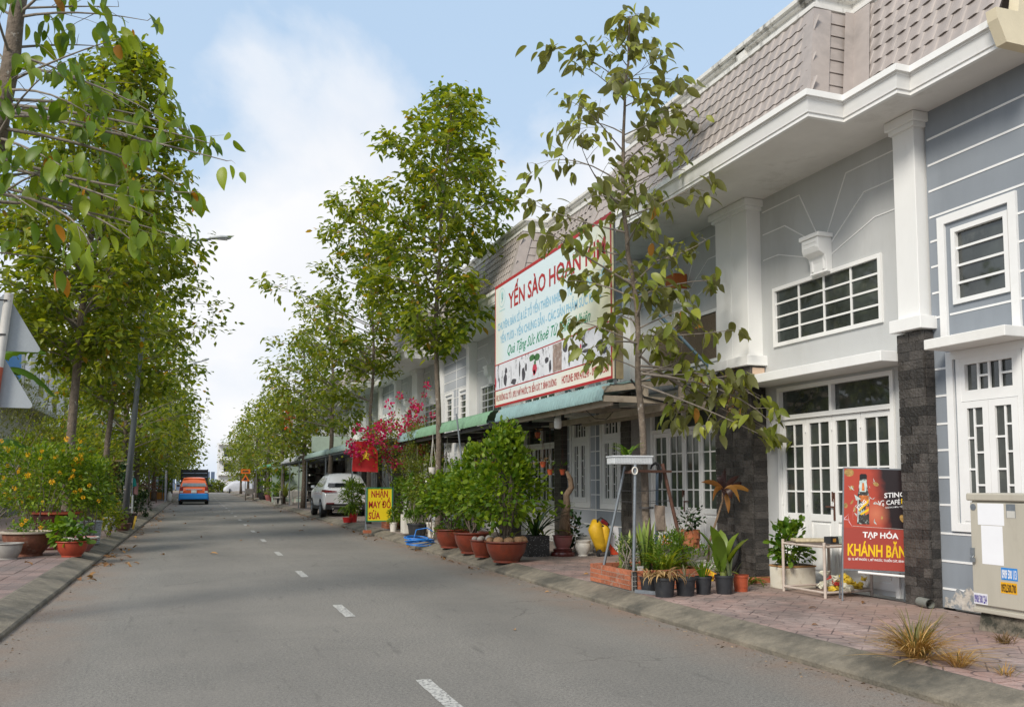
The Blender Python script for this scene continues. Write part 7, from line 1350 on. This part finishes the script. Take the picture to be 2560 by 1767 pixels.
# yellow-flowering bush
fb, C = shrub('flowering_bush', 'sprawling green bush covered in yellow flower clusters on the left pavement', 'bush', (-2.95, 19.5, PZ), (1.1, .72), .92, 1.98, 4300, .092, green_shrub, None, LEAF4, 121, 18, .014, lambda f: 1.0 - .35 * f, lobes=34)
ycm = [cluster_mesh('flower', 46, .034, .022, yellowflower, ROUND), cluster_mesh('flower', 30, .028, .02, yellowflower, ROUND)]; rnd = random.Random(14)
for k in range(64):
    c = C[rnd.randrange(len(C))]; p = c + (c - Vector((-2.95, 19.3, 1.0))).normalized() * rnd.uniform(.08, .28); p.y = min(p.y, 19.6) - rnd.random() * .35
    link_mesh('flower', ycm[k % 2], None, fb, tuple(p), (rnd.random()*6, rnd.random()*6, 0), [.7 + .6 * rnd.random()] * 3)
fb2, C = shrub('flowering_plant', 'small flowering plant with two yellow blooms in the aged brown bowl', 'plant', (-2.75, 17.75, PZ+.38), (.34, .26), .0, .22, 420, .055, green_bush, None, ROUND, 122, 5, .007, lobes=8)
for p in ((-2.88, 17.5, .72), (-2.82, 17.5, .79), (-2.58, 17.5, .66)): link_mesh('flower', ycm[0], None, fb2, p)
shrub('feathery_bush', 'bright green bush with feathery leaves spreading towards the lamp post', 'bush', (-2.05, 20.2, PZ), (.42, .7), .85, 1.75, 1900, .10, green_shrub, None, LEAF4, 123, 10, .012, lobes=18, droop=.3)
shrub('dark_bush', 'low olive bush behind the metal tub', 'bush', (-2.0, 23.6, PZ), (.32, .6), .25, .85, 900, .08, green_tree, None, ROUND, 124, 8, .01, lobes=14)
shrub('pot_plant', 'leafy plant with two bare stems in the orange-red pot', 'plant', (-2.06, 17.45, PZ+.22), (.30, .24), .02, .42, 300, .13, green_bush, None, ROUND, 125, 6, .008, lobes=7, droop=.5)
shrub('undergrowth_bush', 'big yellow-green fine-leaved bush at the far left behind the flowers', 'bush', (-4.6, 22.5, PZ), (1.9, 1.4), .7, 3.6, 11000, .085, leafmat('yellowish_fern', (.06, .085, .008), (.17, .18, .02), None, trans=.35), None, NARROW, 126, 18, .022, lobes=44)
shrub('undergrowth_bush', 'mid green leafy bush between the two pale trunks', 'bush', (-3.7, 27.0, PZ), (1.3, 1.2), .3, 3.0, 5200, .13, green_tree, None, LEAF4, 127, 12, .018, lobes=26)
shrub('undergrowth_bush', 'leafy bush filling the space behind the lamp post', 'bush', (-4.2, 36.0, PZ), (1.7, 2.0), .6, 3.2, 4600, .18, green_far, None, LEAF4, 128, 12, .02, lobes=28)
def banana(label, base, leaves):
    t = thing('banana_plant', label, 'banana plant', base); q = MB(); q.tube([base, (base[0]+.1, base[1], base[2]+1.2), (base[0]+.2, base[1], base[2]+2.4)], [.13, .1, .06], 10); q.build('stem', mat('banana_stem', (.14, .15, .06), .6, .25, 6), t, smooth=True)
    bm = leafmat('banana_leaf', (.04, .10, .012), (.10, .19, .025), None, trans=.35)
    for a, b, c, w in leaves:
        q = MB(); a, b, c = Vector(a), Vector(b), Vector(c); vs = []; n = 18; sd = (c-a).cross(Vector((0, 0, 1))).normalized()
        for i in range(n+1): s = i/n; p = a*(1-s)**2 + b*2*s*(1-s) + c*s*s; ww = w * (math.sin(PI*min(.98, .06+.9*s)) ** .55); j = .03*(i % 2); vs += [p + sd*ww - Vector((0, 0, ww*.5 + j)), p, p - sd*ww - Vector((0, 0, ww*.5 + j))]
        q.add(vs, [f for i in range(n) for f in ((i*3, i*3+1, i*3+4, i*3+3), (i*3+1, i*3+2, i*3+5, i*3+4))]); q.build('leaf', bm, t, smooth='all')
    return t
banana('banana plant with long drooping leaves at the left edge', (-4.4, 20.3, PZ), [((-4.25, 20.2, 3.3), (-3.6, 20, 4.35), (-2.78, 20, 3.25), .24), ((-4.25, 20.2, 3.4), (-3.8, 20, 4.5), (-3.0, 20.1, 4.15), .22), ((-4.3, 20.2, 1.9), (-3.8, 20, 2.6), (-3.28, 20, 2.2), .26), ((-4.3, 20.4, 3.0), (-5.0, 20.5, 4.0), (-5.7, 20.4, 3.4), .24)])
# traffic sign post seen from behind
t = thing('traffic_sign_post', 'red and white banded post with two grey triangular sign backs at the left edge', 'sign', (-1.90, 10.0, PZ)); q = MB()
wr = mat('post_white', (.62, .60, .56), .5, .1, 8, dirt=(.35, .2, .12), dscale=6, dlo=.6, dhi=.7); rr_ = mat('post_red', (.40, .085, .04), .5, .15, 8); zz_ = PZ
for k, (a, b) in enumerate(((.14, .8), (.8, 1.4), (1.4, 2.0), (2.0, 2.62), (2.62, 3.38))):
    q = MB(); q.tube([(-2.12 + .085*(a-.14), 10.0, a), (-2.12 + .085*(b-.14), 10.0, b)], .042, 14); q.build('post_band', wr if k % 2 == 0 else rr_, t, smooth=True)
sback = mat('sign_back', (.36, .39, .41), .55, .06, 60, metal=.2)
def rtri(cx, z0, w, h): # rounded triangle
    pts = []; cs = ((cx - w/2, z0), (cx + w/2, z0), (cx, z0 + h)); c = (cx, z0 + h*.36)
    for (x, z) in cs:
        for k in range(5): 
            an = math.atan2(z - c[1], x - c[0]) + (k-2)*.5; ix, iz = x + (c[0]-x)*.12, z + (c[1]-z)*.12; pts.append((ix + .03*math.cos(an), iz + .03*math.sin(an)))
    return pts
for z0, cx in ((2.80, -1.89), (2.22, -1.94)):
    q = MB(); q.prism(rtri(cx, z0, .70, .60), 'y', 9.925, 9.931); q.build('sign_plate', sback, t)
    q = MB(); q.prism(rtri(cx, z0, .70, .60), 'y', 9.919, 9.9245); q.build('sign_back_plate', sback, t)
t.location.y = 10.0
for o in list(t.children):
    if o.name.startswith('sign'): o.location.y += .135
q = MB()
for z0 in (3.30, 2.95): q.tube([(-1.93, 9.955, z0), (-1.85, 9.955, z0)], .008, 6)
q.build('bolt', steel_dark, t)
# leaning street lamp
t = thing('street_lamp', 'leaning galvanised street lamp with a flat head over the road', 'street lamp', (-2.09, 30.0, PZ)); q = MB(); q.tube([(-2.09, 30, PZ), (-1.77, 30, 5.69), (-1.60, 30, 8.4), (-1.50, 30, 8.85), (-1.25, 30, 9.15), (-.64, 30, 9.33), (.26, 30, 9.50)], [.105, .075, .055, .05, .045, .04, .035], 14); q.build('pole', galv, t, smooth='all')
q = MB(); q.tube([(.2, 30, 9.50), (.3, 30, 9.53), (.6, 30, 9.60), (.82, 30, 9.60), (.9, 30, 9.58)], [.05, .085, .12, .10, .03], 12); q.v = [(x, y, 9.55 + (z - 9.55) * .6 + (x-.2)*.03) for x, y, z in q.v]; q.build('lamp_head', mat('lamp_head_grey', (.42, .44, .44), .5), t, smooth='all'); q = MB(); q.box(.40, 29.93, 9.515, .78, 30.07, 9.53); q.build('lens', lampclear, t)
q = MB()
for z in (1.25, 2.05): q.tube([(-2.055 + .085*math.cos(a), 30 + .085*math.sin(a), z) for a in [2*PI*i/12 for i in range(13)]], .008, 4)
q.build('strap', mat('beige_strap', (.45, .38, .25), .7), t)
t = thing('street_lamp', 'far street lamp peeping out of the left crowns', 'street lamp', (-2.1, 70.0, PZ)); q = MB(); q.tube([(-2.1, 70, PZ), (-1.9, 70, 9.0), (-1.6, 70, 10.1), (-.6, 70, 10.45), (.3, 70, 10.75)], [.1, .06, .05, .045, .04], 10); q.build('pole', galv, t, smooth='all'); q = MB(); q.tube([(.2, 70, 10.75), (.45, 70, 10.86), (.7, 70, 10.92)], [.06, .11, .05], 10); q.build('lamp_head', MATS['lamp_head_grey'], t, smooth='all')
# vine trellis, clothes rack, tables
t = thing('vine_trellis', 'brown withered vine hanging over a bamboo frame by the lamp post', 'trellis', (-2.7, 28.8, PZ)); q = MB()
for a, b in (((-3.1, 28.8, PZ), (-3.1, 28.8, 2.15)), ((-2.35, 28.8, PZ), (-2.35, 28.8, 2.25)), ((-3.4, 28.8, 2.1), (-2.1, 28.8, 2.12)), ((-3.3, 28.8, 1.95), (-2.5, 28.7, 1.95))): q.tube([a, b], .018, 6)
q.build('bamboo_frame', mat('bamboo', (.24, .17, .10), .8, .2), t); rg = np.random.default_rng(77); P = np.stack([rg.uniform(-3.1, -2.2, 2600), 28.8 + rg.normal(0, .16, 2600), .35 + 1.8 * rg.random(2600) ** .8], 1)
leaf_cloud('vine', P, rg.normal(0, .6, P.shape) - np.array([0, 0, .9]), np.full(2600, .085), leafmat('withered_vine', (.06, .055, .015), (.16, .11, .035), (.07, .12, .02), .3, trans=.2), t, ROUND)
shrub('vine_bush', 'dark green climber at the foot of the leaning lamp post', 'climber', (-2.2, 30.4, PZ), (.28, .3), .1, 1.9, 900, .085, green_dark, None, ROUND, 131, 6, .01, lambda f: 1 - .4*f, lobes=12)
t = thing('clothes_rack', 'clothes rack with a white and teal shirt behind the lamp post', 'clothes rack', (-2.5, 36.3, PZ)); q = MB(); q.tube([(-2.85, 36.3, 1.92), (-2.2, 36.3, 1.90)], .014, 6)
for x in (-2.8, -2.28): q.tube([(x, 36.1, PZ), (x, 36.3, 1.92), (x, 36.5, PZ)], .014, 6)
q.build('frame', galv, t)
for nm, m_, poly in (('shirt', mat('white_shirt', (.68, .70, .74), .9, .05), [(-2.55, 1.70), (-2.47, 1.66), (-2.40, 1.70), (-2.30, 1.64), (-2.22, 1.40), (-2.29, 1.36), (-2.32, 1.45), (-2.33, .95), (-2.62, .95), (-2.63, 1.45), (-2.66, 1.36), (-2.72, 1.40), (-2.65, 1.64)]), ('sleeve', mat('teal_cloth', (.01, .22, .21), .9, .1), [(-2.30, 1.66), (-2.18, 1.62), (-2.13, 1.34), (-2.26, 1.30)]), ('pink_cloth', mat('pink_cloth', (.42, .22, .22), .9, .1), [(-2.22, 1.5), (-2.08, 1.45), (-2.1, 1.0), (-2.24, 1.05)])):
    y_ = {'shirt': 36.3, 'sleeve': 36.27, 'pink_cloth': 36.4}[nm]; q = MB(); q.prism(poly, 'y', y_, y_ + .03); q.build(nm, m_, t)
t = thing('plastic_chair', 'pale plastic chair under the clothes rack', 'chair', (-2.35, 35.6, PZ)); q = MB(); q.box(-2.62, 35.4, .52, -2.2, 35.8, .56); q.build('seat', tw_, t); q = MB(); q.box(-2.24, 35.4, .56, -2.2, 35.8, 1.0); q.build('backrest', tw_, t)
for x in (-2.6, -2.22):
    for y in (35.42, 35.76): q = MB(); q.tube([(x, y, PZ), (x, y, .53)], .018, 6); q.build('leg', tw_, t)
t = thing('display_table', 'orange-brown display counter on the left pavement before the van', 'counter', (-2.9, 70.3, PZ)); q = MB(); q.box(-3.2, 70, PZ+.1, -2.35, 70.5, PZ+.62); q.box(-2.3, 70.02, PZ+.06, -1.98, 70.5, PZ+.60); q.build('counter', mat('orange_brown_board', (.36, .15, .015), .6, .15), t); q = MB()
for a, b in (((-3.22, 69.97, PZ), (-3.22, 69.97, PZ+1.5)), ((-2.33, 69.97, PZ), (-2.33, 69.97, PZ+1.6)), ((-3.22, 69.97, PZ+.08), (-2.33, 69.97, PZ+.08)), ((-3.22, 69.97, PZ+1.5), (-2.0, 69.97, PZ+1.5))): q.tube([a, b], .025, 6)
q.build('frame', galv, t)
t = thing('rain_barrel', 'white sack beside the orange-brown counter', 'sack', (-1.82, 69.5, PZ)); q = MB(); q.lathe(-1.82, 69.5, PZ, [(.16, 0), (.2, .2), (.16, .5), (.08, .62), (.1, .7)], 12, close=True); q.build('sack', whitepot, t, smooth=True)
t.name = 'white_sack'
q = MB(); q.tube([(-2.6, 55.7, PZ), (-2.62, 55.7, 2.2)], .05, 8); tag(q.build('timber_post', bark), 'bare timber post standing on the left pavement past the clothes rack', 'post')
q = MB(); q.tube([(-2.0, 66.0, PZ), (-2.0, 66.0, 2.9)], .07, 8); tag(q.build('concrete_post', mat('grey_post', (.34, .36, .37), .8)), 'grey post on the left kerb just before the van', 'post')
t = thing('bush_table', 'table with a dry brown bonsai on the left pavement', 'table', (-2.9, 62.5, PZ)); q = MB(); q.box(-3.3, 62.3, .85, -2.4, 62.8, .92); q.build('table_top', rust, t)
for x in (-3.25, -2.45): q = MB(); q.bar((x, 62.5, PZ), (x, 62.5, .85), .06); q.build('leg', rust, t)
shrub('dry_bonsai', 'dry reddish-brown bonsai crown on the rusty table', 'bonsai', (-2.85, 62.5, .92), (.6, .4), .15, .5, 420, .11, leafmat('dry_brown_leaf', (.08, .035, .02), (.18, .08, .04), None), None, ROUND, 132, 6, .02, lobes=9)
shrub('left_shrub', 'small dark shrub beside the pale plastic chair', 'shrub', (-2.0, 37.6, PZ), (.28, .4), .1, .95, 520, .10, green_dark, None, ROUND, 133, 5, .01, lobes=8)
shrub('left_shrub', 'round bright shrub behind the orange-brown counter', 'shrub', (-2.3, 72.5, PZ), (.6, .5), .5, 1.9, 700, .16, green_bush, None, ROUND, 134, 5, .015, lobes=9)
# houses behind the left trees
leftwall = mat('left_house_white', (.62, .61, .59), .8, .06, 1.0, dirt=(.48, .46, .42), dscale=.7); blueband = mat('blue_band', (.02, .22, .55), .6, .05)
def left_house(label, y0, y1, h, xw=-9.0, band=None):
    t = thing('left_house', label, 'house', (xw, (y0+y1)/2, 0), 'houses behind the left trees'); q = MB(); q.box(xw-8, y0, 0, xw, y1, h); q.build('wall', leftwall, t); q = MB(); q.box(xw-8.2, y0-.1, h-.25, xw+.45, y1+.1, h); q.box(xw, y0, h*.52, xw+.9, y1, h*.52+.22); q.build('ledge', greywall, t); n = max(1, int((y1-y0)/3.5))
    for k in range(n):
        yc = y0 + (k+.5)*(y1-y0)/n
        q = MB(); q.box(xw+.005, yc-.7, h*.65, xw+.02, yc+.7, h*.86); q.build('window', carglass, t); q = MB(); q.box(xw+.005, yc-.8, .1, xw+.02, yc+.8, 2.5); q.build('door', greydoor, t)
    if band: q = MB(); q.box(xw+.01, band[0], h*.55+.3, xw+.05, band[1], h-.3); q.box(xw-4, y0-.05, h*.55, xw-3, y0-.01, h-.3); q.build('blue_band', blueband, t)
    return t
left_house('white house with a blue vertical band behind the sign post', 40, 52, 9.0, -7.6, (41.0, 44.2)); left_house('white house behind the second pale trunk', 52.4, 66, 8.2, -7.6); left_house('white house further along behind the left trees', 66.4, 82, 8.6, -7.6); left_house('pale house furthest along behind the left trees', 82.4, 118, 8.0, -7.6)
left_house('low pale house far left behind the banana plant', 25, 36, 4.6, -9.5)
t = thing('garden_fence', 'low dark slatted fence along the back of the left pavement', 'fence', (-5.6, 60, PZ)); fm = mat('dark_fence', (.07, .06, .05), .8, .3)
for k in range(60):
    y = 38 + k * 1.1; q = MB(); q.box(-5.62, y, PZ, -5.57, y+1.0, PZ+1.3 + .1*(k % 3)); q.build('slat', fm, t)
for i, (y, rx) in enumerate(((44, 1.0), (52, 1.2), (60, 1.1), (68, 1.2), (78, 1.4), (90, 1.6))):
    shrub('hedge_bush', ['dark bush under the left crowns, beyond the clothes rack', 'bush under the left crowns by the timber post', 'bush under the left crowns by the rusty table', 'bush under the left crowns behind the orange counter', 'bush under the left crowns level with the truck', 'furthest bush under the left crowns'][i], 'bush', (-4.6, y, PZ), (rx, 2.6), .1, 2.6, 1500, .2, green_far, 'bushes under the left trees', LEAF4, 140 + i, 6, .02, lobes=16)
# ================================================================== LITTER
fallm = leafmat('fallen_leaf', (.16, .075, .03), (.40, .22, .08), None, rough=.8, trans=.1); fm_ = bpy.data.meshes.new('fallen_leaf')
fv = [(x - .5, y, .05 + .22*abs(y)*2 + .10*math.sin(x*4)) for x, y, z in LEAF8[0].tolist()]; fm_.from_pydata(fv, [], LEAF8[1]); fm_.materials.append(fallm)
rnd = random.Random(31); spots = []
for _ in range(46): y = rnd.uniform(14, 48); spots.append((KX_L + abs(rnd.gauss(0, .28)) + .03, y, 0.0))
for _ in range(36): y = rnd.uniform(9, 46); spots.append((KX_R - abs(rnd.gauss(0, .30)) - .04, y, 0.0))
for _ in range(34): spots.append((rnd.uniform(-1.4, 4.3), rnd.uniform(17, 60), 0.0))
for x, y in ((-1.60, 18.76), (-1.56, 18.9), (-1.5, 18.8), (-1.64, 19.3), (-1.58, 19.6), (-1.48, 19.2), (-1.45, 18.7), (-1.63, 16.83), (-1.57, 17.07), (-1.39, 16.91), (-1.07, 16.62), (-1.45, 16.9), (-1.6, 14.6), (-1.5, 14.9), (3.0, 8.2)): spots.append((x, y, 0.0))
for x, y in ((-2.51, 15.98), (-2.3, 24), (-2.2, 30.5), (-2.5, 33), (5.6, 24.1), (5.3, 11.5), (6.1, 7.6), (5.4, 6.7), (7.0, 6.6), (6.9, 7.75)): spots.append((x, y, PZ))
for x, y, z in spots:
    s = rnd.uniform(.09, .20) if y > 12 else rnd.uniform(.05, .10); o = link_mesh('fallen_leaf', fm_, None, None, (x, y, z + .004), (rnd.gauss(0, .25), rnd.gauss(0, .25), rnd.random()*6.28), (s, s, s))
    tag(o, 'curled dry brown leaf fallen on the road or the pavement', 'leaf', 'fallen dry leaves')
# grit and scraps along the kerbs (nobody could count it)
rg = np.random.default_rng(5); n = 2600; side = rg.random(n) < .55; x = np.where(side, KX_R - np.abs(rg.normal(0, .16, n)) - .01, KX_L + np.abs(rg.normal(0, .16, n)) + .01); y = 2.5 + 45 * rg.random(n) ** 1.5; P = np.stack([x, y, np.full(n, .004)], 1)
D = rg.normal(0, 1, (n, 3)); D[:, 2] *= .1; o = leaf_cloud('kerb_litter', P, D, .012 + .03 * rg.random(n) ** 3, leafmat('litter', (.10, .07, .05), (.34, .24, .15), None, rough=.9, trans=.05), None, LEAF4)
q = MB(); q.tube([(4.0, 46.6, 3.0)] + [(5.0, 46.6, 5)], .01, 4); q.v = []; q.f = []; q.mi = []
